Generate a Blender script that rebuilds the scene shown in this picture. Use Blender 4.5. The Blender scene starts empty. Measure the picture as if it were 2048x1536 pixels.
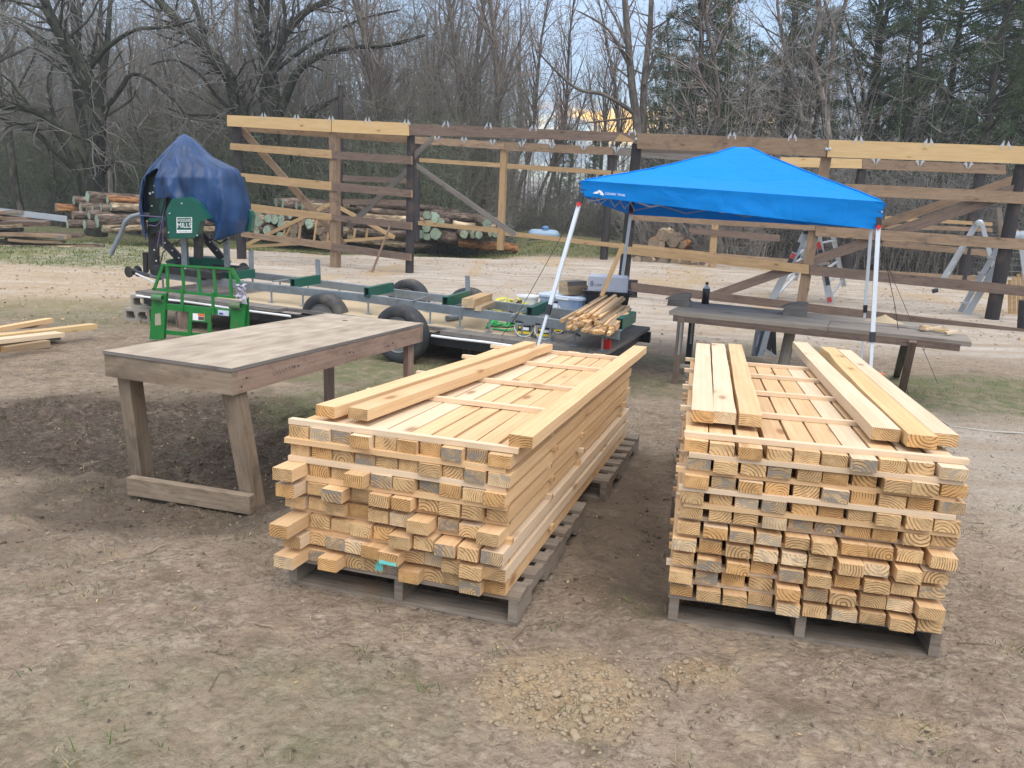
import bpy, math, random
import numpy as np
from mathutils import Vector, Matrix
R = random.Random(7)
NR = np.random.RandomState(11)
C = bpy.context.scene.collection
sc = bpy.context.scene

# ------------------------------------------------------------------ camera and pixel -> place helpers
CF, CP, CA, CH = 1550.0, 0.2392, 0.043, 1.66
cF = np.array([0, math.cos(CP), -math.sin(CP)]); cu0 = np.array([0, math.sin(CP), math.cos(CP)]); cr0 = np.array([1., 0, 0])
cr = cr0*math.cos(CA)+cu0*math.sin(CA); cu = cu0*math.cos(CA)-cr0*math.sin(CA); cC = np.array([0, 0, CH])
def zg(y):                                            # fall of the yard away from the camera, then level
    s, y0, ya, yb = .045, 2.9, 8., 12.
    y = np.asarray(y, float)
    t = np.clip(y-ya, 0, yb-ya)
    return -s*(np.minimum(y, ya)-y0)-s*(t-t*t/(2*(yb-ya)))
def ray(px, py): return cF+(px-1024)/CF*cr-(py-768)/CF*cu
def G(px, py, dz=0):                                  # the point on the ground (dz above it) seen at a pixel of the photo
    d = ray(px, py); z = -.2; X = cC
    for _ in range(50):
        X = cC+d*(z+dz-CH)/d[2]; z = .5*z+.5*float(zg(X[1]))
    return X
def atZ(px, py, z): d = ray(px, py); return cC+d*(z-CH)/d[2]
def atY(px, py, Y): d = ray(px, py); return cC+d*Y/d[1]
def onpl(px, py, O, n): d = ray(px, py); return cC+d*(np.dot(n, np.asarray(O)-cC)/np.dot(n, d))
def nz(v): v = np.asarray(v, float); return v/(np.linalg.norm(v)+1e-12)
def A3(*v): return np.array(v, float)

cam = bpy.data.cameras.new("camera"); camo = bpy.data.objects.new("camera", cam); C.objects.link(camo)
cam.sensor_width = 36; cam.lens = 36*CF/2048; cam.clip_start = .05; cam.clip_end = 3000
M = Matrix.Identity(4)
for i in range(3):
    M[i][0] = cr[i]; M[i][1] = cu[i]; M[i][2] = -cF[i]; M[i][3] = cC[i]
camo.matrix_world = M; sc.camera = camo

# ------------------------------------------------------------------ mesh builder
class MB:
    def __init__(s): s.v = []; s.f = []; s.m = []; s.uv = []; s.r = []
    def face(s, idx, m=0, uv=None, r=0.):
        s.f.append(tuple(idx)); s.m.append(m); s.r.append(r)
        s.uv.extend(uv if uv else [(s.v[i][0]+s.v[i][1]*.7, s.v[i][2]+s.v[i][1]*.3) for i in idx])
    def bar(s, p0, p1, w, t, up=(0, 0, 1), m=0, me=None, r=None, ws=None):
        """timber from p0 to p1: w across, t along up; ws = optional list of (fraction, dw, side) wobbles along it"""
        p0 = np.asarray(p0, float); p1 = np.asarray(p1, float); d = nz(p1-p0); L = np.linalg.norm(p1-p0)
        x = np.cross(d, np.asarray(up, float))
        if np.linalg.norm(x) < 1e-6: x = np.cross(d, A3(1, 0, 0))
        x = nz(x); y = nz(np.cross(x, d)); r = R.random() if r is None else r; me = m if me is None else me
        fr = [0., 1.] if not ws else [i/(len(ws)-1) for i in range(len(ws))]
        b = len(s.v); ro = r*37.
        for k, q in enumerate(fr):
            c = p0+d*L*q; a, e, h = (0, 0, 0) if not ws else ws[k]
            c = c+y*h
            for sx, sy in ((-1, -1), (1, -1), (1, 1), (-1, 1)):
                s.v.append(c+x*(sx*w/2+(a if sx < 0 else e))+y*sy*t/2)
        per = [0, w, w+t, 2*w+t, 2*w+2*t]
        for k in range(len(fr)-1):
            for j in range(4):
                i0 = b+4*k+j; i1 = b+4*k+(j+1) % 4
                u0, u1 = L*fr[k]+ro, L*fr[k+1]+ro
                s.face((i0, i1, i1+4, i0+4), m, [(u0, per[j]+ro), (u0, per[j+1]+ro), (u1, per[j+1]+ro), (u1, per[j]+ro)], r)
        e0 = b; e1 = b+4*(len(fr)-1)
        q = [(-w/2, -t/2), (w/2, -t/2), (w/2, t/2), (-w/2, t/2)]
        s.face((e0+3, e0+2, e0+1, e0), me, [q[3], q[2], q[1], q[0]], r)
        s.face((e1, e1+1, e1+2, e1+3), me, q, r)
        return s
    def box(s, c, X, Y, Z, m=0, r=None):
        c = np.asarray(c, float); X = np.asarray(X, float); Y = np.asarray(Y, float); Z = np.asarray(Z, float)
        r = R.random() if r is None else r
        b = len(s.v)
        for z in (-1, 1):
            for x, y in ((-1, -1), (1, -1), (1, 1), (-1, 1)): s.v.append(c+x*X+y*Y+z*Z)
        lx, ly, lz = [2*np.linalg.norm(q) for q in (X, Y, Z)]; ro = r*31
        def u(a, h): return [(ro, ro), (a+ro, ro), (a+ro, h+ro), (ro, h+ro)]
        for fc, (a, h) in (((3, 2, 1, 0), (lx, ly)), ((4, 5, 6, 7), (lx, ly)), ((0, 1, 5, 4), (lx, lz)), ((1, 2, 6, 5), (ly, lz)), ((2, 3, 7, 6), (lx, lz)), ((3, 0, 4, 7), (ly, lz))):
            s.face([b+i for i in fc], m, u(a, h), r)
        return s
    def abox(s, x0, x1, y0, y1, z0, z1, m=0): return s.box(((x0+x1)/2, (y0+y1)/2, (z0+z1)/2), ((x1-x0)/2, 0, 0), (0, (y1-y0)/2, 0), (0, 0, (z1-z0)/2), m)
    def tube(s, pts, rad, n=8, m=0, cap=True, mc=None, closed=False):
        pts = [np.asarray(p, float) for p in pts]; k = len(pts)
        rad = [rad]*k if np.isscalar(rad) else list(rad); b = len(s.v); r = R.random(); L = 0.
        prev = None; us = []
        for i, p in enumerate(pts):
            if closed: d = pts[(i+1) % k]-pts[i-1]
            else: d = pts[min(i+1, k-1)]-pts[max(i-1, 0)]
            d = nz(d)
            if prev is None:
                a = np.cross(d, A3(0, 0, 1)); a = nz(a) if np.linalg.norm(a) > 1e-3 else A3(1, 0, 0)
            else: a = nz(prev-d*np.dot(prev, d))
            prev = a; c = np.cross(d, a)
            if i: L += np.linalg.norm(p-pts[i-1])
            us.append(L)
            for j in range(n):
                t = 2*math.pi*j/n; s.v.append(p+(a*math.cos(t)+c*math.sin(t))*rad[i])
        rr = max(rad)
        for i in range(k if closed else k-1):
            for j in range(n):
                j2 = (j+1) % n; i2 = (i+1) % k
                vv = 2*math.pi*rr/n
                u1 = us[i2] if i2 else us[i]+.05
                s.face((b+i*n+j, b+i*n+j2, b+i2*n+j2, b+i2*n+j), m, [(us[i]+r*9, j*vv), (us[i]+r*9, (j+1)*vv), (u1+r*9, (j+1)*vv), (u1+r*9, j*vv)], r)
        if cap and not closed:
            mc = m if mc is None else mc
            for base, rev, q in ((b, True, 0), (b+(k-1)*n, False, k-1)):
                idx = [base+j for j in range(n)]
                uv = [(rad[q]*math.cos(2*math.pi*j/n), rad[q]*math.sin(2*math.pi*j/n)) for j in range(n)]
                if rev: idx = idx[::-1]; uv = uv[::-1]
                s.face(idx, mc, uv, r)
        return s
    def lathe(s, o, prof, n=20, ax=(0, 0, 1), m=0, closed=False, ms=None):
        """profile = (radius, along axis) pairs; ms = material per ring step"""
        ax = nz(ax); a = np.cross(ax, A3(0, 0, 1)); a = nz(a) if np.linalg.norm(a) > 1e-3 else A3(1, 0, 0); c = np.cross(ax, a)
        o = np.asarray(o, float); b = len(s.v); k = len(prof)
        for q, h in prof:
            for j in range(n):
                t = 2*math.pi*j/n; s.v.append(o+ax*h+(a*math.cos(t)+c*math.sin(t))*q)
        for i in range(k if closed else k-1):
            i2 = (i+1) % k
            for j in range(n):
                j2 = (j+1) % n
                s.face((b+i*n+j, b+i*n+j2, b+i2*n+j2, b+i2*n+j), ms[i] if ms else m, [(i*.05, j*.05), (i*.05, j*.05+.05), (i*.05+.05, j*.05+.05), (i*.05+.05, j*.05)])
        if not closed:
            if prof[0][0] > 1e-4: s.face([b+j for j in range(n)][::-1], ms[0] if ms else m)
            if prof[-1][0] > 1e-4: s.face([b+(k-1)*n+j for j in range(n)], ms[-1] if ms else m)
        return s
    def prism(s, poly, vec, m=0, me=None, r=None):
        poly = [np.asarray(p, float) for p in poly]; vec = np.asarray(vec, float); b = len(s.v); n = len(poly); r = R.random() if r is None else r
        s.v += poly; s.v += [p+vec for p in poly]; me = m if me is None else me
        s.face([b+i for i in range(n)], m, None, r); s.face([b+n+i for i in range(n)][::-1], m, None, r)
        for i in range(n):
            j = (i+1) % n; s.face((b+j, b+i, b+n+i, b+n+j), me, None, r)
        return s
    def grid(s, P, m=0, r=0., loopx=False):
        """P[i][j] points"""
        b = len(s.v); h = len(P); w = len(P[0])
        for row in P: s.v += [np.asarray(p, float) for p in row]
        for i in range(h-1):
            for j in range(w if loopx else w-1):
                j2 = (j+1) % w
                s.face((b+i*w+j, b+i*w+j2, b+(i+1)*w+j2, b+(i+1)*w+j), m, [(j*.05, i*.05), (j*.05+.05, i*.05), (j*.05+.05, i*.05+.05), (j*.05, i*.05+.05)], r)
        return s
    def build(s, name, mats, parent=None, loc=None, smooth=False, fixn=True, **tags):
        if not isinstance(mats, (list, tuple)): mats = [mats]
        V = np.array(s.v, float).reshape(-1, 3)
        if parent is not None: o0 = np.array(WL[parent.name])
        elif loc is not None: o0 = np.asarray(loc, float)
        else: o0 = np.array([(V[:, 0].min()+V[:, 0].max())/2, (V[:, 1].min()+V[:, 1].max())/2, V[:, 2].min()])
        me = bpy.data.meshes.new(name); me.from_pydata((V-o0).tolist(), [], s.f)
        for mt in mats: me.materials.append(mt)
        me.polygons.foreach_set("material_index", s.m)
        uvl = me.uv_layers.new(name="UVMap"); uvl.data.foreach_set("uv", np.array(s.uv, np.float32).ravel())
        at = me.attributes.new("rnd", 'FLOAT', 'FACE'); at.data.foreach_set("value", np.array(s.r, np.float32))
        if fixn:
            import bmesh
            bm = bmesh.new(); bm.from_mesh(me); bmesh.ops.recalc_face_normals(bm, faces=bm.faces); bm.to_mesh(me); bm.free()
        if smooth:
            me.polygons.foreach_set("use_smooth", [True]*len(me.polygons))
            if smooth != 'all': me.set_sharp_from_angle(angle=math.radians(40))
        me.update()
        o = bpy.data.objects.new(name, me); C.objects.link(o)
        if parent is not None: o.parent = parent
        else: o.location = o0
        WL[o.name] = tuple(o0)
        for k, vv in tags.items(): o[k] = vv
        return o
WL = {}
def thing(name, loc, label, category, group=None):
    o = bpy.data.objects.new(name, None); C.objects.link(o); o.location = loc; o.empty_display_size = .1
    WL[o.name] = tuple(float(q) for q in loc)
    o["label"] = label; o["category"] = category
    if group: o["group"] = group
    return o
def tagd(label, category, group=None):
    d = dict(label=label, category=category)
    if group: d["group"] = group
    return d
def text(body, name, mat, parent, origin, xdir, ydir, height, width=None, ext=.001):
    cu_ = bpy.data.curves.new(name, 'FONT'); cu_.body = body; cu_.size = 1; cu_.extrude = 0
    o = bpy.data.objects.new(name, cu_); C.objects.link(o)
    bpy.context.view_layer.update()
    me = bpy.data.meshes.new_from_object(o)
    bpy.data.objects.remove(o)
    V = np.zeros(len(me.vertices)*3); me.vertices.foreach_get("co", V); V = V.reshape(-1, 3)
    V[:, 0] -= V[:, 0].min(); V[:, 1] -= V[:, 1].min()
    sy = height/max(V[:, 1].max(), 1e-6); sx = sy if width is None else width/V[:, 0].max()
    xd = nz(xdir); yd = nz(ydir); nn = np.cross(xd, yd)
    W = np.asarray(origin)+V[:, 0:1]*sx*xd+V[:, 1:2]*sy*yd+nn*ext
    W = W-np.array(WL[parent.name]); me.vertices.foreach_set("co", W.ravel())
    me.materials.clear(); me.materials.append(mat); me.name = name; me.update()
    o = bpy.data.objects.new(name, me); C.objects.link(o); o.parent = parent; WL[o.name] = WL[parent.name]
    return o
def npmesh(name, V, F, mats, parent=None, loc=(0, 0, 0), smooth=False, tags=None, attr=None, mi=None):
    """fast mesh from arrays; F is (n,k)"""
    V = np.asarray(V, np.float32); F = np.asarray(F, np.int32); k = F.shape[1]
    me = bpy.data.meshes.new(name); me.vertices.add(len(V)); me.vertices.foreach_set("co", V.ravel())
    me.loops.add(F.size); me.loops.foreach_set("vertex_index", F.ravel())
    me.polygons.add(len(F)); me.polygons.foreach_set("loop_start", np.arange(0, F.size, k, dtype=np.int32))
    me.polygons.foreach_set("loop_total", np.full(len(F), k, np.int32))
    if smooth: me.polygons.foreach_set("use_smooth", np.ones(len(F), bool))
    for mt in (mats if isinstance(mats, (list, tuple)) else [mats]): me.materials.append(mt)
    if mi is not None: me.polygons.foreach_set("material_index", np.asarray(mi, np.int32))
    if attr is not None:
        at = me.attributes.new("rnd", 'FLOAT', 'FACE'); at.data.foreach_set("value", np.asarray(attr, np.float32))
    me.update(calc_edges=True)
    o = bpy.data.objects.new(name, me); C.objects.link(o)
    if parent is not None: o.parent = parent
    else: o.location = loc
    WL[o.name] = tuple(loc) if parent is None else WL[parent.name]
    for a, b in (tags or {}).items(): o[a] = b
    return o
def copy_tree(o, parent=None):
    c = o.copy(); C.objects.link(c)
    if parent: c.parent = parent
    for ch in [q for q in bpy.data.objects if q.parent == o]: copy_tree(ch, c)
    return c

# ------------------------------------------------------------------ noise on arrays (for relief and masks)
def vnoise(x, y, seed=0):
    xi = np.floor(x).astype(np.int64); yi = np.floor(y).astype(np.int64); fx = x-xi; fy = y-yi
    fx = fx*fx*(3-2*fx); fy = fy*fy*(3-2*fy)
    def h(a, b):
        n = (a*374761393+b*668265263+seed*974634541) & 0x7fffffff
        n = ((n ^ (n >> 13))*1274126177) & 0x7fffffff
        return ((n ^ (n >> 16)) & 0xffff)/65535.
    return (h(xi, yi)*(1-fx)+h(xi+1, yi)*fx)*(1-fy)+(h(xi, yi+1)*(1-fx)+h(xi+1, yi+1)*fx)*fy
def fbm(x, y, o=4, seed=0):
    s = 0; a = .5
    for i in range(o): s = s+a*vnoise(x*2**i, y*2**i, seed+i*17); a *= .5
    return s/(1-.5**o)
def sstep(a, b, x): t = np.clip((x-a)/(b-a), 0, 1); return t*t*(3-2*t)

# ------------------------------------------------------------------ materials
def srgb(r, g, b): return tuple(((c/255)/12.92 if c/255 <= .04045 else ((c/255+.055)/1.055)**2.4) for c in (r, g, b))
class NT:
    def __init__(s, name):
        s.mat = bpy.data.materials.new(name); s.mat.use_nodes = True; s.t = s.mat.node_tree; s.b = s.t.nodes["Principled BSDF"]
    def n(s, typ, props=None, **inp):
        q = s.t.nodes.new(typ)
        for k, v in (props or {}).items(): setattr(q, k, v)
        for k, v in inp.items():
            k = int(k[1:]) if k[0] == 'i' and k[1:].isdigit() else k.replace('_', ' ')
            s.set(q.inputs[k], v)
        return q
    def set(s, sock, v):
        if isinstance(v, bpy.types.NodeSocket): s.t.links.new(v, sock)
        elif isinstance(v, bpy.types.Node): s.t.links.new(v.outputs[0], sock)
        elif isinstance(v, (tuple, list)) and len(v) == 3 and sock.type == 'RGBA': sock.default_value = (*v, 1)
        else: sock.default_value = v
    def math(s, op, a, b=0., clamp=False): return s.n("ShaderNodeMath", dict(operation=op, use_clamp=clamp), i0=a, i1=b).outputs[0]
    def mix(s, f, a, b, bt='MIX'):
        q = s.n("ShaderNodeMix", dict(data_type='RGBA', blend_type=bt)); s.set(q.inputs[0], f); s.set(q.inputs[6], a); s.set(q.inputs[7], b); return q.outputs[2]
    def ramp(s, f, a, b): return s.n("ShaderNodeMapRange", None, i0=f, i1=a, i2=b, i3=0., i4=1.).outputs[0]
    def noise(s, vec, scale, det=3., rough=.55, dist=0.):
        q = s.n("ShaderNodeTexNoise", None, Scale=scale, Detail=det, Roughness=rough, Distortion=dist)
        if vec is not None: s.set(q.inputs["Vector"], vec)
        return q.outputs[0]
    def vor(s, vec, scale, feat='F1', out="Distance"):
        q = s.n("ShaderNodeTexVoronoi", dict(feature=feat), Scale=scale); s.set(q.inputs["Vector"], vec); return q.outputs[out]
    def obj(s): return s.n("ShaderNodeTexCoord").outputs["Object"]
    def uv(s): return s.n("ShaderNodeTexCoord").outputs["UV"]
    def mapv(s, vec, sc=(1, 1, 1), loc=(0, 0, 0)): return s.n("ShaderNodeMapping", None, Vector=vec, Scale=sc, Location=loc).outputs[0]
    def rnd(s): return s.n("ShaderNodeObjectInfo").outputs["Random"]
    def att(s): return s.n("ShaderNodeAttribute", dict(attribute_name="rnd")).outputs["Fac"]
    def bump(s, h, st=.3, dist=.01): s.set(s.b.inputs["Normal"], s.n("ShaderNodeBump", None, Strength=st, Distance=dist, Height=h).outputs[0])
    def out(s, col, rough=.6, metal=0., spec=.5):
        s.set(s.b.inputs["Base Color"], col); s.set(s.b.inputs["Roughness"], rough); s.set(s.b.inputs["Metallic"], metal); s.set(s.b.inputs["Specular IOR Level"], spec); return s.mat

def wood(name, light, dark, knot=None, grain=1., var=.35, rough=.75, stain=None, bump=.25, ply=0., blotch=0.):
    m = NT(name); uv = m.uv(); rn = m.rnd(); at = m.att()
    sh = m.n("ShaderNodeCombineXYZ", None, i0=m.math('MULTIPLY', rn, 53.), i1=m.math('MULTIPLY', rn, 29.), i2=m.math('MULTIPLY', at, 7.)).outputs[0]
    p = m.n("ShaderNodeVectorMath", dict(operation='ADD'), i0=uv, i1=sh).outputs[0]
    g1 = m.noise(m.mapv(p, (2.2*grain, 55*grain, 1)), 1., 3., .6, .6)
    g2 = m.noise(m.mapv(p, (1.0, 9, 1)), 1., 3., .55, 1.2)
    g3 = m.noise(m.mapv(p, (3, 4, 1)), 1., 2.)
    wv = m.n("ShaderNodeTexWave", dict(wave_type='BANDS', bands_direction='Y'), Vector=m.mapv(p, (.35, 11, 1)), Scale=1., Distortion=6., Detail=2., Detail_Scale=.6).outputs["Fac"]
    if ply:
        wv = m.n("ShaderNodeTexWave", dict(wave_type='RINGS', rings_direction='Y'), Vector=m.mapv(p, (.5, 3.2, 1)), Scale=2.2, Distortion=9., Detail=3., Detail_Scale=.9).outputs["Fac"]
        f = m.math('ADD', m.math('MULTIPLY', m.ramp(g1, .3, .7), .25), m.math('ADD', m.math('MULTIPLY', m.ramp(g2, .32, .68), .5), m.math('MULTIPLY', wv, .25)))
    else:
        f = m.math('ADD', m.math('MULTIPLY', m.ramp(g1, .3, .7), .34), m.math('ADD', m.math('MULTIPLY', m.ramp(g2, .3, .72), .5), m.math('MULTIPLY', wv, .16)))
    col = m.mix(f, light, dark)
    tint = m.math('ADD', m.math('MULTIPLY', rn, .6), m.math('MULTIPLY', at, .4))
    col = m.mix(1., col, m.n("ShaderNodeHueSaturation", None, Color=(1, 1, 1, 1), Value=m.math('ADD', 1-var/2, m.math('MULTIPLY', tint, var))).outputs[0], 'MULTIPLY')
    if stain: col = m.mix(m.math('MULTIPLY', m.ramp(g3, .56, .72), .75), col, stain)
    if blotch:
        bn = m.noise(m.mapv(p, (2.5, 7, 1), (3, 1, 0)), 2., 5., .7, .6); col = m.mix(m.math('MULTIPLY', m.ramp(bn, .5, .68), blotch), col, tuple(q*.42 for q in dark)); col = m.mix(m.math('MULTIPLY', m.ramp(bn, .42, .3), blotch*.6), col, tuple(min(1., q*1.35) for q in light))
    if knot:
        kd = m.vor(m.mapv(p, (2.1, 5.4, 1)), 1.)
        kk = m.ramp(m.math('ADD', kd, m.math('MULTIPLY', g1, .05)), .17, .09)
        ring = m.math('MULTIPLY', m.ramp(kd, .34, .14), .35)
        col = m.mix(ring, col, dark); col = m.mix(m.math('MULTIPLY', kk, .8), col, knot)
    m.bump(m.math('ADD', g1, m.math('MULTIPLY', g2, .5)), bump, .004)
    return m.out(col, rough, 0, .3)
def endgrain(name, light, dark, stain=None, amt=.5):
    m = NT(name); uv = m.uv(); rn = m.rnd(); at = m.att()
    k = m.math('FRACT', m.math('ADD', m.math('MULTIPLY', rn, 7.3), m.math('MULTIPLY', at, 3.7)))
    cx = m.math('SUBTRACT', m.math('MULTIPLY', m.math('FRACT', m.math('MULTIPLY', k, 17.3)), .14), .07)
    cy = m.math('SUBTRACT', m.math('MULTIPLY', m.math('FRACT', m.math('MULTIPLY', k, 5.7)), .16), .1)
    c = m.n("ShaderNodeCombineXYZ", None, i0=cx, i1=cy, i2=0.).outputs[0]
    d = m.n("ShaderNodeVectorMath", dict(operation='DISTANCE'), i0=uv, i1=c).outputs["Value"]
    no3 = m.n("ShaderNodeCombineXYZ", None, i0=m.math('MULTIPLY', k, 91.), i1=m.math('MULTIPLY', k, 37.), i2=0.).outputs[0]
    p = m.n("ShaderNodeVectorMath", dict(operation='ADD'), i0=uv, i1=no3).outputs[0]
    n1 = m.noise(p, 30., 3.); n2 = m.noise(p, 14., 3., .6); n3 = m.noise(m.mapv(p, (1, 4, 1)), 90., 2.)
    d2 = m.math('ADD', d, m.math('MULTIPLY', n1, .010))
    frq = m.math('ADD', 430., m.math('MULTIPLY', m.math('FRACT', m.math('MULTIPLY', k, 11.9)), 430.)); s = m.math('SINE', m.math('MULTIPLY', d2, frq))
    f = m.math('MULTIPLY', m.ramp(s, .1, .8), m.ramp(n2, .34, .56))
    col = m.mix(m.math('MULTIPLY', f, .9), light, dark); col = m.mix(m.math('MULTIPLY', m.ramp(m.noise(p, 11., 4., .65, .6), .48, .68), .6), col, tuple(q*.42 for q in light))
    col = m.mix(m.math('MULTIPLY', m.ramp(n3, .52, .75), .35), col, dark)
    col = m.mix(1., col, m.n("ShaderNodeHueSaturation", None, Color=(1, 1, 1, 1), Value=m.math('ADD', .82, m.math('MULTIPLY', k, .32))).outputs[0], 'MULTIPLY')
    if stain: col = m.mix(m.math('MULTIPLY', m.ramp(m.noise(m.mapv(p, (1, 1.4, 1), (3, 7, 0)), 16., 3., .65, .8), .60-amt*.25, .68-amt*.2), .8), col, stain)
    m.bump(m.math('ADD', n3, n1), .5, .004)
    return m.out(col, .8, 0, .2)
def simple(name, col, rough=.5, metal=0., var=.15, scale=12., dirt=None, bump=0., spec=.5, dsc=3.):
    m = NT(name); o = m.obj(); n = m.noise(o, scale, 4., .6)
    c = m.mix(1., col, m.n("ShaderNodeHueSaturation", None, Color=(1, 1, 1, 1), Value=m.math('ADD', 1-var, m.math('MULTIPLY', n, 2*var))).outputs[0], 'MULTIPLY')
    if dirt:
        dn = m.noise(o, dsc, 5., .65); c = m.mix(m.math('MULTIPLY', m.ramp(dn, .52, .7), dirt[1]), c, dirt[0])
    if bump: m.bump(n, bump, .006)
    rr = m.math('ADD', rough-.08, m.math('MULTIPLY', n, .16))
    return m.out(c, rr, metal, spec)

PINE = wood("pine_board", (.69, .49, .285), (.53, .315, .145), (.25, .115, .05), 1., .35, .72)
PINE2 = wood("pine_pale", (.70, .555, .40), (.58, .42, .26), (.28, .14, .075), 1., .22, .72)
PINEY = wood("pine_yellow", (.64, .465, .245), (.49, .32, .14), (.22, .10, .035), .8, .2, .7)
PEND = endgrain("pine_end", (.63, .425, .215), (.20, .085, .025))
PENDG = endgrain("pine_end_stained", (.53, .38, .215), (.16, .08, .035), (.21, .195, .175), .6)
PENDO = endgrain("pine_end_orange", (.61, .365, .155), (.19, .075, .02))
PENDP = endgrain("pine_end_pale", (.69, .52, .32), (.30, .16, .06), (.36, .31, .24), .3)
PAINT = simple("teal_marking_paint", srgb(110, 200, 190), .6, 0, .2, 60)
GREYW = wood("weathered_grey_wood", (.235, .215, .195), (.125, .11, .098), None, 1.1, .3, .85, (.10, .085, .07))
PALW = wood("pallet_wood", (.285, .242, .195), (.14, .112, .086), (.09, .07, .05), 1., .35, .85, (.20, .13, .08), .3, 0., .45)
DECKW = wood("deck_wood", (.245, .225, .205), (.12, .108, .098), None, 1., .4, .8)
BROWNW = wood("shed_wood_brown", (.33, .235, .155), (.19, .125, .08), (.09, .055, .035), .9, .4, .8, (.14, .10, .075), .25, 0., .4)
DARKW = wood("shed_wood_dark", (.20, .145, .115), (.10, .07, .055), (.05, .035, .028), .9, .35, .8, None, .25, 0., .4)
TANW = wood("shed_wood_tan", (.46, .32, .175), (.29, .185, .09), (.13, .07, .03), .9, .3, .78, None, .25, 0., .22)
POSTW = wood("dark_treated_post", (.045, .04, .042), (.018, .016, .018), None, .8, .5, .7, (.085, .06, .045))
PLYW = wood("plywood_top", (.48, .405, .315), (.255, .20, .148), (.22, .17, .12), .5, .1, .7, None, .1, 1., .22)
TABW = wood("table_lumber", (.37, .255, .195), (.23, .15, .11), (.09, .06, .04), 1., .35, .8, (.16, .125, .10), .25, 0., .5)
MUDW = wood("muddy_lumber", (.33, .26, .19), (.19, .14, .095), (.1, .065, .04), 1., .3, .85, (.15, .12, .09), .25, 0., .55)
PURLW = wood("offcut_wood", (.42, .31, .20), (.27, .185, .11), (.1, .06, .03), 1., .5, .8)
def barkmat(name, a, b, sc=1.):
    m = NT(name); uv = m.uv(); r = m.rnd()
    p = m.n("ShaderNodeVectorMath", dict(operation='ADD'), i0=m.mapv(uv, (5*sc, 16*sc, 1)), i1=m.n("ShaderNodeCombineXYZ", None, i0=m.math('MULTIPLY', r, 60.), i1=0., i2=0.).outputs[0]).outputs[0]
    v = m.vor(p, 1.); n = m.noise(p, .8, 4., .65, .6)
    f = m.ramp(m.math('ADD', m.math('MULTIPLY', v, .7), m.math('MULTIPLY', n, .6)), .45, .95)
    c = m.mix(f, b, a); c = m.mix(m.ramp(m.noise(p, .25, 3.), .55, .68), c, tuple(q*1.7 for q in a))
    m.bump(m.math('ADD', v, n), .9, .03); return m.out(c, .9, 0, .2)
BARK = barkmat("log_bark", (.19, .145, .115), (.06, .043, .034))
BARKO = barkmat("rotten_bark", (.34, .17, .075), (.13, .06, .03))
BARKP = barkmat("peeled_bark", (.42, .34, .23), (.17, .115, .075))
TRUNKM = barkmat("tree_bark", (.075, .07, .056), (.028, .026, .022), .6)
TRUNKG = barkmat("grey_tree_bark", (.17, .15, .13), (.08, .068, .06), .6)
HEROM = barkmat('dark_mossy_bark', (.048, .050, .036), (.018, .018, .015), .6)
LOGEND = endgrain("log_end_sealed", srgb(160, 180, 160), srgb(118, 140, 124), srgb(140, 125, 100), .3)
LOGENDB = endgrain("log_end_brown", (.28, .215, .15), (.13, .09, .06), (.2, .18, .15), .3)
BLUE = None
def fabric(name, col, rough, trans=.0, sc=900, bmp=.1, wr=4., wst=.15):
    m = NT(name); o = m.obj(); w = m.noise(o, wr, 3., .5, .8); n = m.noise(o, sc, 1.)
    m.bump(m.math('ADD', m.math('MULTIPLY', w, 1.), m.math('MULTIPLY', n, .02)), wst, .05)
    c = m.mix(m.math('MULTIPLY', m.noise(o, 2., 4.), .25), col, tuple(q*.75 for q in col))
    mat = m.out(c, rough, 0, .22)
    if trans:
        tr = m.n("ShaderNodeBsdfTranslucent"); m.set(tr.inputs[0], col)
        mx = m.n("ShaderNodeMixShader"); m.set(mx.inputs[0], trans); m.t.links.new(m.b.outputs[0], mx.inputs[1]); m.t.links.new(tr.outputs[0], mx.inputs[2])
        m.t.links.new(mx.outputs[0], m.t.nodes["Material Output"].inputs[0])
    return mat
CANOPY = fabric("canopy_fabric", (.0, .235, .70), .72, .12, 700, .1, 3.5, .55)
def tarpmat():
    m = NT("tarp_plastic"); o = m.obj(); w = m.noise(m.mapv(o, (1, 1, .45)), 5., 3., .5, .4); n = m.noise(m.mapv(o, (1, 1, .4)), 5., 4., .65)
    c = m.mix(m.ramp(n, .35, .7), (.006, .027, .082), (.014, .060, .175)); c = m.mix(m.math('MULTIPLY', m.ramp(m.noise(o, 3., 5., .7), .6, .72), .35), c, (.17, .22, .32))
    m.bump(w, .5, .05); return m.out(c, .42, 0, .4)
TARP = tarpmat()
GREEN = simple("bright_green_paint", srgb(25, 116, 50), .45, 0, .18, 9, (srgb(120, 95, 65), .5), .05)
TEAL = simple("dark_green_paint", srgb(6, 82, 68), .4, 0, .15, 8, (srgb(70, 80, 70), .3), .03)
BLACK = simple("black_steel", (.014, .015, .018), .45, 0, .3, 10, ((.09, .08, .07), .4))
BENCHW = wood('bench_plank', (.30, .265, .22), (.155, .13, .108), None, 1.1, .25, .85, (.12, .10, .085))
TIEM = simple('tie_metal', (.40, .43, .46), .5, .3, .12, 20)
TRUSSM = simple('truss_steel', (.36, .37, .40), .45, .3, .1, 20)
DKIN = simple("dark_interior_steel", (.012, .03, .026), .55, 0, .3, 6)
GALV = simple("galvanised_steel", (.25, .285, .31), .45, .5, .25, 9, ((.14, .125, .11), .55), .03)
ALU = simple("aluminium", (.50, .54, .58), .42, .65, .1, 20, ((.4, .4, .4), .4), .02)
TENTLEG = simple("painted_tent_leg", (.62, .67, .72), .4, .1, .06, 20)
WHITE = simple("white_pvc", (.72, .73, .74), .4, 0, .08, 14, ((.45, .4, .34), .35))
RUBBER = simple("tyre_rubber", (.028, .031, .036), .75, 0, .3, 12, ((.15, .125, .095), .6), .1)
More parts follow.
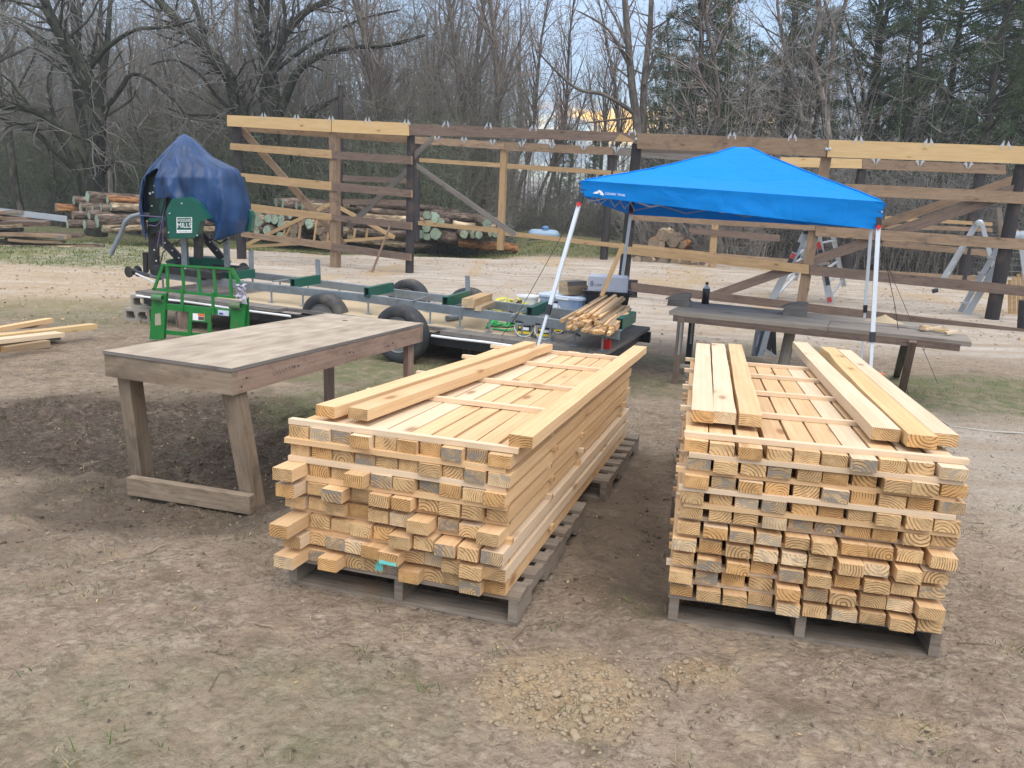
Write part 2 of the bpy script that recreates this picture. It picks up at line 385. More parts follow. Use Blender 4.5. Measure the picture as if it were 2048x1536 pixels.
RIM = simple("wheel_rim", (.19, .19, .19), .5, .4, .3, 9, ((.2, .13, .08), .6))
REDP = simple("red_plastic", (.55, .02, .02), .3, 0, .1, 20)
ORANGEP = simple("orange_plastic", (.75, .13, .03), .45, 0, .15, 20)
BLKP = simple("black_plastic", (.02, .022, .026), .4, 0, .2, 10, ((.1, .1, .1), .3))
GREYP = simple("grey_plastic", (.32, .34, .37), .45, 0, .12, 14)
YEL = simple("yellow_label", (.72, .55, .03), .5, 0, .1, 30)
DKLAB = simple("dark_label", (.03, .03, .03), .5, 0, .1, 30)
CARDW = simple("white_cardboard", (.60, .61, .66), .7, 0, .08, 10, ((.45, .44, .45), .4))
INK = simple("printing_ink", (.05, .05, .06), .7, 0, .1, 30)
LETW = simple("white_lettering", (.82, .83, .83), .6, 0, .04, 30)
CONC = simple("concrete", (.30, .275, .235), .9, 0, .25, 40, ((.2, .17, .13), .5), .4)
YSTRAP = simple("yellow_webbing", (.66, .64, .09), .8, 0, .2, 14, ((.35, .33, .12), .6), .1)
GSTRAP = simple("green_webbing", (.03, .38, .11), .75, 0, .2, 14)
TSTRAP = simple("tan_webbing", (.36, .30, .17), .85, 0, .2, 14)
RAG = simple("pale_rag", (.47, .45, .53), .85, 0, .15, 30)
TANKM = simple("propane_tank_paint", (.30, .43, .58), .4, 0, .06, 4)
SAWD = simple("sawdust", (.44, .345, .225), .95, 0, .2, 60, None, .5)
def bin_mat():
    m = NT("clear_plastic"); o = m.obj(); c = m.mix(m.ramp(m.noise(o, 3., 2.), .4, .65), (.42, .53, .68), (.20, .34, .58)); m.set(m.b.inputs["Transmission Weight"], .25); return m.out(c, .3, 0, .5)
BIN = bin_mat()
JUG = simple("milky_plastic", (.55, .58, .62), .35, 0, .08, 10)
DKLIQ = simple("dark_bottle", (.012, .013, .018), .18, 0, .1, 10)
CLEARG = simple("clear_bottle_neck", (.5, .53, .53), .15, 0, .05, 10)
ROPE = simple("dark_cord", (.03, .03, .03), .8, 0, .2, 40)
HOSE = simple("pale_hose", (.36, .335, .29), .6, 0, .1, 20)
# ------------------------------------------------------------------ sky and light
w = bpy.data.worlds.new("World"); sc.world = w; w.use_nodes = True
wt = w.node_tree; wt.nodes.clear()
SUN_AZ, SUN_EL = math.radians(155), math.radians(55)    # azimuth clockwise from +Y (the view direction)
def wn(t, props=None, **inp):
    q = wt.nodes.new(t)
    for k, v in (props or {}).items(): setattr(q, k, v)
    for k, v in inp.items():
        k = int(k[1:]) if k[0] == 'i' and k[1:].isdigit() else k
        if isinstance(v, bpy.types.NodeSocket): wt.links.new(v, q.inputs[k])
        else: q.inputs[k].default_value = v
    return q
def wm(op, a, b=0., cl=False): return wn("ShaderNodeMath", dict(operation=op, use_clamp=cl), i0=a, i1=b).outputs[0]
def wmix(f, a, b, bt='MIX'):
    q = wn("ShaderNodeMix", dict(data_type='RGBA', blend_type=bt))
    for i, v in ((0, f), (6, a), (7, b)):
        if isinstance(v, bpy.types.NodeSocket): wt.links.new(v, q.inputs[i])
        else: q.inputs[i].default_value = v
    return q.outputs[2]
sky = wn("ShaderNodeTexSky", dict(sky_type='NISHITA', sun_disc=False, sun_elevation=SUN_EL, sun_rotation=SUN_AZ, altitude=100, air_density=1., dust_density=1.5, ozone_density=1.))
tc = wn("ShaderNodeTexCoord"); sep = wn("ShaderNodeSeparateXYZ", None, i0=tc.outputs["Generated"])
zc = wm('MAXIMUM', sep.outputs[2], .03)
pl = wn("ShaderNodeCombineXYZ", None, i0=wm('DIVIDE', sep.outputs[0], wm('ADD', zc, .18)), i1=wm('DIVIDE', sep.outputs[1], wm('ADD', zc, .18)), i2=0.)
n1 = wn("ShaderNodeTexNoise", None, Vector=pl.outputs[0], Scale=1.1, Detail=6., Roughness=.58, Distortion=.4).outputs[0]
cl = wn("ShaderNodeMapRange", None, i0=n1, i1=.36, i2=.56, i3=0., i4=1.).outputs[0]
n2 = wn("ShaderNodeTexNoise", None, Vector=pl.outputs[0], Scale=2.6, Detail=5., Roughness=.6).outputs[0]
cshade = wn("ShaderNodeMapRange", None, i0=n2, i1=.3, i2=.7, i3=.72, i4=1.15).outputs[0]
elev = wn("ShaderNodeMapRange", None, i0=sep.outputs[2], i1=.1, i2=.75, i3=.34, i4=1.4).outputs[0]   # overcast: zenith brighter than the rim
cb = wm('MULTIPLY', cshade, elev)
ctint = wmix(wn('ShaderNodeMapRange', None, i0=sep.outputs[2], i1=.25, i2=.6, i3=0., i4=1.).outputs[0], (6.2, 8.1, 10.9, 1), (9.3, 9.25, 9.35, 1))
cc = wmix(1., ctint, wn("ShaderNodeCombineColor", None, i0=cb, i1=cb, i2=cb).outputs[0], 'MULTIPLY')
skyc = wmix(wm('MULTIPLY', cl, .88), wmix(1., sky.outputs[0], (1.0, 1.0, 1.0, 1), 'MULTIPLY'), cc)
# low evening glow breaking through under the cloud, straight ahead and to the right
gd = nz(ray(1330, 262)); gaz = math.atan2(gd[0], gd[1])
az = wm('ARCTAN2', sep.outputs[0], sep.outputs[1])
ga = wn("ShaderNodeMapRange", dict(interpolation_type='SMOOTHSTEP'), i0=wm('ABSOLUTE', wm('SUBTRACT', az, gaz)), i1=.2, i2=.06, i3=0., i4=1.).outputs[0]
ge = wn("ShaderNodeMapRange", dict(interpolation_type='SMOOTHSTEP'), i0=wm('ABSOLUTE', wm('SUBTRACT', sep.outputs[2], .088)), i1=.03, i2=.008, i3=0., i4=1.).outputs[0]
gv = wn("ShaderNodeCombineXYZ", None, i0=wm('MULTIPLY', az, 9.), i1=wm('MULTIPLY', sep.outputs[2], 34.), i2=0.)
gn = wn("ShaderNodeMapRange", None, i0=wn("ShaderNodeTexNoise", None, Vector=gv.outputs[0], Scale=1.3, Detail=4., Roughness=.6).outputs[0], i1=.42, i2=.56, i3=0., i4=1.).outputs[0]
gm = wm('MULTIPLY', wm('MULTIPLY', ga, ge), gn)
skyc = wmix(gm, skyc, (13., 7.4, 1.9, 1))
bg = wn("ShaderNodeBackground", None, Color=skyc, Strength=.12)
wo = wn("ShaderNodeOutputWorld"); wt.links.new(bg.outputs[0], wo.inputs[0])
sun = bpy.data.lights.new("sun", 'SUN'); sun.energy = 1.2; sun.angle = math.radians(60); sun.color = (1., .945, .87)
suno = bpy.data.objects.new("sun", sun); C.objects.link(suno)
sd = Vector((math.sin(SUN_AZ)*math.cos(SUN_EL), math.cos(SUN_AZ)*math.cos(SUN_EL), math.sin(SUN_EL)))
suno.rotation_euler = sd.to_track_quat('Z', 'Y').to_euler(); suno.location = (0, 0, 30)
sc.view_settings.view_transform = 'Standard'; sc.view_settings.look = 'None'; sc.view_settings.exposure = .86; sc.view_settings.gamma = 1

# ------------------------------------------------------------------ ground: one sheet out to the horizon
def lines(a, b, st, far0, far1, gr):
    c = list(np.arange(a, b+1e-6, st)); q = st; x = b
    while x < far1: q *= gr; x += q; c.append(x)
    q = st; x = a; pre = []
    while x > far0: q *= gr; x -= q; pre.append(x)
    return np.array(pre[::-1]+c)
GX = lines(-5.2, 5.6, .028, -500, 500, 1.09); GY = lines(1.2, 10., .028, -40, 900, 1.07)
X, Y = np.meshgrid(GX, GY)
def masks(X, Y):
    nb = fbm(X*.55, Y*.55, 4, 3)-.5; nb2 = fbm(X*1.7+9, Y*1.7, 4, 8)-.5; nbx = fbm(X*.9+31, Y*.35, 4, 21)-.5
    def blob(cx, cy, rx, ry, k=.9): return sstep(1.15, .55, np.sqrt(((X-cx)/rx)**2+((Y-cy)/ry)**2)-k*nb-.5*nb2)
    mud = np.maximum.reduce([blob(-2.9, 5.5, 2.1, 1.5), blob(-1.7, 5.0, 1.5, 1.3), blob(-4.2, 5.3, 1.5, 1.0), .55*blob(.62, 4.2, .42, 1.9), .6*blob(-.9, 6.0, 1.1, 1.5), .8*blob(-2.1, 4.0, 1.0, .6), .45*blob(-3., 3.2, 1.2, .6)])  # the narrow patch between the lumber stacks is shade painted into the soil
    sand = np.maximum(sstep(10.2, 12.5, Y+2*nb-np.clip(-X, 0, 9)*.12)*sstep(27.5, 26., Y+2.5*nb-.06*X), .55*sstep(1.9, 3.4, X+1.2*nb)*sstep(8.5, 6, Y+nb))
    grass = np.maximum.reduce([sstep(16.8, 18.5, Y+1.5*nb)*sstep(-8.3, -9.8, X+1.5*nb+.35*(Y-20)), sstep(26.5, 28., Y+2*nb-.07*X), .8*blob(5.5, 8.1, 2.2, 1.3), .55*blob(2.4, 9.6, 1.1, .6), .35*blob(3.9, 10.9, .8, .5),
        .75*blob(-1.2, 8.2, 2.6, 1.0), .5*blob(-6.6, 11.8, 2.4, 1.6), .45*blob(1.4, 7.9, .9, .9), .6*blob(-.9, 6.5, 1.3, 1.0), .4*blob(-3.6, 2.6, 1.3, .8), .3*blob(-1., 2.0, 1., .5)])
    ochre = np.maximum.reduce([.9*blob(.23, 2.32, .3, .27, .7), .7*blob(.72, 2.45, .16, .12), .55*blob(1.35, 2.2, .25, .1), sstep(.02, .16, nbx)*sstep(11, 14, Y), .7*sstep(-4.5, -7, X+nb*2)*sstep(10.5, 12.5, Y)*sstep(19.5, 17, Y)])
    return mud, grass, sand, ochre
mud, grs, snd, och = masks(X, Y)
near = sstep(14, 8, Y)*sstep(-40, -9, X)*sstep(40, 9, X)
def relief(X, Y, mud, och):
    z = (fbm(X*2.3, Y*2.3, 4, 5)-.5)*.035
    z += (fbm(X*11, Y*11, 3, 6)-.5)*.016*(1+1.2*mud)
    z += np.maximum(0, fbm(X*6+3, Y*6, 4, 9)-.5)*.16*mud+np.maximum(0, fbm(X*17, Y*17, 3, 19)-.5)*.07*mud
    z = z-.03*mud; rut = np.sin((Y*1.0+X*.22)*7.5+fbm(X, Y, 3, 14)*6); z -= .03*mud*sstep(.2, .9, rut)
    z += och*(np.maximum(0, fbm(X*14, Y*14, 3, 31)-.45)*.07)*sstep(4, 3, Y)
    return z
Z = zg(Y)+near*relief(X, Y, mud, och)
Z -= .42*sstep(23.5, 28., Y)*sstep(1.5, -2.5, X)
far = sstep(26, 34, Y); Z = Z+far*(fbm(X*.12, Y*.12, 3, 2)-.5)*.8+sstep(40, 300, Y)*-.5
Z += sstep(12, 18, Y)*(fbm(X*.5, Y*.5, 3, 61)-.5)*.12
ny, nx = X.shape
idx = np.arange(nx*ny).reshape(ny, nx)
F = np.stack([idx[:-1, :-1], idx[:-1, 1:], idx[1:, 1:], idx[1:, :-1]], -1).reshape(-1, 4)
gm_ = NT("yard_soil"); m = gm_; o = m.obj()
vc = m.n("ShaderNodeAttribute", dict(attribute_name="mask")); sp = m.n("ShaderNodeSeparateColor", None, i0=vc.outputs["Color"]); al = vc.outputs["Alpha"]
na = m.noise(o, .9, 5., .62, .4); nb_ = m.noise(o, 5., 5., .65, .7); nc = m.noise(m.mapv(o, (1, 1.15, 1)), 26., 4., .7, 1.); nd = m.noise(o, 120., 3., .7); vo = m.vor(o, 34.); vo2 = m.vor(o, 95.)
base = m.mix(m.ramp(na, .35, .66), (.335, .255, .178), (.225, .165, .114))
nw = m.noise(o, .42, 3., .55, .5); base = m.mix(m.math('MULTIPLY', m.ramp(nw, .50, .64), .45), base, (.165, .122, .086)); base = m.mix(m.math('MULTIPLY', m.ramp(nb_, .44, .64), .75), base, (.40, .318, .235))
base = m.mix(m.math('MULTIPLY', m.ramp(m.math('ADD', m.math('MULTIPLY', nc, .6), m.math('MULTIPLY', nb_, .4)), .50, .62), .75), base, (.115, .085, .06))
base = m.mix(m.math('MULTIPLY', m.ramp(nc, .44, .32), .6), base, (.42, .355, .275))
base = m.mix(m.math('MULTIPLY', m.ramp(nd, .62, .76), .3), base, (.44, .37, .285))
gg = m.noise(m.mapv(o, (1, 1, 1), (5, 2, 0)), 2.6, 5., .7); base = m.mix(m.math('MULTIPLY', m.ramp(gg, .56, .68), .55), base, (.125, .112, .065))
fl = m.noise(m.mapv(o, (1, 1.3, 1)), 55., 3., .6, 2.); base = m.mix(m.math('MULTIPLY', m.ramp(fl, .60, .68), .25), base, (.45, .37, .275)); base = m.mix(m.math('MULTIPLY', m.ramp(fl, .38, .31), .3), base, (.11, .082, .058))
nm_ = m.noise(m.mapv(o, (1, 1, 1), (8, 3, 0)), 9., 5., .68, .5); base = m.mix(m.math('MULTIPLY', m.ramp(nm_, .52, .64), .55), base, (.150, .112, .08)); base = m.mix(m.math('MULTIPLY', m.ramp(nm_, .44, .33), .5), base, (.42, .34, .25)); ny_ = m.noise(m.mapv(o, (1, 1, 1), (1, 9, 0)), 3.3, 4., .6); base = m.mix(m.math('MULTIPLY', m.ramp(ny_, .58, .68), .45), base, (.43, .32, .195))
sndc = m.mix(m.ramp(nb_, .35, .68), (.53, .46, .385), (.40, .335, .265)); ns = m.noise(m.mapv(o, (.22, 1.1, 1)), 2.2, 5., .62, .8); sndc = m.mix(m.math('MULTIPLY', m.ramp(ns, .50, .66), .6), sndc, (.32, .235, .155)); sndc = m.mix(m.math('MULTIPLY', m.ramp(ns, .46, .34), .6), sndc, (.62, .58, .53)); sndc = m.mix(m.math('MULTIPLY', m.ramp(nc, .52, .68), .45), sndc, (.31, .23, .155))
base = m.mix(m.math('MULTIPLY', sp.outputs[2], m.ramp(m.math('ADD', na, m.math('MULTIPLY', nb_, .6)), .5, .8)), base, sndc)
base = m.mix(m.math('MULTIPLY', sp.outputs[2], .45), base, sndc)
ochc = m.mix(m.ramp(nc, .35, .65), (.52, .375, .20), (.37, .24, .115))
base = m.mix(m.math('MULTIPLY', al, m.math('ADD', .35, m.math('MULTIPLY', m.ramp(nb_, .4, .62), .5))), base, ochc)
mudc = m.mix(m.ramp(nc, .36, .66), (.050, .037, .028), (.140, .107, .079)); mudc = m.mix(m.math('MULTIPLY', m.ramp(nb_, .56, .68), .55), mudc, (.25, .195, .145))
base = m.mix(m.math('MULTIPLY', sp.outputs[0], m.ramp(m.math('ADD', nb_, m.math('MULTIPLY', sp.outputs[0], .45)), .40, .64)), base, mudc)
grc = m.mix(m.ramp(nc, .42, .68), (.070, .125, .030), (.19, .185, .075))
base = m.mix(m.math('MULTIPLY', sp.outputs[1], m.math('ADD', .3, m.math('MULTIPLY', m.ramp(nb_, .40, .58), .6))), base, grc)
hgt = m.math('ADD', m.math('ADD', m.math('MULTIPLY', nc, 1.0), m.math('MULTIPLY', nd, .35)), m.math('MULTIPLY', m.math('SUBTRACT', .5, vo), .5))
m.bump(hgt, .9, .022); GROUNDM = m.out(m.n('ShaderNodeHueSaturation', None, Color=base, Saturation=.93, Value=.92).outputs[0], .93, 0, .12)
go = npmesh("ground", np.stack([X, Y, Z], -1).reshape(-1, 3), F, GROUNDM, smooth=True, tags=dict(kind="structure"))
ca = go.data.color_attributes.new("mask", 'FLOAT_COLOR', 'POINT')
ca.data.foreach_set("color", np.stack([mud, grs, snd, och], -1).astype(np.float32).ravel())
def gz(x, y):
    x = np.asarray(x, float); y = np.asarray(y, float)
    i = np.clip(np.searchsorted(GX, x)-1, 0, nx-2); j = np.clip(np.searchsorted(GY, y)-1, 0, ny-2)
    fx = (x-GX[i])/(GX[i+1]-GX[i]); fy = (y-GY[j])/(GY[j+1]-GY[j])
    return (Z[j, i]*(1-fx)+Z[j, i+1]*fx)*(1-fy)+(Z[j+1, i]*(1-fx)+Z[j+1, i+1]*fx)*fy

# ------------------------------------------------------------------ loose ground cover
def blades(name, xs, ys, hmin, hmax, wd, mat, lean=.6, n=3, label=None, cat=None):
    k = len(xs); zs = gz(xs, ys); a = NR.rand(k)*6.283; h = hmin+(hmax-hmin)*NR.rand(k)**1.6; le = h*lean*(.3+NR.rand(k)); b = NR.rand(k)*6.283
    p = np.stack([xs, ys, zs-.004], -1); sx = np.stack([np.cos(a), np.sin(a), 0*a], -1)*wd*(.5+NR.rand(k))[:, None]; t = np.stack([np.cos(b)*le, np.sin(b)*le, h], -1); md = t*np.array([.4, .4, .62])
    V = np.stack([p-sx, p+sx, p+md+sx*.7, p+md-sx*.7, p+t], 1).reshape(-1, 3)
    i = np.arange(k)*5; F = np.concatenate([np.stack([i, i+1, i+2], -1), np.stack([i, i+2, i+3], -1), np.stack([i+3, i+2, i+4], -1)])
    rr = np.tile(NR.rand(k), 3)
    return npmesh(name, V, F, mat, attr=rr, tags=dict(kind="stuff", label=label, category=cat))
def leafmat(name, a, b, c=None, rough=.7, tr=.25):
    m = NT(name); t = m.att(); col = m.mix(t, a, b)
    if c: col = m.mix(m.ramp(t, .72, .8), col, c)
    mat = m.out(col, rough, 0, .2)
    if tr:
        q = m.n("ShaderNodeBsdfTranslucent"); m.set(q.inputs[0], col); mx = m.n("ShaderNodeMixShader"); m.set(mx.inputs[0], tr)
        m.t.links.new(m.b.outputs[0], mx.inputs[1]); m.t.links.new(q.outputs[0], mx.inputs[2]); m.t.links.new(mx.outputs[0], m.t.nodes["Material Output"].inputs[0])
    return mat
GRASSM = leafmat("grass_blade", (.06, .12, .025), (.13, .20, .05), (.36, .30, .15))
STRAWM = leafmat("dry_straw", (.42, .35, .22), (.25, .19, .11), (.16, .11, .07))
def scatter(n, x0, x1, y0, y1, wfun):
    xs = x0+(x1-x0)*NR.rand(n); ys = y0+(y1-y0)*NR.rand(n); k = NR.rand(n) < wfun(xs, ys); return xs[k], ys[k]
def gw(x, y): mu, gr, sa, oc = masks(x, y); c = sstep(.48, .72, fbm(x*2.2, y*2.2, 3, 77)); return gr*c
a1 = scatter(90000, -9, 9, 6.0, 13, gw); a2 = scatter(190000, -24, 14, 13, 33, lambda x, y: gw(x, y)*.8+masks(x, y)[1]*.2)
cl_x = np.repeat(-4+9*NR.rand(330), 14)+NR.randn(330*14)*.035; cl_y = np.repeat(1.4+5.4*NR.rand(330)**1.2, 14)+NR.randn(330*14)*.03
blades("grass_tufts", np.concatenate([a1[0], cl_x]), np.concatenate([a1[1], cl_y]), .012, .055, .0018, GRASSM, 1.0, label="short green grass tufts scattered over the bare yard", cat="grass")
blades("far_grass", a2[0], a2[1], .03, .10, .008, GRASSM, .6, label="green grass strip before the log piles and under the trees", cat="grass")
b1 = scatter(60000, -6, 7, 1.2, 10, lambda x, y: .25+.75*sstep(.45, .65, fbm(x*1.4, y*1.4, 3, 41)))
blades("straw", b1[0], b1[1], .004, .016, .0016, STRAWM, 5., label="dry straw bits lying over the yard soil", cat="straw")
def chunks(name, xs, ys, smin, smax, mat, flat=.5, label=None, cat=None, sub=1):
    """angular lumps: squashed, jittered octahedra-like stones"""
    import bmesh
    bm = bmesh.new(); bmesh.ops.create_icosphere(bm, subdivisions=sub, radius=1.); BV = np.array([v.co[:] for v in bm.verts]); BF = np.array([[v.index for v in f.verts] for f in bm.faces]); bm.free()
    k = len(xs); s = smin+(smax-smin)*NR.rand(k)**5; nv = len(BV)
    V = BV[None]*(1+.75*(NR.rand(k, nv, 1)-.5)); sc3 = np.stack([.7+.6*NR.rand(k), .7+.6*NR.rand(k), flat*(.6+.8*NR.rand(k))], -1); V = V*sc3[:, None]*s[:, None, None]
    a = NR.rand(k)*6.283; c, q = np.cos(a)[:, None], np.sin(a)[:, None]
    V = np.stack([V[..., 0]*c-V[..., 1]*q, V[..., 0]*q+V[..., 1]*c, V[..., 2]], -1)
    V[..., 0] += xs[:, None]; V[..., 1] += ys[:, None]; V[..., 2] += (gz(xs, ys)+s*flat*.25)[:, None]
    F = (BF[None]+(np.arange(k)*nv)[:, None, None]).reshape(-1, 3)
    return npmesh(name, V.reshape(-1, 3), F, mat, attr=np.repeat(NR.rand(k), len(BF)), tags=dict(kind="stuff", label=label, category=cat))
def rockmat(name, a, b):
    m = NT(name); o = m.obj(); c = m.mix(m.att(), a, b); n = m.noise(o, 60., 4., .7); c = m.mix(m.math('MULTIPLY', n, .5), c, tuple(q*.55 for q in a)); m.bump(n, .8, .01); return m.out(c, .95, 0, .1)
CLAYM = rockmat("clay_clod", (.385, .30, .20), (.30, .235, .165)); STONEM = rockmat("stone", (.36, .30, .235), (.20, .16, .125)); MUDM = rockmat("mud_clod", (.085, .063, .046), (.15, .115, .085))
gx = .24+NR.randn(2300)*.19; gy = 2.30+NR.randn(2300)*.14
gx = np.concatenate([gx, .72+NR.randn(120)*.07, .22+NR.randn(150)*.09]); gy = np.concatenate([gy, 2.46+NR.randn(120)*.05, 2.15+NR.randn(150)*.05])
chunks("clay_clods", gx, gy, .0012, .0125, CLAYM, .5, "ochre clay crumbs scattered on the soil before the pallets", "clods")
kx = np.concatenate([.22+NR.randn(46)*.10, .74+NR.randn(10)*.06]); ky = np.concatenate([2.22+NR.randn(46)*.10, 2.46+NR.randn(10)*.04]); chunks("clay_lumps", kx, ky, .006, .030, CLAYM, .42, "larger flat clay lumps among the ochre crumbs", "clods", 2)
s1 = scatter(5000, -4, 5, 1.1, 8, lambda x, y: np.ones_like(x)); chunks("stones", s1[0], s1[1], .0015, .008, STONEM, .5, "small stones and crumbs scattered over the soil", "stones")
s2 = scatter(14000, -5.5, 1.2, 3.2, 7.2, lambda x, y: masks(x, y)[0]*sstep(.45, .7, fbm(x*3, y*3, 3, 55))); chunks("mud_clods", s2[0], s2[1], .002, .017, MUDM, .5, "dark mud clods churned up around the plywood table", "mud")
# chips and dead leaves: small tilted flakes
def flakes(name, xs, ys, smin, smax, mat, label, cat, asp=.35):
    k = len(xs); a = NR.rand(k)*6.283; L = smin+(smax-smin)*NR.rand(k)**2; wd = L*asp*(.5+NR.rand(k)); t = (NR.rand(k)-.5)*.9
    d = np.stack([np.cos(a), np.sin(a), t], -1)*L[:, None]/2; s = np.stack([-np.sin(a), np.cos(a), (NR.rand(k)-.5)*.8], -1)*wd[:, None]/2
    p = np.stack([xs, ys, gz(xs, ys)+.004+L*.15], -1); up = np.array([0, 0, .002])
    V = np.stack([p-d, p-s, p+d, p+s, p-d*.9-up, p-s*.9-up, p+d*.9-up, p+s*.9-up], 1).reshape(-1, 3); i = np.arange(k)*8
    F = np.concatenate([np.stack([i, i+1, i+2, i+3], -1), np.stack([i+7, i+6, i+5, i+4], -1)])
    return npmesh(name, V, F, mat, attr=np.tile(NR.rand(k), 2), tags=dict(kind="stuff", label=label, category=cat))
CHIPM = leafmat("wood_chip", (.50, .36, .20), (.30, .21, .13), (.10, .07, .05), .85, 0); LEAFD = leafmat("dead_leaf", (.13, .10, .072), (.06, .05, .04), (.33, .27, .19), .8, 0)
s3 = scatter(15000, -6, 7, 1.0, 11, lambda x, y: .3+.7*sstep(.4, .6, fbm(x*1.1, y*1.1, 3, 91))); flakes("wood_chips", s3[0], s3[1], .004, .022, CHIPM, "pale wood chips littering the yard", "wood chips")
s4 = scatter(60000, -5, 7, 1.0, 9, lambda x, y: .03+.97*sstep(.52, .70, fbm(x*3.2, y*3.2, 3, 95))); flakes("dead_leaves", s4[0], s4[1], .006, .026, LEAFD, "brown dead leaf scraps trodden into the soil", "leaves", .3)
s5 = scatter(26000, -16, 12, 10.5, 27, lambda x, y: .25+.75*sstep(.45, .6, fbm(x*.5, y*1.2, 3, 17))); flakes("sawdust_chips", s5[0], s5[1], .02, .085, leafmat("bark_chip", (.50, .37, .22), (.33, .22, .12), (.15, .10, .065), .9, 0), "bark chips and sawdust strewn over the sandy pad", "wood chips", .4)
tw = MB()
for _ in range(170):
    x = -4+9*R.random(); y = 1.3+6.5*R.random()**1.2; a = R.random()*6.28; L = .04+.16*R.random()**2; pts = []
    for i in range(4):
        xx = x+math.cos(a)*L*i/3; yy = y+math.sin(a)*L*i/3; a += (R.random()-.5)*.8; pts.append((xx, yy, float(gz(xx, yy))+.004))
    tw.tube(pts, [.0022, .002, .0015, .0008], 4)
tw.build("twigs", simple("twig", (.12, .085, .06), .9, 0, .3, 40), loc=(0, 0, 0), kind="stuff", label="thin dead twigs lying on the yard soil", category="twigs")

# ------------------------------------------------------------------ evening air
hzm = bpy.data.materials.new("evening_air"); hzm.use_nodes = True; ht = hzm.node_tree; ht.nodes.clear()
pv = ht.nodes.new("ShaderNodeVolumePrincipled"); pv.inputs["Color"].default_value = (.86, .90, .95, 1); pv.inputs["Density"].default_value = .0012; pv.inputs["Anisotropy"].default_value = .2
ho_ = ht.nodes.new("ShaderNodeOutputMaterial"); ht.links.new(pv.outputs[0], ho_.inputs["Volume"])
MB().abox(-150, 150, -12, 135, -5, 24).build("haze", [hzm], loc=(0, 60, 8), kind="stuff", label="thin pale evening haze over the yard and woods", category="haze")
# ------------------------------------------------------------------ pallets and the two lumber stacks
ORD = ["first", "second", "third", "fourth", "fifth", "sixth", "seventh", "eighth", "ninth", "tenth", "eleventh", "twelfth"]
class Fr:
    """frame of a stack: o at its front corner on the ground, e across, n along (down the slope), w up"""
    def __init__(s, o, e, n, sl): s.o = np.asarray(o, float); s.e = nz(e); s.n = nz(np.append(np.asarray(n[:2], float)/np.linalg.norm(n[:2]), -sl)); s.w = nz(np.cross(s.e, s.n)); s.mi = np.linalg.inv(np.stack([s.e, s.n, s.w], 1))
    def __call__(s, a, b, c): return s.o+s.e*a+s.n*b+s.w*c
    def inv(s, P): return s.mi@(np.asarray(P)-s.o)
    def onw(s, px, py, c): return s.inv(onpl(px, py, s.o+s.w*c, s.w))
def pallet(f, a0, b0, label):
    t = thing("wooden_pallet", f(a0+.5, b0+.6, 0), label, "pallet", "pallets under the lumber")
    W, L = 1.016, 1.2
    for k, a in enumerate((.02, W/2, W-.02)):
        sb = MB()
        # stringer with two fork notches: three lengths of full depth and a shallow bridge between
        for y0, y1 in ((0, .2), (.42, .78), (1.0, L)): sb.bar(f(a0+a, b0+y0, .064), f(a0+a, b0+y1, .064), .038, .09, f.w, r=.3+.1*k)
        for y0, y1 in ((.2, .42), (.78, 1.0)): sb.bar(f(a0+a, b0+y0, .088), f(a0+a, b0+y1, .088), .038, .042, f.w, r=.3+.1*k)
        sb.build("stringer", [PALW], t)
    y = .0; wd = [.14]+[.089]*5+[.14]; gap = (L-sum(wd))/(len(wd)-1)
    for q in wd:
        MB().bar(f(a0-.004+R.uniform(-.004, .004), b0+y+q/2, .118), f(a0+W+.004, b0+y+q/2, .118+R.uniform(-.002, .002)), q, .017, f.w).build("deck_board", [PALW], t); y += q+gap
    for yy in (.07, .6, L-.07): MB().bar(f(a0, b0+yy, .0105), f(a0+W, b0+yy, .0105), .13, .017, f.w).build("base_board", [PALW], t)
def wob(n, amp, dz=.0):
    h = R.uniform(-amp, amp); return [(-abs(R.gauss(0, amp*.5)) if R.random() < .0 else R.gauss(0, amp*.25), R.gauss(0, amp*.25), h*math.sin(math.pi*i/(n-1))+dz) for i in range(n)]
ENDS = [(PEND, "brown-ringed"), (PENDP, "pale"), (PENDO, "orange"), (PENDG, "grey-stained")]
def board(p0, p1, w, t, up, side, end, label, group, paint=None, waney=0, name="pine_board"):
    n = 9; ws = wob(n, .004)
    if waney:
        for i in range(n):
            a, e, h = ws[i]
            if waney > 0 and i > n//2: e -= abs(R.gauss(0, .016))
            if waney < 0 and i > n//2: a += abs(R.gauss(0, .012))
            ws[i] = (a, e, h)
    mb = MB().bar(p0, p1, w, t, up, 0, 1, ws=ws)
    mats = [side, end]
    o = mb.build(name, mats, **tagd(label, "board", group))
    if paint:                                        # a dab of teal marking paint on the front end
        d = nz(np.asarray(p0)-np.asarray(p1)); x = nz(np.cross(-d, up)); y = nz(np.cross(x, -d)); a0, a1, c0, c1 = paint
        P = np.asarray(p0)+d*.0015
        MB().prism([P+x*a0*w+y*c0*t, P+x*a1*w+y*c0*t, P+x*a1*w*.97+y*c1*t, P+x*(a0*.5+a1*.5)*w+y*c1*t*1.02, P+x*a0*w*1.05+y*(c1*.8)*t], d*.001).build("paint_mark", [PAINT], o)
    return o
